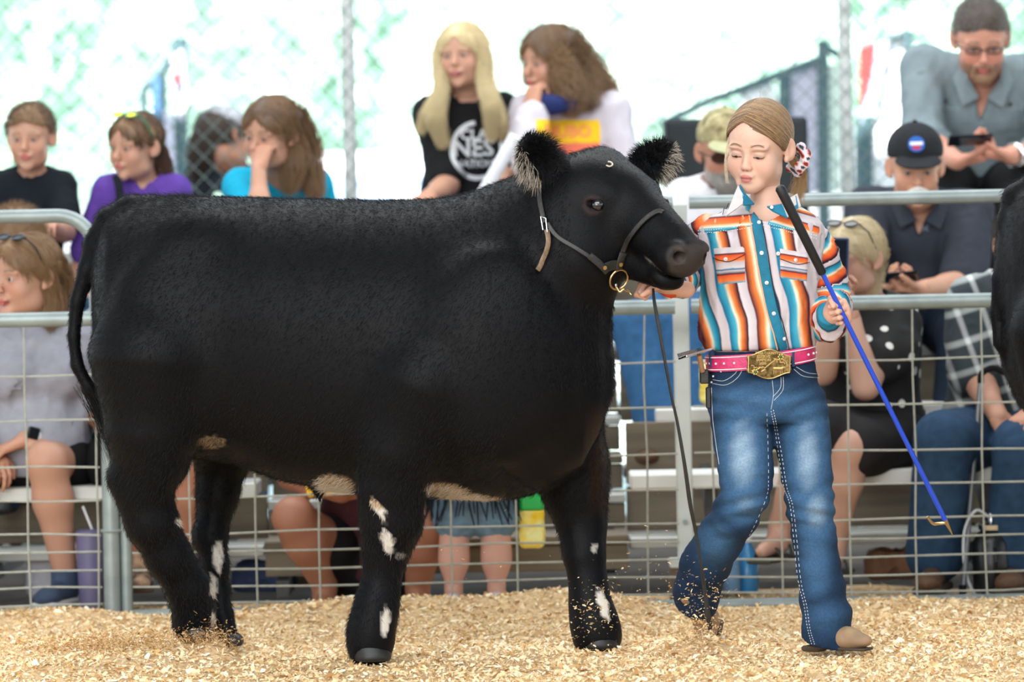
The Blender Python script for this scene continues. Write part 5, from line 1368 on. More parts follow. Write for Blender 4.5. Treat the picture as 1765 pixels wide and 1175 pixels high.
# boots
MAT_SOLE = mat('dark_boot_sole', srgb(70, 56, 44), rough=.8)
def boot(a, fd, tilt=0.0):
    fd = unit(fd); sdv = unit(np.cross((0, 0, 1), fd)); upv = np.cross(fd, sdv) if False else unit(np.cross(fd, np.cross((0, 0, 1.), fd))); R = np.stack([sdv, fd, upv], 1); g = SDF(); L = lambda x, y, z: a+R@np.array([x, y, z], float)
    g.cone(L(0, -.01, .10), L(0, -.01, -.02), .040, .036, .02); g.cone(L(0, -.02, -.045), L(0, .08, -.052), .030, .031, .02); g.ell(L(0, .100, -.057), (.033, .046, .020), R, .02)
    g.post.append(cutplane(L(0, 0, -.078), -upv)); o = girl.put(implicit('boot', g, .005, MAT_BOOT, girl.e))
    g = SDF(); g.box(L(0, .055, -.079), (.029, .085, .004), R, .0035); g.box(L(0, -.022, -.084), (.026, .026, .008), R, .004); implicit('sole', g, .004, MAT_SOLE, o); return o
boot(P(1416, 1063, .15), (.86, -.50, -.02)); boot(P(1210, 1062, .36), (-.28, -.62, -.80))
# ---- hair
HB = [mat('brown_hair', srgb(116, 88, 62), rough=.45, spec=.4), mat('honey_hair', srgb(172, 138, 98), rough=.45, spec=.4), mat('dark_brown_hair', srgb(82, 60, 42), rough=.5)]
g = SDF(); th = .005
g.ell(HL(0, .021, .033), (.080, .100, .091), hR, .02); g.ell(HL(0, -.026, .042), (.068, .060, .060), hR, .02)
def gcut(X, Y, Z, F):
    dx = X-hC[0]; dy = Y-hC[1]; dz = Z-hC[2]; lx = dx*hR[0, 0]+dy*hR[1, 0]+dz*hR[2, 0]; ly = dx*hR[0, 1]+dy*hR[1, 1]+dz*hR[2, 1]; lz = dx*hR[0, 2]+dy*hR[1, 2]+dz*hR[2, 2]
    fr = np.maximum(.090-.98*np.abs(lx+.012), .014); line = np.where(ly < -.030, fr, np.where(ly < .028, .014, .014-2.0*(ly-.028)))
    return np.maximum(F, (line-lz)*.7)
UV, UQ = g.mesh(.005); ub = BVHTree.FromPolygons([tuple(v) for v in UV], [tuple(int(i) for i in q) for q in UQ])
g.post.append(gcut); V, Q = g.mesh(.004); V = relax(V, Q, 1); hair = girl.put(make_mesh('hair', V, quads=Q, mt=HB[0], parent=girl.e)); hair['label'] = 'light brown hair pulled back into a low ponytail'
tie = unit((.055, .085, -.045)); TIE = HL(.058, .098, -.050)
def scalp(u_, r=1.0): u_ = u_/np.linalg.norm(u_, axis=-1, keepdims=True); a = np.array([.0815, .1015, .0925])*r; k = 1/np.sqrt(((u_/a)**2).sum(-1, keepdims=True)); return u_*k+np.array([0, .021, .033])
def hair_set(n, mt, seed, r0):
    g_ = np.random.default_rng(seed); sgn = np.where(g_.random((n, 1)) < .72, 1., -1.); sp = g_.random((n, 1))**1.15; th_ = np.radians(31+84*sp)
    a = np.concatenate([-.13+g_.normal(0, .015, (n, 1)), -np.cos(th_), np.sin(th_)], 1); a /= np.linalg.norm(a, axis=1)[:, None]
    m_ = np.concatenate([sgn*(.86-.35*sp), -.62+.75*sp, -.02+.72*sp], 1)+g_.normal(0, .035, (n, 3)); m_ /= np.linalg.norm(m_, axis=1)[:, None]
    b = np.array([.050, .080, -.080])+g_.normal(0, .008, (n, 3)); b = np.where(sgn < 0, b*np.array([-.3, 1, .9]), b); b /= np.linalg.norm(b, axis=1)[:, None]
    S = 12; st_ = []; lift = g_.uniform(1.0, 1.045, (n, 1))
    for i in range(S):
        t = i/(S-1); d = (1-t)**2*a+2*t*(1-t)*m_*1.15+t*t*b; st_.append(scalp(d, 1.0))
    P_ = np.stack(st_, 1); W = (hC+P_@hR.T).reshape(-1, 3); c0 = Vector(hC+hR@np.array([0, .021, .033])); lf = np.repeat((lift-1)[:, 0]*.10, S)+.0006
    for i in range(len(W)):
        d = (Vector(W[i])-c0).normalized(); h, nn, _, _ = ub.ray_cast(c0+d*.2, -d)
        if h is not None: W[i] = np.array(h)+np.array(d)*lf[i]
    W = W.reshape(n, S, 3); curves('hair_strands', W-girl.root, r0, mt, hair, tip=.7).location = girl.root if False else (0, 0, 0)
# hair mesh sits at -root, so its strands are given in world coordinates
def hair_child(n, mt, seed, r0):
    rt = girl.root.copy(); girl.root = np.zeros(3); hair_set(n, mt, seed, r0); girl.root = rt
hair_child(3800, HB[0], 1, .0006); hair_child(2600, HB[1], 2, .0006); hair_child(1200, HB[2], 3, .0006)
g_ = np.random.default_rng(12); n = 420; pl = lerp_path([TIE, HL(.072, .115, -.085), HL(.070, .118, -.125), HL(.062, .105, -.16)], 4); off = g_.normal(0, .008, (n, 1, 3)); grow = np.linspace(.6, 1.1, len(pl))[None, :, None]
curves('ponytail', pl[None]+off*grow+g_.normal(0, .0012, (n, len(pl), 3)).cumsum(1), .0006, HB[1], hair)
# loose wisps by the face and the crown
n = 46; st_ = []
for i in range(n):
    u = g_.normal(0, 1, 3); u[2] = abs(u[2])*.8; u = unit(u); p0 = hC+hR@(scalp(u[None])[0]); o_ = hR@u; v = unit(g_.normal(0, 1, 3)); st_.append([p0+o_*.012*math.sin(t*3.1)*g_.uniform(.4, 1.6)+v*.03*t for t in np.linspace(0, 1, 6)])
curves('loose_wisps', np.array(st_), .0003, HB[1], hair)
st_ = []
for i in range(30):
    x0_ = HL(-.066+g_.normal(0, .003), -.045, .035); st_.append([x0_+hR@np.array([-.010*math.sin(t*2.5)+g_.normal(0, .001), -.006*t, -.125*t])+g_.normal(0, .0006, 3) for t in np.linspace(0, 1, 7)])
curves('loose_wisps', np.array(st_), .0004, mat('pale_blond_wisps', srgb(222, 204, 176), rough=.4), hair)
# scrunchie
MAT_SCR = mat('scrunchie_fabric', rough=.8, vcol=True, bump=.2)
g = SDF(); ax = unit(hR@np.array([.55, .8, -.35])); u1 = unit(np.cross(ax, (0, 0, 1))); u2 = np.cross(ax, u1); SCc = TIE+hR@np.array([.012, .012, -.004])
for i in range(15):
    t = i/15*6.283; r = .027+.004*math.sin(i*2.3); c = SCc+u1*r*math.cos(t)+u2*r*1.15*math.sin(t)+ax*.005*math.sin(i*1.9); g.ell(c, (.0125+.003*math.sin(i*3.7),)*3, k=.004)
g.post.append(wrinkle(.004, 34, 3)); 
def scol(V):
    a = np.sin(V[:, 0]*230+V[:, 2]*120)+np.sin(V[:, 2]*260-V[:, 1]*190+1)*.8; c = np.tile(srgb(226, 218, 226), (len(V), 1)); c[a > .55] = srgb(226, 92, 52); c[a > 1.05] = srgb(120, 34, 34); c[a < -1.0] = srgb(52, 56, 74); return c
scr = implicit('scrunchie', g, .0032, MAT_SCR, None, colfn=scol); tag(scr, 'white and orange patterned scrunchie around the ponytail of the girl with the steer', 'scrunchie')
# ---- show stick
MAT_BLUE = mat('glossy_blue_shaft', srgb(16, 66, 190), rough=.22, spec=.7); MAT_GRIP = mat('black_rubber_grip', srgb(22, 22, 26), rough=.55, noise=.3, nscale=200)
L_ = np.linalg.norm(S1-S0); stick = empty('show_stick', tuple(S0), 'blue livestock show stick with a long black grip held by the girl', 'show stick'); rs = lambda o: (setattr(o, 'location', tuple(-S0)), o)[1]
gq = L_*.255
rs(MB().tube([S0, S0+sd*.006, S0+sd*.03, S0+sd*gq, S0+sd*(gq+.004)], [.009, .0135, .0130, .0115, .009], 16).build('grip', MAT_GRIP, stick))
rs(MB().tube([S0+sd*gq, S1], .0066, 14).build('shaft', MAT_BLUE, stick))
rs(MB().tube([S1-sd*.004, S1+sd*.012, S1+sd*.045], [.006, .005, .0015], 10).build('point', MAT_BRASS, stick))
rs(MB().tube(lerp_path([S1+sd*.008, P(1618, 902, .12), P(1608, 902, .115), P(1598, 890, .11)], 4), [.0040]*13, 8).build('hook', MAT_BRASS, stick))
# ---- comb in the back pocket
MAT_WOOD = mat('comb_handle_wood', srgb(176, 130, 92), rough=.6, noise=.3)
cmb = empty('show_comb', tuple(P(1206, 640, .12)), 'silver livestock comb with wooden handle in a black holder at the girl belt', 'comb'); rc = lambda o: (setattr(o, 'location', tuple(-P(1206, 640, .12))), o)[1]
A = P(1176, 616, .07); B = P(1222, 603, .13); uu = unit(B-A); vv = unit(np.cross(uu, (0, .3, 1))); R = np.stack([uu, vv, np.cross(uu, vv)], 1); Lc = np.linalg.norm(B-A)
m_ = MB(); m_.box((-Lc/2, -.018, -.003), (Lc/2, .018, .003), R=R, t=(A+B)/2, bev=.001); rc(m_.build('comb_plate', MAT_CHROME, cmb))
m_ = MB()
for i in range(22): m_.box((-Lc/2+.003+i*Lc/22.5, -.019, -.014), (-Lc/2+.0045+i*Lc/22.5, -.016, -.003), R=R, t=(A+B)/2)
o = rc(m_.build('teeth', MAT_CHROME, cmb)); o['kind'] = 'stuff'
rc(MB().tube([P(1205, 612, .11), P(1211, 640, .13)], .007, 10).build('handle', MAT_WOOD, cmb))
m_ = MB(); m_.box((-.012, -.012, -.020), (.012, .012, .018), t=P(1214, 648, .15), bev=.003); m_.box((-.008, -.010, -.075), (.006, .008, -.018), t=P(1221, 655, .16), bev=.003); rc(m_.build('holder', MAT_LEATHER, cmb))
# ------------------------------------------------------------------ spectators
cloth = lambda n, c, **k: mat(n, c, rough=.85, noise=k.pop('noise', .10), nscale=k.pop('nscale', 30), bump=.15, bscale=200, spec=.2, **k)
SK_A, SK_B, SK_C, SK_D = (.48, .26, .18), (.42, .20, .13), (.56, .33, .25), (.36, .16, .10)
NAVY = cloth('near_black_navy_cloth', srgb(18, 24, 32)); BLACK = cloth('black_cloth', srgb(22, 22, 24)); PURP = cloth('purple_cloth', srgb(92, 62, 150)); TURQ = cloth('turquoise_cloth', srgb(10, 160, 196))
GREYT = cloth('heather_grey_cloth', srgb(152, 154, 166)); WHITEC = cloth('white_cloth', srgb(222, 222, 228)); SLATE = cloth('slate_grey_cloth', srgb(122, 136, 142)); CHAR = cloth('charcoal_navy_cloth', srgb(52, 56, 66))
JEANB = cloth('blue_denim', srgb(52, 96, 140), noise=.25); JEAND = cloth('dark_blue_denim', srgb(44, 70, 98), noise=.25); JEANN = cloth('navy_denim', srgb(26, 38, 54))
HBR = mat('brown_hair_b', srgb(76, 54, 38), rough=.45); HDB = mat('dark_hair', srgb(60, 46, 38), rough=.5); HBL = mat('blonde_hair', srgb(206, 188, 146), rough=.4); HSB = mat('sandy_hair', srgb(128, 98, 68), rough=.5); HGR = mat('grey_hair', srgb(120, 116, 112), rough=.5); HWT = mat('white_hair_b', srgb(225, 222, 216), rough=.5); HPB = mat('pale_blonde_hair', srgb(200, 184, 150), rough=.45)
SHOEB = mat('brown_boot', srgb(96, 66, 44), rough=.6, noise=.3); SHOED = mat('dark_shoe', srgb(40, 40, 44), rough=.7); SHOEBL = mat('navy_sneaker', srgb(52, 70, 96), rough=.8, noise=.2); SOLEW = mat('pale_sole', srgb(190, 190, 190), rough=.7)
MAT_LENS = mat('dark_lens', srgb(20, 20, 22), rough=.08, spec=.9); MAT_FRAME = mat('black_frame', srgb(18, 18, 20), rough=.35)
MAT_PHONE = mat('phone_black', srgb(14, 16, 20), rough=.15)
def glasses(p, up=False, lens=MAT_LENS, frame=MAT_FRAME, cat_label=None, arms=None, z=.0, big=1.0, flat=.8, name='glasses'):
    """up=True: pushed up on the head"""
    C = p.J['hed']; s = p.hs; R = p.hR
    if up: a = -1.05; R2 = R@rotm(0, a); base = lambda x, y, zz: p.hairL(0, 0, .035)+s*(R2@np.array([x, y-.002, zz]))
    else: base = lambda x, y, zz: p.hairL(x, y, zz+z)
    fr = MB(); ls_ = []
    for t in (-1, 1):
        m = MB(); ls_.append(m)
        pts = [base(t*.031+.023*big*math.cos(k/14*6.283)*1.05, -.096-.0*abs(math.cos(k)), .001+.017*big*flat*math.sin(k/14*6.283)) for k in range(15)]
        fr.tube(pts, .0022*s, 6, cap=False); n_ = len(pts)-1
        Vv = np.array(pts[:-1]+[sum(pts[:-1])/n_]); m.add(Vv, [(i, (i+1) % n_, n_) for i in range(n_)]); 
        fr.tube([base(t*.054, -.094, .006), base(t*.080, -.06, .006), base(t*.086, .005, .002)], .0022*s, 6)
    fr.tube([base(-.010, -.097, .004), base(.010, -.097, .004)], .002*s, 6)
    o = p.put(fr.build(name, arms or frame, p.e)); [m.build('lens', lens, o, smooth=False) for m in ls_]; return o
def phone(loc, R, label, col=MAT_PHONE):
    o = empty('phone', tuple(loc), label, 'phone'); m_ = MB(); m_.box((-.037, -.0045, -.075), (.037, .0045, .075), R=R, bev=.003); m_.build('case', col, o)
    m_ = MB(); m_.box((-.033, -.0056, -.069), (.033, -.0044, .069), R=R); m_.build('screen', mat('screen_glass', srgb(30, 34, 44), rough=.05) if 'screen_glass' not in bpy.data.materials else bpy.data.materials['screen_glass'], o, smooth=False); return o
def cap(p, mt, brim=True, label=None, badge=None, tilt=0, brimr=.060, name='cap', brimmt=None, badge_fn=None):
    g = SDF(); R = p.hR; z = p.hs
    g.ell(p.hairL(0, .016, .052), np.array((.088, .106, .086))*z, R, .02)
    g.post.append(cutplane(p.hairL(0, 0, .034), -(R@np.array([0, .12, 1.]))))
    o = p.put(implicit(name, g, .005, mt, p.e))
    g = SDF(); Rb = R@rotm(0, .22+tilt); C = p.hairL(0, -.076, .047)
    g.ell(C+z*(Rb@np.array([0, -.030, 0])), np.array((.074, brimr, .0075))*z, Rb, .01)
    g.post.append(lambda X, Y, Z, F: F)
    b = implicit('brim', g, .0045, brimmt or mt, o)
    MB().ball(p.hairL(0, .02, .138), .008*z, 10, 6).build('cap_button', mt, o)
    if label: o['label'] = label
    return o

STAND = dict(pel=(0, 0, .92), wst=(0, 0, 1.08), chs=(0, -.01, 1.24), nek=(0, 0, 1.40), hed=(0, -.02, 1.53), shL=(.175, 0, 1.34), elL=(.22, .0, 1.08), wrL=(.20, -.12, .86), shR=(-.175, 0, 1.34), elR=(-.22, 0, 1.08), wrR=(-.20, -.12, .86), hpL=(.09, 0, .90), knL=(.10, -.02, .50), anL=(.10, 0, .095), hpR=(-.09, 0, .90), knR=(-.10, -.02, .50), anR=(-.10, 0, .095))
# 1 boy in black
b1 = Person('boy with short brown hair in a black t-shirt at the far left', P(58, 640, 3.45)*[1, 1, 0]+[0, 0, .80], .86, yaw=.15, skin=SK_A, head=P(52, 238, 3.35), hs=.93, hrot=(-.12, .10, 0), girth=.95,
            ov=dict(nek=P(56, 300, 3.42), shL=P(104, 322, 3.42), shR=P(2, 322, 3.42), chs=P(56, 370, 3.44), elL=P(112, 400, 3.3), wrL=P(88, 390, 3.0)))
b1.body(hands=[dict(t='L', n=(0, .4, -1)), dict(t='R', n=(0, 0, -1))], colkw=dict(kid=1, brow=(.2, .13, .08), lash=(.06, .04, .03)), kid=1, nr=.046); b1.eyes()
b1.tee(NAVY, sleeve=.34); b1.pants(JEAND); b1.shoes(SHOED); b1.hair_short(HSB, th=.010, front=.066, smt=HBR)

# 2 girl purple
b2 = Person('girl in a purple t-shirt with mirrored yellow sunglasses pushed up on her head', P(245, 640, 3.45)*[1, 1, 0]+[0, 0, .78], .88, yaw=-.25, skin=SK_A, head=P(232, 254, 3.35), hs=.95, hrot=(-.62, .08, .05),
            ov=dict(nek=P(248, 310, 3.42), shL=P(300, 330, 3.42), shR=P(190, 330, 3.42), chs=P(245, 380, 3.44)))
b2.body(hands=[dict(t='L', n=(0, 0, -1)), dict(t='R', n=(0, 0, -1))], colkw=dict(kid=1, brow=(.25, .15, .09)), kid=1, nr=.046); b2.eyes()
b2.tee(PURP, sleeve=.36, drop=.04, v=.06); b2.pants(JEAND); b2.shoes(SHOED)
b2.hair_long(HSB, [([b2.hairL(.03, .09, -.02), b2.hairL(.04, .11, -.09), b2.hairL(.03, .10, -.15)], [.03, .022, .012])], th=.008, side=.0, smt=HBR)
MIR = mat('yellow_mirror_lens', srgb(250, 240, 20), rough=.12, spec=1.0); MIRG = mat('teal_green_frame', srgb(20, 140, 100), rough=.3)
glasses(b2, up=True, lens=MIR, frame=MIRG, name='mirrored_sunglasses')
st_ = [P(200, 302, 3.30), P(206, 330, 3.27), P(210, 380, 3.27)]; o = b2.put(MB().strip(lerp_path(st_, 4), (0, -1, 0), .028, .006).build('dark_strap', NAVY, b2.e))

# 3 person beyond the chain link, grey cap
b3 = Person('person in a grey patterned cap leaning behind the chain-link fence, brown hair and dark shirt', P(400, 640, 5.95)*[1, 1, 0]+[0, 0, -.06], .95, yaw=2.5, pose=STAND, skin=SK_B, head=P(388, 244, 5.75), hs=1.05, hrot=(2.25, .30, .3),
            ov=dict(nek=P(392, 288, 5.8), shL=P(345, 305, 5.8), shR=P(440, 312, 5.85)))
b3.body(hres=.006); b3.tee(CHAR, sleeve=.5); b3.pants(JEAND); b3.shoes(SHOED)
b3.hair_long(HDB, [([b3.hairL(.02, .07, -.02), P(350, 268, 5.7), P(338, 300, 5.7)], [.06, .05, .02])], th=.010)
CAPG = mat('grey_patterned_cap', srgb(196, 196, 204), rough=.8, noise=.35, nscale=28); cap(b3, CAPG)

# 4 turquoise girl, cheek on her hand
b4 = Person('girl in a turquoise t-shirt with long brown hair resting her cheek on her hand', P(480, 660, 3.62)*[1, 1, 0]+[0, 0, .86], .95, yaw=-.35, skin=SK_A, head=P(466, 232, 3.22), hs=1.0, hrot=(-.55, .18, .10),
            ov=dict(nek=P(484, 298, 3.36), shL=P(540, 318, 3.4), shR=P(415, 322, 3.35), chs=P(480, 380, 3.46), wst=P(480, 440, 3.52), elR=P(448, 388, 3.02), wrR=P(446, 290, 3.10)))
b4.body(hands=[dict(t='R', d=(.25, .35, .90), n=(.5, .7, -.2), curl=(.9, .9, .9, .9), tcurl=.2, s=.95), dict(t='L', n=(0, 0, -1))], colkw=dict(brow=(.12, .07, .045))); b4.eyes()
b4.tee(TURQ, sleeve=.34, drop=.05); b4.pants(JEAND); b4.shoes(SHOED)
hp = b4.hairL
b4.hair_long(HBR, [([hp(.05, .05, .05), P(520, 250, 3.34), P(530, 290, 3.32), P(545, 335, 3.30)], [.055, .055, .05, .02]), ([hp(.055, .0, .04), P(500, 245, 3.24), P(505, 285, 3.24), P(498, 325, 3.24)], [.04, .045, .04, .02]), ([hp(.03, .08, .0), P(515, 290, 3.42), P(540, 350, 3.42)], [.06, .06, .03])], th=.012, smt=HSB, strands=2400)

# 16 child under the rail at left
b6 = Person('child with sandy hair seated low at the left edge, under the rail', P(20, 700, 2.75)*[1, 1, 0]+[0, 0, .55], .75, yaw=-.2, skin=SK_A, head=P(24, 424, 2.6), hs=.95, hrot=(-.5, .15, 0))
b6.body(colkw=dict(kid=1), kid=1); b6.tee(cloth('faded_pink_cloth', srgb(190, 130, 130)), sleeve=.4); b6.pants(JEAND); b6.shoes(SHOED); b6.hair_short(HSB, th=.014, front=.060)

# 5 blonde teenager
b5 = Person('blonde teenager with long straight hair in a black printed t-shirt', P(800, 640, 4.3)*[1, 1, 0]+[0, 0, 1.0], 1.0, yaw=.05, skin=SK_A, head=P(797, 98, 4.15), hs=1.0, hrot=(-.30, -.02, -.05),
            ov=dict(nek=P(806, 168, 4.22), shL=P(866, 190, 4.22), shR=P(742, 196, 4.22), chs=P(802, 235, 4.24), wst=P(802, 290, 4.26), pel=P(802, 345, 4.28), elR=P(772, 318, 4.1), wrR=P(738, 338, 3.9), elL=P(880, 300, 4.1), wrL=P(850, 345, 3.85)))
b5.body(hands=[dict(t='R', n=(0, .3, -1)), dict(t='L', n=(0, 0, -1))], colkw=dict(brow=(.40, .28, .16), lips=(.42, .13, .13))); b5.eyes(); b5.tee(BLACK, sleeve=.42, drop=.055); b5.pants(JEANB); b5.shoes(SHOED)
hp = b5.hairL
b5.hair_long(HBL, [([hp(-.02, -.03, .10), hp(-.075, -.02, .03), P(760, 150, 4.08), P(750, 200, 4.04), P(764, 248, 4.08)], [.016, .018, .020, .024, .008]), ([hp(-.05, .03, .05), P(768, 150, 4.2), P(740, 190, 4.12), P(726, 225, 4.12)], [.022, .020, .015, .006]),
                   ([hp(.02, -.03, .10), hp(.082, -.02, .03), P(836, 140, 4.08), P(845, 180, 4.02), P(848, 236, 4.06)], [.018, .020, .022, .020, .007]), ([hp(.06, .03, .05), P(842, 150, 4.2), P(862, 200, 4.06), P(868, 240, 4.1)], [.024, .020, .012, .006])], th=.010, side=-.05, strands=2600)
PRW = mat('pale_shirt_print', srgb(205, 208, 212), rough=.8)
tb = bvh_of(b5.shirt); fx = unit(b5.Rt[:, 0]*[1, 1, 0]+[0, 0, 0]); oc = P(822, 262, 4.1); 
text_on('CLASS', .052, P(828, 232, 4.1), fx, (0, 0, 1), PRW, b5.shirt, np.zeros(3), tb, .001, 'shirt_lettering', bold=.0015); text_on('NEST', .085, P(828, 256, 4.1), fx, (0, 0, 1), PRW, b5.shirt, np.zeros(3), tb, .001, 'shirt_lettering', bold=.002); text_on('NATIONAL', .036, P(828, 282, 4.1), fx, (0, 0, 1), PRW, b5.shirt, np.zeros(3), tb, .001, 'shirt_lettering', bold=.001)
m_ = MB()
pts = []
for k in range(28):
    a = math.radians(95+k*7.2); q = P(822+44*math.cos(a)*1.0, 258-48*math.sin(a), 4.0); h, nn, _, _ = tb.ray_cast(Vector(q), Vector((0, 1, 0)))
    if h is not None: pts.append(np.array(h)+[0, -.003, 0])
m_.strip(np.array(pts), (0, -1, 0), .016, .003); m_.build('ring_print', PRW, b5.shirt)

# 6 curly teenager
b7 = Person('teenager with long curly brown hair in a pale sweatshirt with a yellow stripe', P(975, 640, 4.3)*[1, 1, 0]+[0, 0, 1.0], 1.05, yaw=-.25, skin=SK_A, head=P(945, 108, 4.15), hs=1.02, hrot=(-.85, .08, .06),
            ov=dict(nek=P(968, 172, 4.25), shL=P(1052, 190, 4.25), shR=P(905, 198, 4.2), chs=P(978, 240, 4.26), wst=P(975, 295, 4.28), pel=P(970, 350, 4.3), elR=P(912, 278, 3.95), wrR=P(918, 190, 4.0), elL=P(1080, 300, 4.2), wrL=P(1010, 345, 3.9)))
b7.body(hands=[dict(t='R', d=(.1, .3, .95), n=(.6, .6, 0), curl=(1.0, 1.0, 1.0, 1.1), tcurl=.5), dict(t='L', n=(0, 0, -1))], colkw=dict(brow=(.1, .06, .04)), arms='LR'); b7.eyes()
b7.pants(JEANB); b7.shoes(SHOED)
def sweat(V):
    px, py = topix(V); c = np.tile(srgb(196, 190, 200), (len(V), 1)); f = (px > 925) & (px < 1034) & (V[:, 1] < 4.3)
    c[f & (py > 206) & (py < 246)] = srgb(250, 200, 30); c[f & (py > 246) & (py < 278)] = srgb(236, 120, 92); c[f & (py > 262) & (px < 975)] = srgb(206, 60, 120)
    c[f & (py > 186) & (py < 206)] = srgb(200, 192, 204); return c
b7.tee(mat('colour_block_sweatshirt', rough=.85, vcol=True), sleeve=.93, drop=.02, name='sweatshirt', wr=.006, colfn=sweat, inf=.018, res=.0075)
text_on('HUBO', .06, P(980, 226, 4.0), (1, 0, 0), (0, 0, 1), mat('orange_print', srgb(244, 150, 90), rough=.8), b7.shirt, np.zeros(3), bvh_of(b7.shirt), .001, 'shirt_lettering', bold=.002)
SCF = cloth('navy_bandana_cloth', srgb(34, 44, 92)); g = SDF()
g.chain([P(938, 172, 4.02), P(955, 182, 4.0), P(985, 176, 4.05), P(1000, 160, 4.15)], [.026, .03, .03, .025], .02); g.cone(P(945, 178, 4.0), P(948, 188, 4.0), .025, .01, .02); g.post.append(wrinkle(.004, 20, 3)); b7.put(implicit('bandana', g, .006, SCF, b7.e))
hp = b7.hairL
b7.hair_long(HBR, [([hp(.05, .04, .07), P(985, 100, 4.2), P(1000, 150, 4.2), P(1015, 175, 4.12)], [.06, .07, .075, .03]), ([hp(.06, -.01, .04), P(970, 125, 4.08), P(985, 165, 4.06), P(985, 188, 4.06)], [.035, .05, .055, .03]), ([hp(.02, .09, .03), P(1005, 120, 4.28), P(1035, 150, 4.26), P(1055, 165, 4.25)], [.06, .07, .05, .02]), ([hp(-.06, .02, .0), P(915, 120, 4.2), P(912, 140, 4.2)], [.02, .02, .01])], th=.016, curl=.008, strands=3000, smt=HSB, side=-.06)
# pale tube leaning between the two
o = empty('poster_tube', tuple(P(860, 290, 3.8)), 'white cardboard tube leaning beside the blonde teenager', 'tube'); A, B = P(887, 238, 3.75), P(812, 372, 3.8)
MB().tube([A-P(860, 290, 3.8), B-P(860, 290, 3.8)], .024, 18, cap=False).build('tube', cloth('white_card', srgb(232, 232, 240)), o)
for q, s_ in ((A, 1), (B, -1)): MB().disc(q-P(860, 290, 3.8)+unit(A-B)*s_*.002, A-B, .0250, .012, 18).build('end_cap', cloth('white_cap_plastic' , srgb(238, 238, 242)), o)

# 7 man with camouflage cap and grey beard
b8 = Person('bearded man in a camouflage cap and white t-shirt', P(1205, 640, 3.15)*[1, 1, 0]+[0, 0, .68], 1.02, yaw=-.35, skin=SK_B, head=P(1250, 262, 3.0), hs=1.06, hrot=(.12, .22, 0), girth=1.08,
            ov=dict(nek=P(1242, 318, 3.08), shL=P(1310, 348, 3.1), shR=P(1180, 348, 3.1), chs=P(1240, 400, 3.12), wst=P(1232, 470, 3.14), pel=P(1215, 545, 3.16), hpL=P(1235, 545, 3.16), hpR=P(1185, 545, 3.16), knL=P(1180, 560, 2.75), knR=P(1098, 562, 2.72), anL=P(1190, 745, 2.6), anR=P(1140, 745, 2.56),
                    elL=P(1330, 470, 3.0), wrL=P(1270, 510, 2.8), elR=P(1150, 455, 3.0), wrR=P(1165, 520, 2.8)))
b8.body(hands=[dict(t='L', n=(0, 0, -1)), dict(t='R', n=(0, 0, -1))], colkw=dict(stubble=(.33, .32, .31), brow=(.2, .18, .16))); b8.tee(WHITEC, sleeve=.4, inf=.02, belly=.03); b8.pants(JEANB, inf=.022); b8.shoes(SHOEB, tall=.08)
g = SDF(); g.ell(b8.hairL(0, -.075, -.085), (.050, .036, .048), b8.hR, .02); g.ell(b8.hairL(0, -.06, -.125), (.032, .026, .035), b8.hR, .02); g.ell(b8.hairL(0, -.100, -.052), (.03, .012, .008), b8.hR, .01); g.post.append(wrinkle(.005, 40, 3)); b8.put(implicit('beard', g, .005, HGR, b8.e))
CAMO = mat('camouflage_cloth', rough=.85, vcol=True)
MAT_CAMO = mat('camouflage', srgb(176, 166, 126), rough=.85, noise=.9, nscale=30, darker=srgb(104, 92, 58)); MAT_BRIM = cloth('olive_brim', srgb(176, 176, 140))
cap(b8, MAT_CAMO, brimmt=MAT_BRIM, label='camouflage cap with an olive brim'); glasses(b8, big=1.2, lens=mat('brown_lens', srgb(60, 40, 30), rough=.1), name='sunglasses')

# 8 older man in black cap
b9 = Person('older man with a white moustache, black cap and charcoal polo shirt looking at his phone', P(1585, 640, 3.2)*[1, 1, 0]+[0, 0, .66], 1.08, yaw=-.05, skin=(.56, .30, .20), head=P(1578, 288, 2.86), hs=1.06, hrot=(-.02, .22, 0), girth=1.15,
            ov=dict(nek=P(1583, 350, 3.02), shL=P(1672, 368, 3.05), shR=P(1497, 362, 3.05), chs=P(1583, 420, 3.1), wst=P(1580, 490, 3.15), elL=P(1660, 492, 2.85), wrL=P(1592, 498, 2.62), elR=P(1492, 462, 2.88), wrR=P(1510, 502, 2.66),
                    hpL=P(1625, 555, 3.2), hpR=P(1545, 555, 3.2), knL=P(1662, 575, 2.72), knR=P(1520, 575, 2.72), anL=P(1650, 740, 2.55), anR=P(1540, 740, 2.55)))
b9.body(hands=[dict(t='L', d=(-.95, -.15, .12), n=(-.1, -.2, 1), curl=(.7, .8, .8, .8), tcurl=.3), dict(t='R', d=(.9, -.1, .1), n=(.2, -.1, 1), curl=(.8, .8, .8, .9), tcurl=.3)], colkw=dict(brow=(.25, .2, .17), flush=.35), jaw=1.05); b9.eyes(look=(0, -.2))
def polo(p, mt, collar_mt=None, **k):
    p.tee(mt, **k); m = collar_mt or mt; z = p.size; R = p.Rt; N = p.J['nek']; q = lambda x, y, zz: N+R@np.array([x, y, zz])*z
    for t in (-1, 1): b_ = sheet('collar', [q(.062*t, .0, .055), q(.050*t, -.062, .035), q(.012*t, -.098, -.015), q(.060*t, -.115, -.035), q(.092*t, -.045, .015)], m, p.e, p.root, th=.005)
polo(b9, CHAR, sleeve=.46, drop=.03, v=.10, belly=.03, inf=.018, wr=.006, name='polo_shirt')
tb = bvh_of(b9.shirt); h, nn, _, _ = tb.ray_cast(Vector(P(1618, 393, 2.5)), Vector((0, 1, 0)))
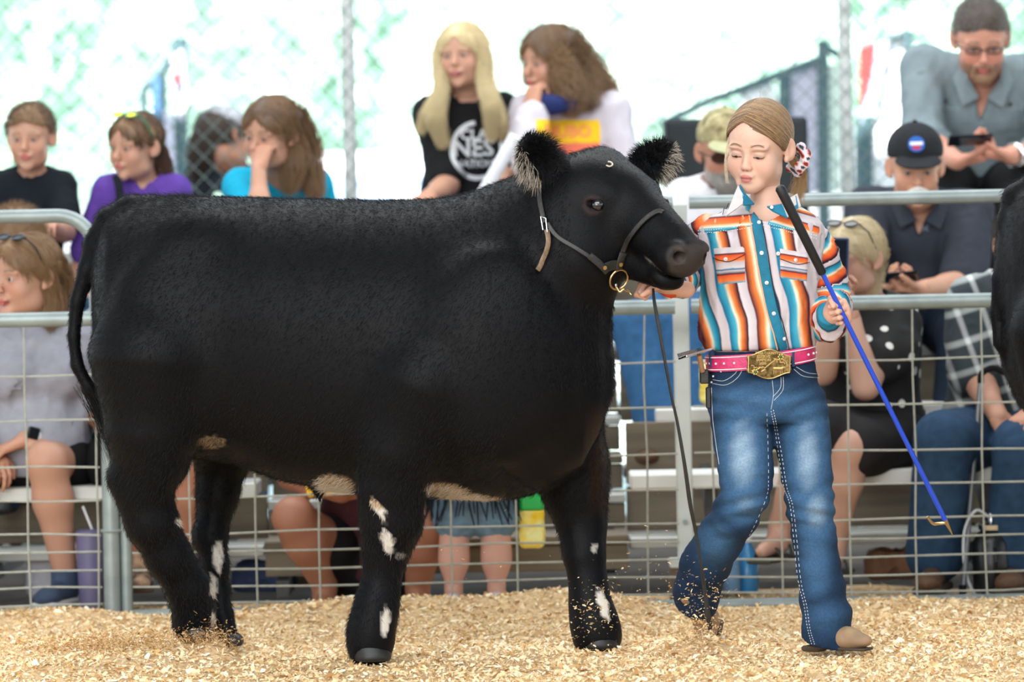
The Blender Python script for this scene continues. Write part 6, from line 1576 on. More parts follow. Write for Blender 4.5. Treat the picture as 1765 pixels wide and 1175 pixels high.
if h is not None:
    m_ = MB()
    for s in (-1, 1): m_.tube([np.array(h)+[s*.009, -.002, .009], np.array(h)+[s*.003, -.003, 0], np.array(h)+[s*.009, -.002, -.009]], .0022, 5)
    m_.tube([np.array(h)+[-.004, -.003, 0], np.array(h)+[.004, -.003, 0]], .002, 5); m_.build('chest_emblem', cloth('grey_print', srgb(120, 132, 146)), b9.shirt)
b9.pants(JEANN, inf=.02); b9.shoes(SHOED)
g = SDF()
for t in (-1, 1): g.cone(b9.hairL(.004*t, -.108, -.046), b9.hairL(.030*t, -.094, -.058), .0085, .005, .008)
g.post.append(wrinkle(.0015, 60, 3)); b9.put(implicit('moustache', g, .0035, HWT, b9.e)); 
CAPB = cloth('black_cap_cloth', srgb(38, 40, 44), noise=.25); cp = cap(b9, CAPB, label='black cap with a round red, white and blue badge')
cb = bvh_of(cp); f = b9.hR@np.array([0, -1., 0]); c0 = b9.hairL(-.003, -.2, .088); h, nn, _, _ = cb.ray_cast(Vector(c0), Vector(-f))
if h is not None:
    h = np.array(h); nn = np.array(nn); m_ = MB(); m_.disc(h+nn*.002, nn, .027, .004, 24); m_.build('badge', cloth('badge_blue', srgb(50, 100, 180), noise=0), cp)
    x_ = unit(np.cross((0, 0, 1), nn)); z_ = np.cross(nn, x_); R = np.stack([x_, -nn, z_], 1)
    m_ = MB(); m_.box((-.021, -.0052, -.004), (.021, -.003, .008), R=R, t=h, bev=.001); m_.build('badge_band', cloth('badge_white', srgb(225, 225, 232), noise=0), cp)
    m_ = MB(); m_.box((-.013, -.0052, -.019), (.013, -.003, -.006), R=R, t=h, bev=.001); m_.build('badge_bar', cloth('badge_red', srgb(190, 60, 90), noise=0), cp)
phone(P(1543, 478, 2.56), rotm(.1, 1.15, 1.45), 'dark phone held by the older man in the black cap')

# 9 man in the grey shirt, top right
b10 = Person('man with glasses and a greying beard in a slate grey button shirt at top right', P(1690, 640, 4.2)*[1, 1, 0]+[0, 0, .98], 1.15, yaw=-.03, skin=(.58, .28, .20), head=P(1691, 68, 3.62), hs=1.14, hrot=(-.02, .42, 0), girth=1.12,
            ov=dict(nek=P(1692, 130, 3.8), shL=P(1800, 128, 3.85), shR=P(1592, 118, 3.85), chs=P(1692, 195, 3.92), wst=P(1690, 262, 4.0), pel=P(1690, 330, 4.1), elL=P(1808, 262, 3.7), wrL=P(1742, 268, 3.38), elR=P(1590, 240, 3.7), wrR=P(1650, 278, 3.40),
                    hpL=P(1725, 330, 4.1), hpR=P(1655, 330, 4.1), knL=P(1755, 322, 3.6), knR=P(1620, 322, 3.6), anL=P(1745, 490, 3.4), anR=P(1640, 490, 3.4)))
b10.body(hands=[dict(t='L', d=(-.96, -.1, .15), n=(-.1, -.3, 1), curl=(.6, .7, .8, .8), tcurl=.3), dict(t='R', d=(.9, -.1, .15), n=(.1, -.2, 1), curl=(.8, .8, .9, .9), tcurl=.3)], colkw=dict(stubble=(.30, .17, .11), brow=(.16, .11, .08), flush=.4), jaw=1.06); b10.eyes(look=(0, -.3))
polo(b10, SLATE, sleeve=.62, drop=.03, v=.13, belly=.03, inf=.02, wr=.007, name='button_shirt'); b10.pants(BLACK, inf=.02); b10.shoes(SHOED)
b10.hair_short(HDB, th=.007, front=.066, smt=HGR); glasses(b10, lens=mat('clear_lens', srgb(150, 140, 140), rough=.1, alpha=.15), flat=.6)
g = SDF(); g.ell(b10.hairL(0, -.082, -.092), (.034, .022, .026), b10.hR, .02); g.ell(b10.hairL(0, -.101, -.050), (.026, .007, .006), b10.hR, .008)
for t in (-1, 1): g.cone(b10.hairL(.026*t, -.095, -.052), b10.hairL(.030*t, -.088, -.085), .006, .009, .008)
g.post.append(wrinkle(.002, 60, 4)); b10.put(implicit('beard', g, .004, mat('ginger_grey_beard', srgb(150, 116, 90), rough=.7, noise=.3), b10.e))
tb = bvh_of(b10.shirt)
def on_b(tb, px, py, Y0, lift=.003):
    o_ = Vector(P(px, py, 0.)); d = (o_-EYE).normalized(); h, nn, _, _ = tb.ray_cast(EYE, d); return (np.array(h)+np.array(nn)*lift, np.array(nn)) if h is not None else (P(px, py, Y0), np.array([0, -1., 0]))
for quad in ([(1598, 178), (1658, 184), (1656, 232), (1606, 228)], [(1716, 184), (1764, 182), (1762, 228), (1714, 232)]):
    V = []; q = np.array(quad, float); nx_ = 10
    for j in range(nx_+1):
        for i in range(nx_+1):
            s, t = i/nx_, j/nx_; pp = (q[0]*(1-s)+q[1]*s)*(1-t)+(q[3]*(1-s)+q[2]*s)*t; e = 1 if 0 < i < nx_ and 0 < j < nx_ else -.5; V.append(on_b(tb, pp[0], pp[1], 3.7, .004*e)[0])
    F = [(j*(nx_+1)+i, (j+1)*(nx_+1)+i, (j+1)*(nx_+1)+i+1, j*(nx_+1)+i+1) for j in range(nx_) for i in range(nx_)]; pc = make_mesh('chest_pocket', V, quads=F, mt=SLATE, parent=b10.e); b10.put(pc)
    a_, n_ = on_b(tb, (quad[0][0]+quad[1][0])/2, quad[0][1]-4, 3.7, .006); MB().disc(a_, n_, .007, .004).build('button', CHAR, pc)
a_ = [on_b(tb, x, y, 3.7, .003) for x, y in ((1690, 170), (1690, 200), (1690, 230), (1690, 258))]; o = b10.put(MB().strip(np.array([q[0] for q in a_]), np.array([q[1] for q in a_]), .036, .004).build('placket', SLATE, b10.e))
for q in a_[1:]: MB().disc(q[0]+q[1]*.003, q[1], .006, .003).build('button', CHAR, o)
phone(P(1672, 241, 3.28), rotm(.1, 1.15, 1.5), 'black phone in the hands of the man in the slate grey shirt')
u_ = unit(b10.J['wrL']-b10.J['elL']); w_ = b10.J['wrL']-u_*.03; wt = b10.put(MB().ring(w_, u_, .036, .008, 24, 8).build('wristwatch', MAT_CHROME, b10.e)); MB().disc(w_+unit(np.cross(u_, (0, 1, 0)))*0+np.array([0, -.036, .0]), (0, -1, .1), .020, .010, 20).build('watch_face', CHAR, wt)
MB().ring(b10.J['wrR']+unit((.9, -.1, .15))*.10, (.9, -.1, .15), .0125, .002, 16, 6).build('wedding_ring', MAT_CHROME, b10.e).location = -b10.root

# 10 woman with polka-dot dress
DOT = mat('polka_dot_cloth', rough=.85); n = DOT.node_tree.nodes; l = DOT.node_tree.links
t = n.new('ShaderNodeTexCoord'); v = n.new('ShaderNodeTexVoronoi'); v.inputs['Scale'].default_value = 17; v.inputs['Randomness'].default_value = .8; l.new(t.outputs['Object'], v.inputs['Vector']); r = n.new('ShaderNodeValToRGB'); r.color_ramp.interpolation = 'CONSTANT'
r.color_ramp.elements[0].color = (.75, .75, .72, 1); r.color_ramp.elements[1].position = .24; r.color_ramp.elements[1].color = (*srgb(26, 26, 28), 1); l.new(v.outputs['Distance'], r.inputs[0]); l.new(r.outputs[0], n['Principled BSDF'].inputs['Base Color'])
b11 = Person('blonde woman in a black polka-dot top holding a phone up to her face', P(1500, 820, 2.0)*[1, 1, 0]+[0, 0, .36], 1.0, yaw=-.45, skin=SK_C, head=P(1470, 446, 1.98), hs=.98, hrot=(-.65, .15, .05), girth=1.05,
            ov=dict(nek=P(1492, 512, 2.05), shL=P(1545, 552, 2.05), shR=P(1430, 552, 2.02), chs=P(1492, 600, 2.06), wst=P(1498, 670, 2.08), pel=P(1505, 750, 2.08), elL=P(1492, 666, 1.86), wrL=P(1468, 545, 1.88), elR=P(1418, 640, 1.9), wrR=P(1432, 540, 1.84),
                    hpL=P(1545, 765, 2.08), hpR=P(1480, 765, 2.05), knL=P(1462, 770, 1.74), knR=P(1400, 735, 1.72), anL=P(1440, 930, 1.86), anR=P(1345, 905, 1.92)))
b11.body(hands=[dict(t='L', d=(-.2, -.1, .95), n=(-.8, -.3, 0), curl=(.7, .7, .8, .8)), dict(t='R', d=(.1, -.1, .95), n=(.5, -.3, 0), curl=(.7, .7, .8, .8))], feet=True, colkw=dict(brow=(.4, .3, .2), flush=.3)); b11.eyes()
b11.tee(DOT, sleeve=.30, drop=.05, bust=.02, name='polka_dot_top', inf=.018, hem=-.05, wr=.006); b11.pants(cloth('charcoal_shorts_cloth', srgb(40, 38, 40)), f=.44, name='shorts', inf=.015)
hp = b11.hairL
b11.hair_long(HPB, [([hp(.05, .04, .05), P(1492, 440, 2.02), P(1498, 480, 2.02), P(1500, 505, 2.0)], [.035, .04, .035, .012]), ([hp(.02, .08, .0), P(1490, 470, 2.08), P(1495, 510, 2.05)], [.05, .045, .02])], th=.010, strands=1600, side=-.02)
glasses(b11, up=True, name='sunglasses')
phone(P(1443, 452, 1.78), rotm(-.5, 0, .05), 'blue-cased phone held up by the blonde woman in polka dots', cloth('phone_blue', srgb(60, 76, 110), noise=0))
SAND = mat('sandal_strap', srgb(64, 66, 60), rough=.6)
for t in 'LR':
    a = b11.J['an'+t]; fd = unit(b11.Rb@np.array([0, -1, 0])); sdv = unit(np.cross((0, 0, 1), fd)); R = np.stack([sdv, fd, np.array([0, 0, 1.])], 1); g = SDF(); g.box(a+fd*.06+np.array([0, 0, -.098]), (.042, .125, .009), R, .008); so = b11.put(implicit('sandal', g, .006, SAND, b11.e))
    for k, (f_, w) in enumerate(((.02, .045), (.10, .044))):
        pts = [a+fd*f_+sdv*w*math.cos(x)+np.array([0, 0, -.092+.058*math.sin(x)*(1-.35*k)]) for x in np.linspace(0, 3.14, 9)]; MB().strip(np.array(pts), np.array([sdv*math.cos(x)+np.array([0, 0, math.sin(x)]) for x in np.linspace(0, 3.14, 9)]), .018, .004).build('strap', SAND, so)

# 11 plaid shirt man
PLD = mat('dark_plaid_cloth', rough=.85); n = PLD.node_tree.nodes; l = PLD.node_tree.links; t = n.new('ShaderNodeTexCoord'); mx = None
for k, (rot, sc) in enumerate((((0, .3, 0), 13), ((0, 1.87, 0), 11))):
    mp = n.new('ShaderNodeMapping'); mp.inputs['Rotation'].default_value = rot; l.new(t.outputs['Object'], mp.inputs[0]); w = n.new('ShaderNodeTexWave'); w.inputs['Scale'].default_value = sc*.32; w.bands_direction = 'X'; l.new(mp.outputs[0], w.inputs['Vector'])
    rr = n.new('ShaderNodeValToRGB'); rr.color_ramp.elements[0].position = .80; rr.color_ramp.elements[0].color = (.012, .018, .022, 1); rr.color_ramp.elements[1].position = .98; rr.color_ramp.elements[1].color = (.30, .32, .32, 1); l.new(w.outputs['Fac'], rr.inputs[0])
    if mx is None: mx = rr.outputs[0]
    else: a = n.new('ShaderNodeMix'); a.data_type = 'RGBA'; a.blend_type = 'ADD'; a.inputs[0].default_value = 1; l.new(mx, a.inputs[6]); l.new(rr.outputs[0], a.inputs[7]); mx = a.outputs[2]
l.new(mx, n['Principled BSDF'].inputs['Base Color'])
b12 = Person('man in a dark plaid shirt and jeans seated low beside the second steer', P(1735, 820, 2.05)*[1, 1, 0]+[0, 0, .36], 1.08, yaw=-.25, skin=SK_A, head=P(1765, 425, 1.98), hs=1.05, hrot=(-.2, .2, 0), girth=1.12,
            ov=dict(nek=P(1745, 490, 2.05), shL=P(1820, 530, 2.05), shR=P(1676, 522, 2.02), chs=P(1740, 580, 2.06), wst=P(1735, 660, 2.08), pel=P(1735, 740, 2.08), elR=P(1678, 640, 1.96), wrR=P(1722, 720, 1.78), hpR=P(1710, 760, 2.06), hpL=P(1790, 760, 2.06), knR=P(1625, 758, 1.72), knL=P(1760, 770, 1.70), anR=P(1612, 955, 1.80), anL=P(1750, 955, 1.76)))
b12.body(hands=[dict(t='R', d=(.35, -.3, -.6), n=(.3, .2, -.9), curl=(1.0, 1.0, 1.1, 1.1), tcurl=.5), dict(t='L', n=(0, 0, -1))]); b12.tee(PLD, sleeve=.50, inf=.022, name='plaid_shirt', wr=.007, hem=-.08); b12.pants(JEAND, inf=.02, flare=.02); b12.shoes(SHOEB, name='work_boot', tall=.06, sole=MAT_SOLE); b12.hair_short(HDB)
# 12 woman in grey t-shirt
b13 = Person('woman in a grey t-shirt with sunglasses on her blonde-brown hair, seated at the left edge', P(60, 830, 2.02)*[1, 1, 0]+[0, 0, .36], 1.0, yaw=-.30, skin=SK_A, head=P(42, 478, 1.92), hs=1.05, hrot=(-.72, .05, .03), girth=1.08,
             ov=dict(nek=P(62, 552, 2.0), shL=P(132, 585, 2.0), shR=P(-22, 590, 1.95), chs=P(60, 640, 2.0), wst=P(62, 720, 2.03), pel=P(68, 800, 2.04), elL=P(140, 715, 2.02), wrL=P(42, 758, 1.84), elR=P(-50, 720, 1.95), wrR=P(-20, 770, 1.86), hpL=P(120, 800, 2.10), hpR=P(30, 800, 2.1), knL=P(80, 796, 1.80), knR=P(-40, 800, 1.82), anL=P(112, 985, 1.88), anR=P(-40, 985, 1.90)))
b13.body(hands=[dict(t='L', d=(-.85, -.2, -.35), n=(0, .1, -1), curl=(.4, .4, .5, .5)), dict(t='R', n=(0, 0, -1))], colkw=dict(brow=(.20, .12, .08), flush=.4), belly=.0); b13.eyes(look=(-.2, 0))
b13.tee(GREYT, sleeve=.40, drop=.02, bust=.025, hem=-.02, inf=.020, wr=.008, belly=.02); b13.pants(BLACK, f=.22, name='shorts', inf=.015, flare=.012); b13.shoes(SHOEBL, name='sneaker', sole=SOLEW)
hp = b13.hairL
b13.hair_long(HSB, [([hp(.05, .06, .03), P(95, 490, 2.0), P(98, 545, 1.98), P(90, 590, 1.93)], [.045, .05, .045, .015]), ([hp(.0, .09, .0), P(85, 530, 2.05), P(80, 580, 2.0)], [.05, .05, .02]), ([hp(.07, .02, .02), P(88, 520, 1.92), P(86, 560, 1.90)], [.025, .03, .012])], th=.010, strands=2200, smt=HSB)
glasses(b13, up=True, name='sunglasses'); u_ = unit(b13.J['wrL']-b13.J['elL']); w_ = b13.J['wrL']-u_*.03
wt = b13.put(MB().strip(np.array([w_+.033*(math.cos(a)*unit(np.cross(u_, (0, 0, 1)))+math.sin(a)*np.array([0, 0, 1.])) for a in np.linspace(0, 6.283, 21)]), np.array([(math.cos(a)*unit(np.cross(u_, (0, 0, 1)))+math.sin(a)*np.array([0, 0, 1.])) for a in np.linspace(0, 6.283, 21)]), .026, .005).build('watch_band', WHITEC, b13.e)); m_ = MB(); m_.box((-.019, -.006, -.019), (.019, .006, .019), R=rotm(.5, 0, .3), t=w_+np.array([.01, -.033, .012]), bev=.004); m_.build('watch_face', MAT_PHONE, wt)
# 13 person hidden behind the steer's rump
b14 = Person('person in a grey top and patterned boots, mostly hidden behind the steer tail', P(235, 820, 2.1)*[1, 1, 0]+[0, 0, .36], .98, yaw=.1, skin=SK_D, head=P(262, 470, 2.05), hs=1.0, hrot=(.4, .1, 0),
             ov=dict(nek=P(248, 548, 2.08), shR=P(176, 560, 2.05), shL=P(320, 575, 2.05), chs=P(245, 640, 2.1), elR=P(160, 700, 2.02), wrR=P(205, 760, 1.9), knR=P(215, 800, 1.82), anR=P(240, 960, 1.90), knL=P(330, 800, 1.82), anL=P(310, 960, 1.90)))
b14.body(hands=[dict(t='R', n=(0, 0, -1)), dict(t='L', n=(0, 0, -1))]); b14.tee(GREYT, sleeve=.45); b14.pants(BLACK, f=.30, name='shorts'); b14.hair_short(HDB)
BTP = mat('patterned_boot_leather', srgb(196, 160, 130), rough=.6, noise=.75, nscale=26, darker=srgb(60, 56, 54)); b14.shoes(BTP, name='western_boot', tall=.16, sole=MAT_SOLE)
# 14 squatting woman behind the belly
b15 = Person('bare-legged person squatting behind the steer belly, holding something yellow', P(640, 1035, 2.05)*[1, 1, 0], 1.0, yaw=-.15, skin=SK_D, head=P(640, 600, 1.95), hs=1.0, hrot=(0, .3, 0), girth=1.12,
             ov=dict(pel=P(640, 965, 2.12), wst=P(640, 880, 2.08), chs=P(640, 780, 2.02), nek=P(640, 690, 1.98), shL=P(725, 720, 1.98), shR=P(555, 720, 1.98), hpL=P(690, 965, 2.10), hpR=P(590, 965, 2.10), knR=P(505, 892, 1.84), knL=P(738, 900, 1.84), anR=P(560, 1010, 1.98), anL=P(720, 1010, 1.98), elR=P(502, 820, 1.95), wrR=P(590, 852, 1.80), elL=P(745, 830, 1.92), wrL=P(680, 860, 1.80)))
b15.body(hands=[dict(t='R', d=(.8, -.2, .1), n=(.1, -.3, 1), curl=(.6, .7, .8, .8)), dict(t='L', d=(-.8, -.2, .1), n=(0, -.3, 1))], feet=True); b15.tee(cloth('dark_maroon_cloth', srgb(70, 34, 38)), sleeve=.3); b15.hair_short(HDB, th=.02); b15.pants(BLACK, f=.16, name='shorts')
g = SDF(); c = P(585, 838, 1.72); g.box(c, (.10, .03, .016), rotm(.1, .3, -.12), .012); g.post.append(wrinkle(.006, 18, 3)); o = implicit('snack_packet', g, .006, mat('yellow_packet', srgb(250, 196, 20), rough=.35), None); tag(o, 'flat yellow packet in the hands of the squatting person', 'packet')
# 15 toddler
TP = dict(SEAT); TP.update(pel=(0, 0, .33), wst=(0, 0, .42), chs=(0, 0, .50), nek=(0, 0, .59), hed=(0, -.01, .70), shL=(.10, 0, .555), shR=(-.10, 0, .555), elL=(.15, 0, .46), elR=(-.15, 0, .46), wrL=(.17, -.04, .37), wrR=(-.17, -.04, .37), hpL=(.058, 0, .30), hpR=(-.058, 0, .30), knL=(.062, -.01, .16), knR=(-.066, -.01, .16), anL=(.060, 0, .045), anR=(-.070, 0, .045))
b16 = Person('toddler standing in frilled denim shorts, seen from the waist down beneath the steer', P(822, 1028, 1.80)*[1, 1, 0], 1.0, yaw=0, skin=(.66, .37, .29), pose=TP, hs=.80, girth=1.0)
b16.size = .70; b16.body(res=.007, feet=True); b16.hair_short(HSB); FRL = cloth('light_denim', srgb(120, 150, 176), noise=.3); FRD = cloth('dark_fringe', srgb(28, 34, 44))
b16.tee(cloth('tiny_white_vest', srgb(220, 210, 214)), sleeve=.3)
def fs(g):
    g.ell(b16.J['pel']+np.array([0, 0, -.005]), (.128, .102, .085), None, .03)
    for t in 'LR': g.cone(b16.J['hp'+t], b16.J['hp'+t]+np.array([0, 0, -.045]), .078, .076, .02)
b16.garment('denim_shorts', FRL, fs, .006, .004, 20, label='frilled denim shorts'); m_ = MB(); g_ = np.random.default_rng(4)
for a in np.linspace(-3.14, 3.14, 70): c_, s_ = math.cos(a), math.sin(a); z0 = b16.J['pel']; dz = g_.uniform(.09, .14); m_.tube([z0+np.array([.128*c_, .102*s_, .045]), z0+np.array([.140*c_+g_.normal(0, .004), .114*s_, .035-dz*.5]), z0+np.array([.150*c_+g_.normal(0, .008), .125*s_, .035-dz])], [.004, .0035, .002], 5)
o = b16.put(m_.build('fringe', FRD, b16.e)); o['kind'] = 'stuff'
b16.shoes(mat('toddler_sandal', srgb(220, 210, 220), rough=.5), name='sandal', size=.62)
# yellow and green snack bags
MAT_BAGY = mat('yellow_bag', srgb(246, 206, 20), rough=.3, noise=.25, nscale=20, darker=srgb(240, 236, 160)); MAT_BAGG = mat('green_bag', srgb(40, 180, 80), rough=.3)
def bag(px0, px1, py0, py1, pyg, Y, label, gm):
    a = P((px0+px1)/2, (py0+py1)/2, Y); e = empty('snack_bag', tuple(a), label, 'snack bag'); hw = M(px1-px0, Y)/2; hh = M(py1-py0, Y)/2; zg = hh-M(pyg-py0, Y)
    for nm, m__, z0, z1 in (('bag_bottom', MAT_BAGY, -hh, zg), ('bag_top', gm, zg, hh)):
        g = SDF(); g.box((0, 0, 0), (hw, .035, hh), None, .02, .01); g.post.append(wrinkle(.005, 16, 9)); g.post.append(cutplane((0, 0, z1), (0, 0, 1))); g.post.append(cutplane((0, 0, z0), (0, 0, -1))); implicit(nm, g, .005, m__, e)
    m_ = MB(); m_.box((-hw*.98, -.004, hh-.008), (hw*.98, .004, hh+.014), bev=.002); m_.build('crimped_edge', gm, e)
bag(894, 938, 842, 945, 878, 1.80, 'green and yellow snack bag beside the toddler', MAT_BAGG); bag(1206, 1236, 628, 696, 640, 2.3, 'yellow snack bag behind the comb holder of the girl with the steer', MAT_BAGY)
# bottles, tumbler, cane
def turned(name, base, prof, mt, label, cat, lid=None):
    e = empty(name, tuple(base), label, cat); MB().tube([(0, 0, z) for z, r in prof], [r for z, r in prof], 20).build('bottle_body' if cat == 'bottle' else 'cup_body', mt, e)
    if lid: MB().tube([(0, 0, z) for z, r in lid[0]], [r for z, r in lid[0]], 20).build('lid', lid[1], e)
    return e
PT = mat('lilac_tumbler', srgb(104, 100, 134), rough=.45, metal=.1)
b = P(157, 1020, 1.84); b[2] = .0; t_ = turned('tumbler', b, [(0, .032), (.01, .036), (.12, .041), (.215, .043)], PT, 'tall lilac insulated tumbler with a straw beside the navy sneaker', 'tumbler', ([(.215, .044), (.235, .044), (.24, .03)], PT)); MB().tube([(.01, 0, .23), (-.02, 0, .31)], .004, 8).build('straw', WHITEC, t_)
CLRB = mat('clear_blue_plastic', srgb(120, 160, 200), rough=.15, alpha=.75); WCAP = mat('white_cap_plastic2', srgb(235, 235, 238), rough=.4)
b = P(1258, 1030, 1.9); b[2] = 0; turned('water_bottle', b, [(0, .03), (.02, .034), (.10, .034), (.13, .014), (.145, .013)], CLRB, 'clear water bottle with a white cap on the ground behind the walking leg', 'bottle', ([(.145, .016), (.165, .016)], WCAP))
b = P(1290, 1034, 1.95); b[2] = 0; turned('water_bottle', b, [(0, .03), (.02, .033), (.11, .033), (.14, .014), (.15, .013)], mat('blue_plastic', srgb(60, 140, 200), rough=.2), 'blue drink bottle between the legs of the girl with the steer', 'bottle', ([(.15, .015), (.168, .015)], WCAP))
b = P(1712, 1036, 1.72); b[2] = 0; JB = mat('black_jug', srgb(26, 28, 32), rough=.3); t_ = turned('drink_jug', b, [(0, .055), (.01, .06), (.15, .06), (.18, .045), (.19, .03)], JB, 'black insulated jug with a silver lid and clear straw hose at bottom right', 'jug', ([(.19, .04), (.205, .042), (.215, .018), (.24, .012)], MAT_CHROME))
MB().tube(lerp_path([(-.01, -.02, .23), (-.05, -.03, .25), (-.085, -.03, .19), (-.088, -.04, .08), (-.06, -.05, .0), (-.02, -.06, -.01)], 6), .0045, 8).build('straw_hose', mat('clear_hose', srgb(190, 195, 200), rough=.2), t_); MB().ring((0, -.062, .10), (1, 0, 0), .035, .006, 20, 8).build('handle', JB, t_)
A, B = P(1690, 660, 1.80), P(1660, 1040, 1.66); B[2] = 0; e = empty('walking_cane', tuple(B), 'slim grey cane leaning by the knee of the man in plaid', 'cane'); MB().tube([A-B, (0, 0, 0)], .008, 10).build('shaft', mat('grey_cane_metal', srgb(110, 112, 116), rough=.35, metal=.5), e)
MB().tube(lerp_path([A-B, A-B+np.array([.005, 0, .03]), A-B+np.array([.04, 0, .045]), A-B+np.array([.075, 0, .03])], 4), .010, 10).build('handle', BLACK, e); MB().tube([(0, 0, -.004), (0, 0, .03)], .012, 10).build('rubber_tip', BLACK, e)
# small belongings under the stands
for (px, py, Y, col, sz, lb) in ((100, 935, 2.3, (190, 190, 200), (.10, .07, .07), 'pale grey bag on the ground behind the bare knee at left'), (530, 985, 2.5, (180, 165, 140), (.11, .08, .06), 'tan bag on the ground beside the squatting person'), (455, 1010, 2.35, (70, 84, 118), (.10, .07, .05), 'crumpled blue jacket under the steps behind the hind leg'), (1545, 1000, 2.3, (150, 110, 84), (.10, .06, .05), 'brown bag under the right seats, left of the work boot')):
    a = P(px, py, Y); a[2] = sz[2]*.9; g = SDF(); g.box((0, 0, 0), sz, None, .04, .02); g.post.append(wrinkle(.014, 9, px)); g.post.append(cutplane((0, 0, -sz[2]*.92), (0, 0, -1))); o = implicit('cloth_bag' if 'jacket' not in lb else 'jacket', g, .008, cloth('bag_%d' % px, srgb(*col)), None); o.location = tuple(a); tag(o, lb, 'bag' if 'jacket' not in lb else 'jacket')
# ------------------------------------------------------------------ fairground beyond the fence
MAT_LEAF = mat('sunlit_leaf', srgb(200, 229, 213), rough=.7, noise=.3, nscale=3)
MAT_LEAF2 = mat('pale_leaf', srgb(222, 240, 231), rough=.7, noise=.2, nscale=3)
MAT_BARK = mat('bark', srgb(140, 128, 110), rough=.9, noise=.3)
MAT_WHITE = mat('white_canvas', srgb(240, 242, 246), rough=.8)
MAT_BLUEC = mat('dusty_blue_cloth', srgb(70, 110, 150), rough=.8)
MAT_DARKM = mat('dark_green_tube', srgb(70, 96, 102), rough=.6)
MAT_REDC = mat('red_cloth', srgb(190, 60, 60), rough=.8)
MAT_LILAC = mat('lilac_cloth', srgb(196, 196, 216), rough=.8)
def tree(px, Y, h, r, mt, label, seed):
    g = np.random.default_rng(seed); b = P(px, 500, Y); b[2] = -.08
    e = empty('tree', tuple(b), label, 'tree', 'pale trees on the sunlit fairground'); n = 1500
    c = g.normal(0, 1, (n, 3)); c /= np.linalg.norm(c, axis=1)[:, None]; c *= (g.random((n, 1))**.35)*np.array([r, r, h*.36]); c[:, 2] += h*.62
    L = r*.10; u = g.normal(0, 1, (n, 3)); u /= np.linalg.norm(u, axis=1)[:, None]; w = np.cross(u, g.normal(0, 1, (n, 3))); w /= np.linalg.norm(w, axis=1)[:, None]
    V = np.stack([c-u*L, c+w*L*.6, c+u*L, c-w*L*.6], 1).reshape(-1, 3)
    tag(make_mesh('leaves', V, quads=np.arange(4*n).reshape(-1, 4), mt=mt, parent=e, smooth=False), kind='stuff')
    MB().tube([(0, 0, 0), (.05, 0, h*.35), (0, .05, h*.75)], [.06*r, .05*r, .02*r], 8).build('trunk', MAT_BARK, e)
for i, (px, Y, h, r, k) in enumerate(((-150, 36, 5.5, 2.4, 0), (180, 46, 6.5, 3.0, 1), (430, 54, 7.0, 3.0, 0), (700, 62, 8.0, 3.4, 0), (960, 38, 4.4, 2.0, 1), (1120, 70, 6.0, 3.0, 0), (1760, 44, 5.8, 2.8, 0))):
    tree(px, Y, h, r, (MAT_LEAF, MAT_LEAF2)[k], 'pale blurred tree far beyond the chain-link fence, number of others alike' if False else
         ('blurred tree at the left edge', 'pale blurred tree behind the boy in black', 'blurred tree behind the girl in turquoise', 'blurred tree behind the blonde teenager', 'pale blurred tree behind the curly-haired teenager', 'blurred tree above the dark loudspeaker', 'blurred tree behind the man in the grey shirt')[i], 20+i)
# folded display frame, left
def frame_stand(px, Y, label, posts, banners, cat='display stand', name='display_frame'):
    b = P(px, 340, Y); e = empty(name, (b[0], Y, -.08), label, cat)
    def W(x, y): q = P(x, y, Y); return np.array([q[0]-b[0], 0, q[2]+.08])
    for (pa, pb, r) in posts: MB().tube([W(*pa), W(*pb)], r, 8).build('pole', MAT_DARKM, e)
    for (poly, mt, dy) in banners:
        n = len(poly); p = np.array([W(*q) for q in poly]); V = np.concatenate([p+np.array([0, dy-.01, 0]), p+np.array([0, dy+.01, 0])])
        F = [tuple(range(n)), tuple(range(n, 2*n))[::-1]]+[(i, (i+1) % n, n+(i+1) % n, n+i) for i in range(n)]
        MB_ = MB(); MB_.add(V, F); MB_.build('banner', mt, e, smooth=False)
    return e
def gz(px, Y):  # pixel row of the lawn at that depth
    return HY+(CZ+.08)*FPX/(Y+D0)
frame_stand(300, 9.5, 'dark folded canopy frame with blue and red cloth, beyond the fence at left',
            [((311, 66), (315, gz(0, 9.5)), .035), ((311, 70), (276, 130), .022), ((276, 128), (279, 560), .03), ((276, 130), (248, 152), .022), ((248, 150), (240, 560), .018)],
            [(((296, 96), (318, 84), (322, 130), (326, 165), (316, 210), (298, 190)), MAT_LILAC, -.04), (((300, 128), (312, 126), (314, 142), (301, 144)), MAT_REDC, -.08), (((262, 140), (278, 128), (281, 210), (266, 240)), MAT_BLUEC, -.05), (((284, 190), (300, 200), (306, 340), (290, 338)), MAT_LILAC, -.06)])
frame_stand(1400, 9.0, 'open canopy frame hung with pale cloths, beyond the fence at right',
            [((1418, 70), (1424, gz(0, 9)), .028), ((1418, 100), (1240, 168), .02), ((1352, 126), (1356, 560), .03), ((1240, 165), (1140, 214), .018), ((1418, 80), (1455, 100), .02)],
            [(((1362, 130), (1412, 108), (1416, 330), (1366, 335)), MAT_LILAC, .05), (((1428, 110), (1448, 112), (1450, 330), (1430, 330)), MAT_LEAF2, .05), (((1270, 158), (1300, 148), (1330, 138), (1344, 180), (1300, 200)), MAT_WHITE, .05)])
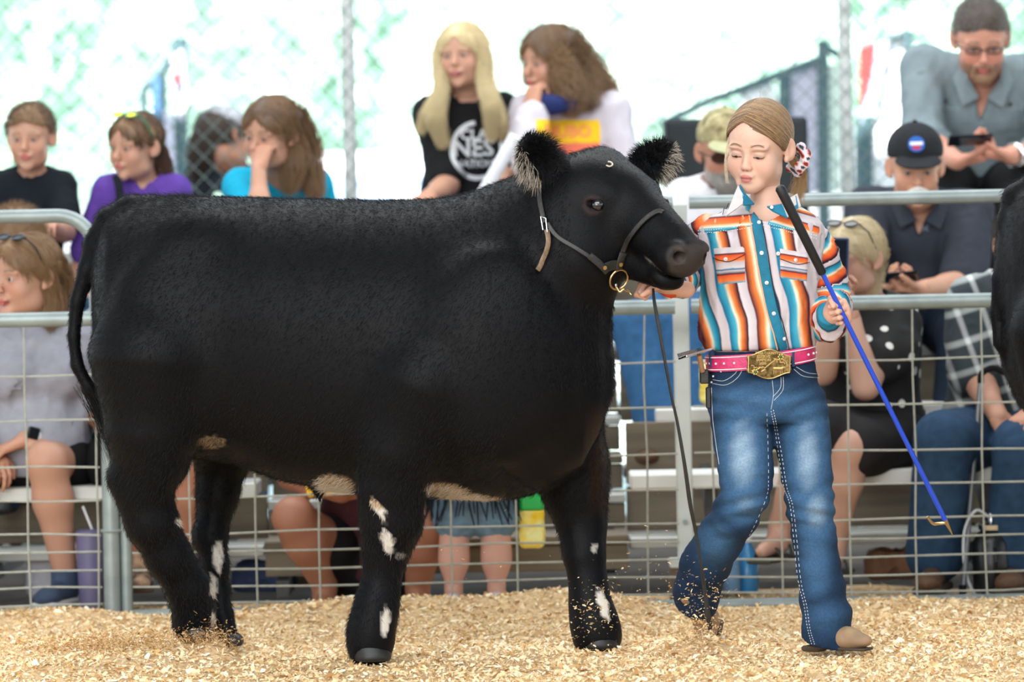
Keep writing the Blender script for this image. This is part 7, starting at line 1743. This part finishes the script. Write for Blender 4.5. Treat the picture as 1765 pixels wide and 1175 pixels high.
frame_stand(1520, 9.6, 'leaning banner frame with red and lilac cloth beside the white post',
            [((1566, 52), (1562, gz(0, 9.6)), .024), ((1566, 55), (1484, 82), .018), ((1490, 200), (1487, 560), .045)],
            [(((1480, 84), (1506, 74), (1500, 125), (1482, 185)), MAT_REDC, -.05), (((1506, 74), (1530, 70), (1512, 170), (1484, 215), (1482, 185)), MAT_LILAC, -.03), (((1530, 74), (1562, 62), (1556, 330), (1500, 330), (1505, 220)), MAT_WHITE, .04)])
# loudspeaker behind the man in the camouflage cap
MAT_BLK = mat('black_box', srgb(34, 40, 44), rough=.8, noise=.2, nscale=60)
A = P(1146, 206, 4.9); B = P(1394, 340, 4.9)
e = empty('loudspeaker', ((A[0]+B[0])/2, 5.0, 0), 'wide black loudspeaker cabinet behind the man in the camouflage cap', 'loudspeaker'); hw = (B[0]-A[0])/2
m_ = MB(); m_.box((-hw, -.13, B[2]-.25), (hw, .13, A[2]), bev=.012); m_.build('cabinet', MAT_BLK, e)
m_ = MB(); m_.box((-hw+.015, -.142, B[2]-.235), (hw-.015, -.128, A[2]-.015), bev=.004); m_.build('grille', MAT_BLK, e)
for s in (-1, 1): m_ = MB(); m_.tube([(s*hw*.7, 0, -.06), (s*hw*.7, 0, B[2]-.24)], .02, 8); m_.build('leg', MAT_STEEL, e)
MAT_VAN = mat('white_van_paint', srgb(235, 238, 245), rough=.35)
MAT_GLS = mat('bluish_van_glass', srgb(150, 170, 210), rough=.2)
b = P(690, 345, 18); e = empty('white_van', (b[0], 18, -.08), 'white van parked low behind the blonde teenager', 'van')
s_ = SDF(); s_.box((0, 0, .95), (1.55, .8, .35), rd=.12); s_.box((.25, 0, 1.45), (1.1, .72, .32), rd=.15, k=.05); implicit('van_body', s_, .05, MAT_VAN, e)
for x in (-.95, .95):
    for y in (-.72, .72):
        m_ = MB(); m_.disc((x, y, .38), (0, 1, 0), .36, .2, 20); m_.build('wheel', MAT_BLK, e)
for x in (-.35, .45): m_ = MB(); m_.box((x-.32, -.76, 1.32), (x+.32, -.70, 1.62), bev=.03); m_.build('window_glass', MAT_GLS, e)
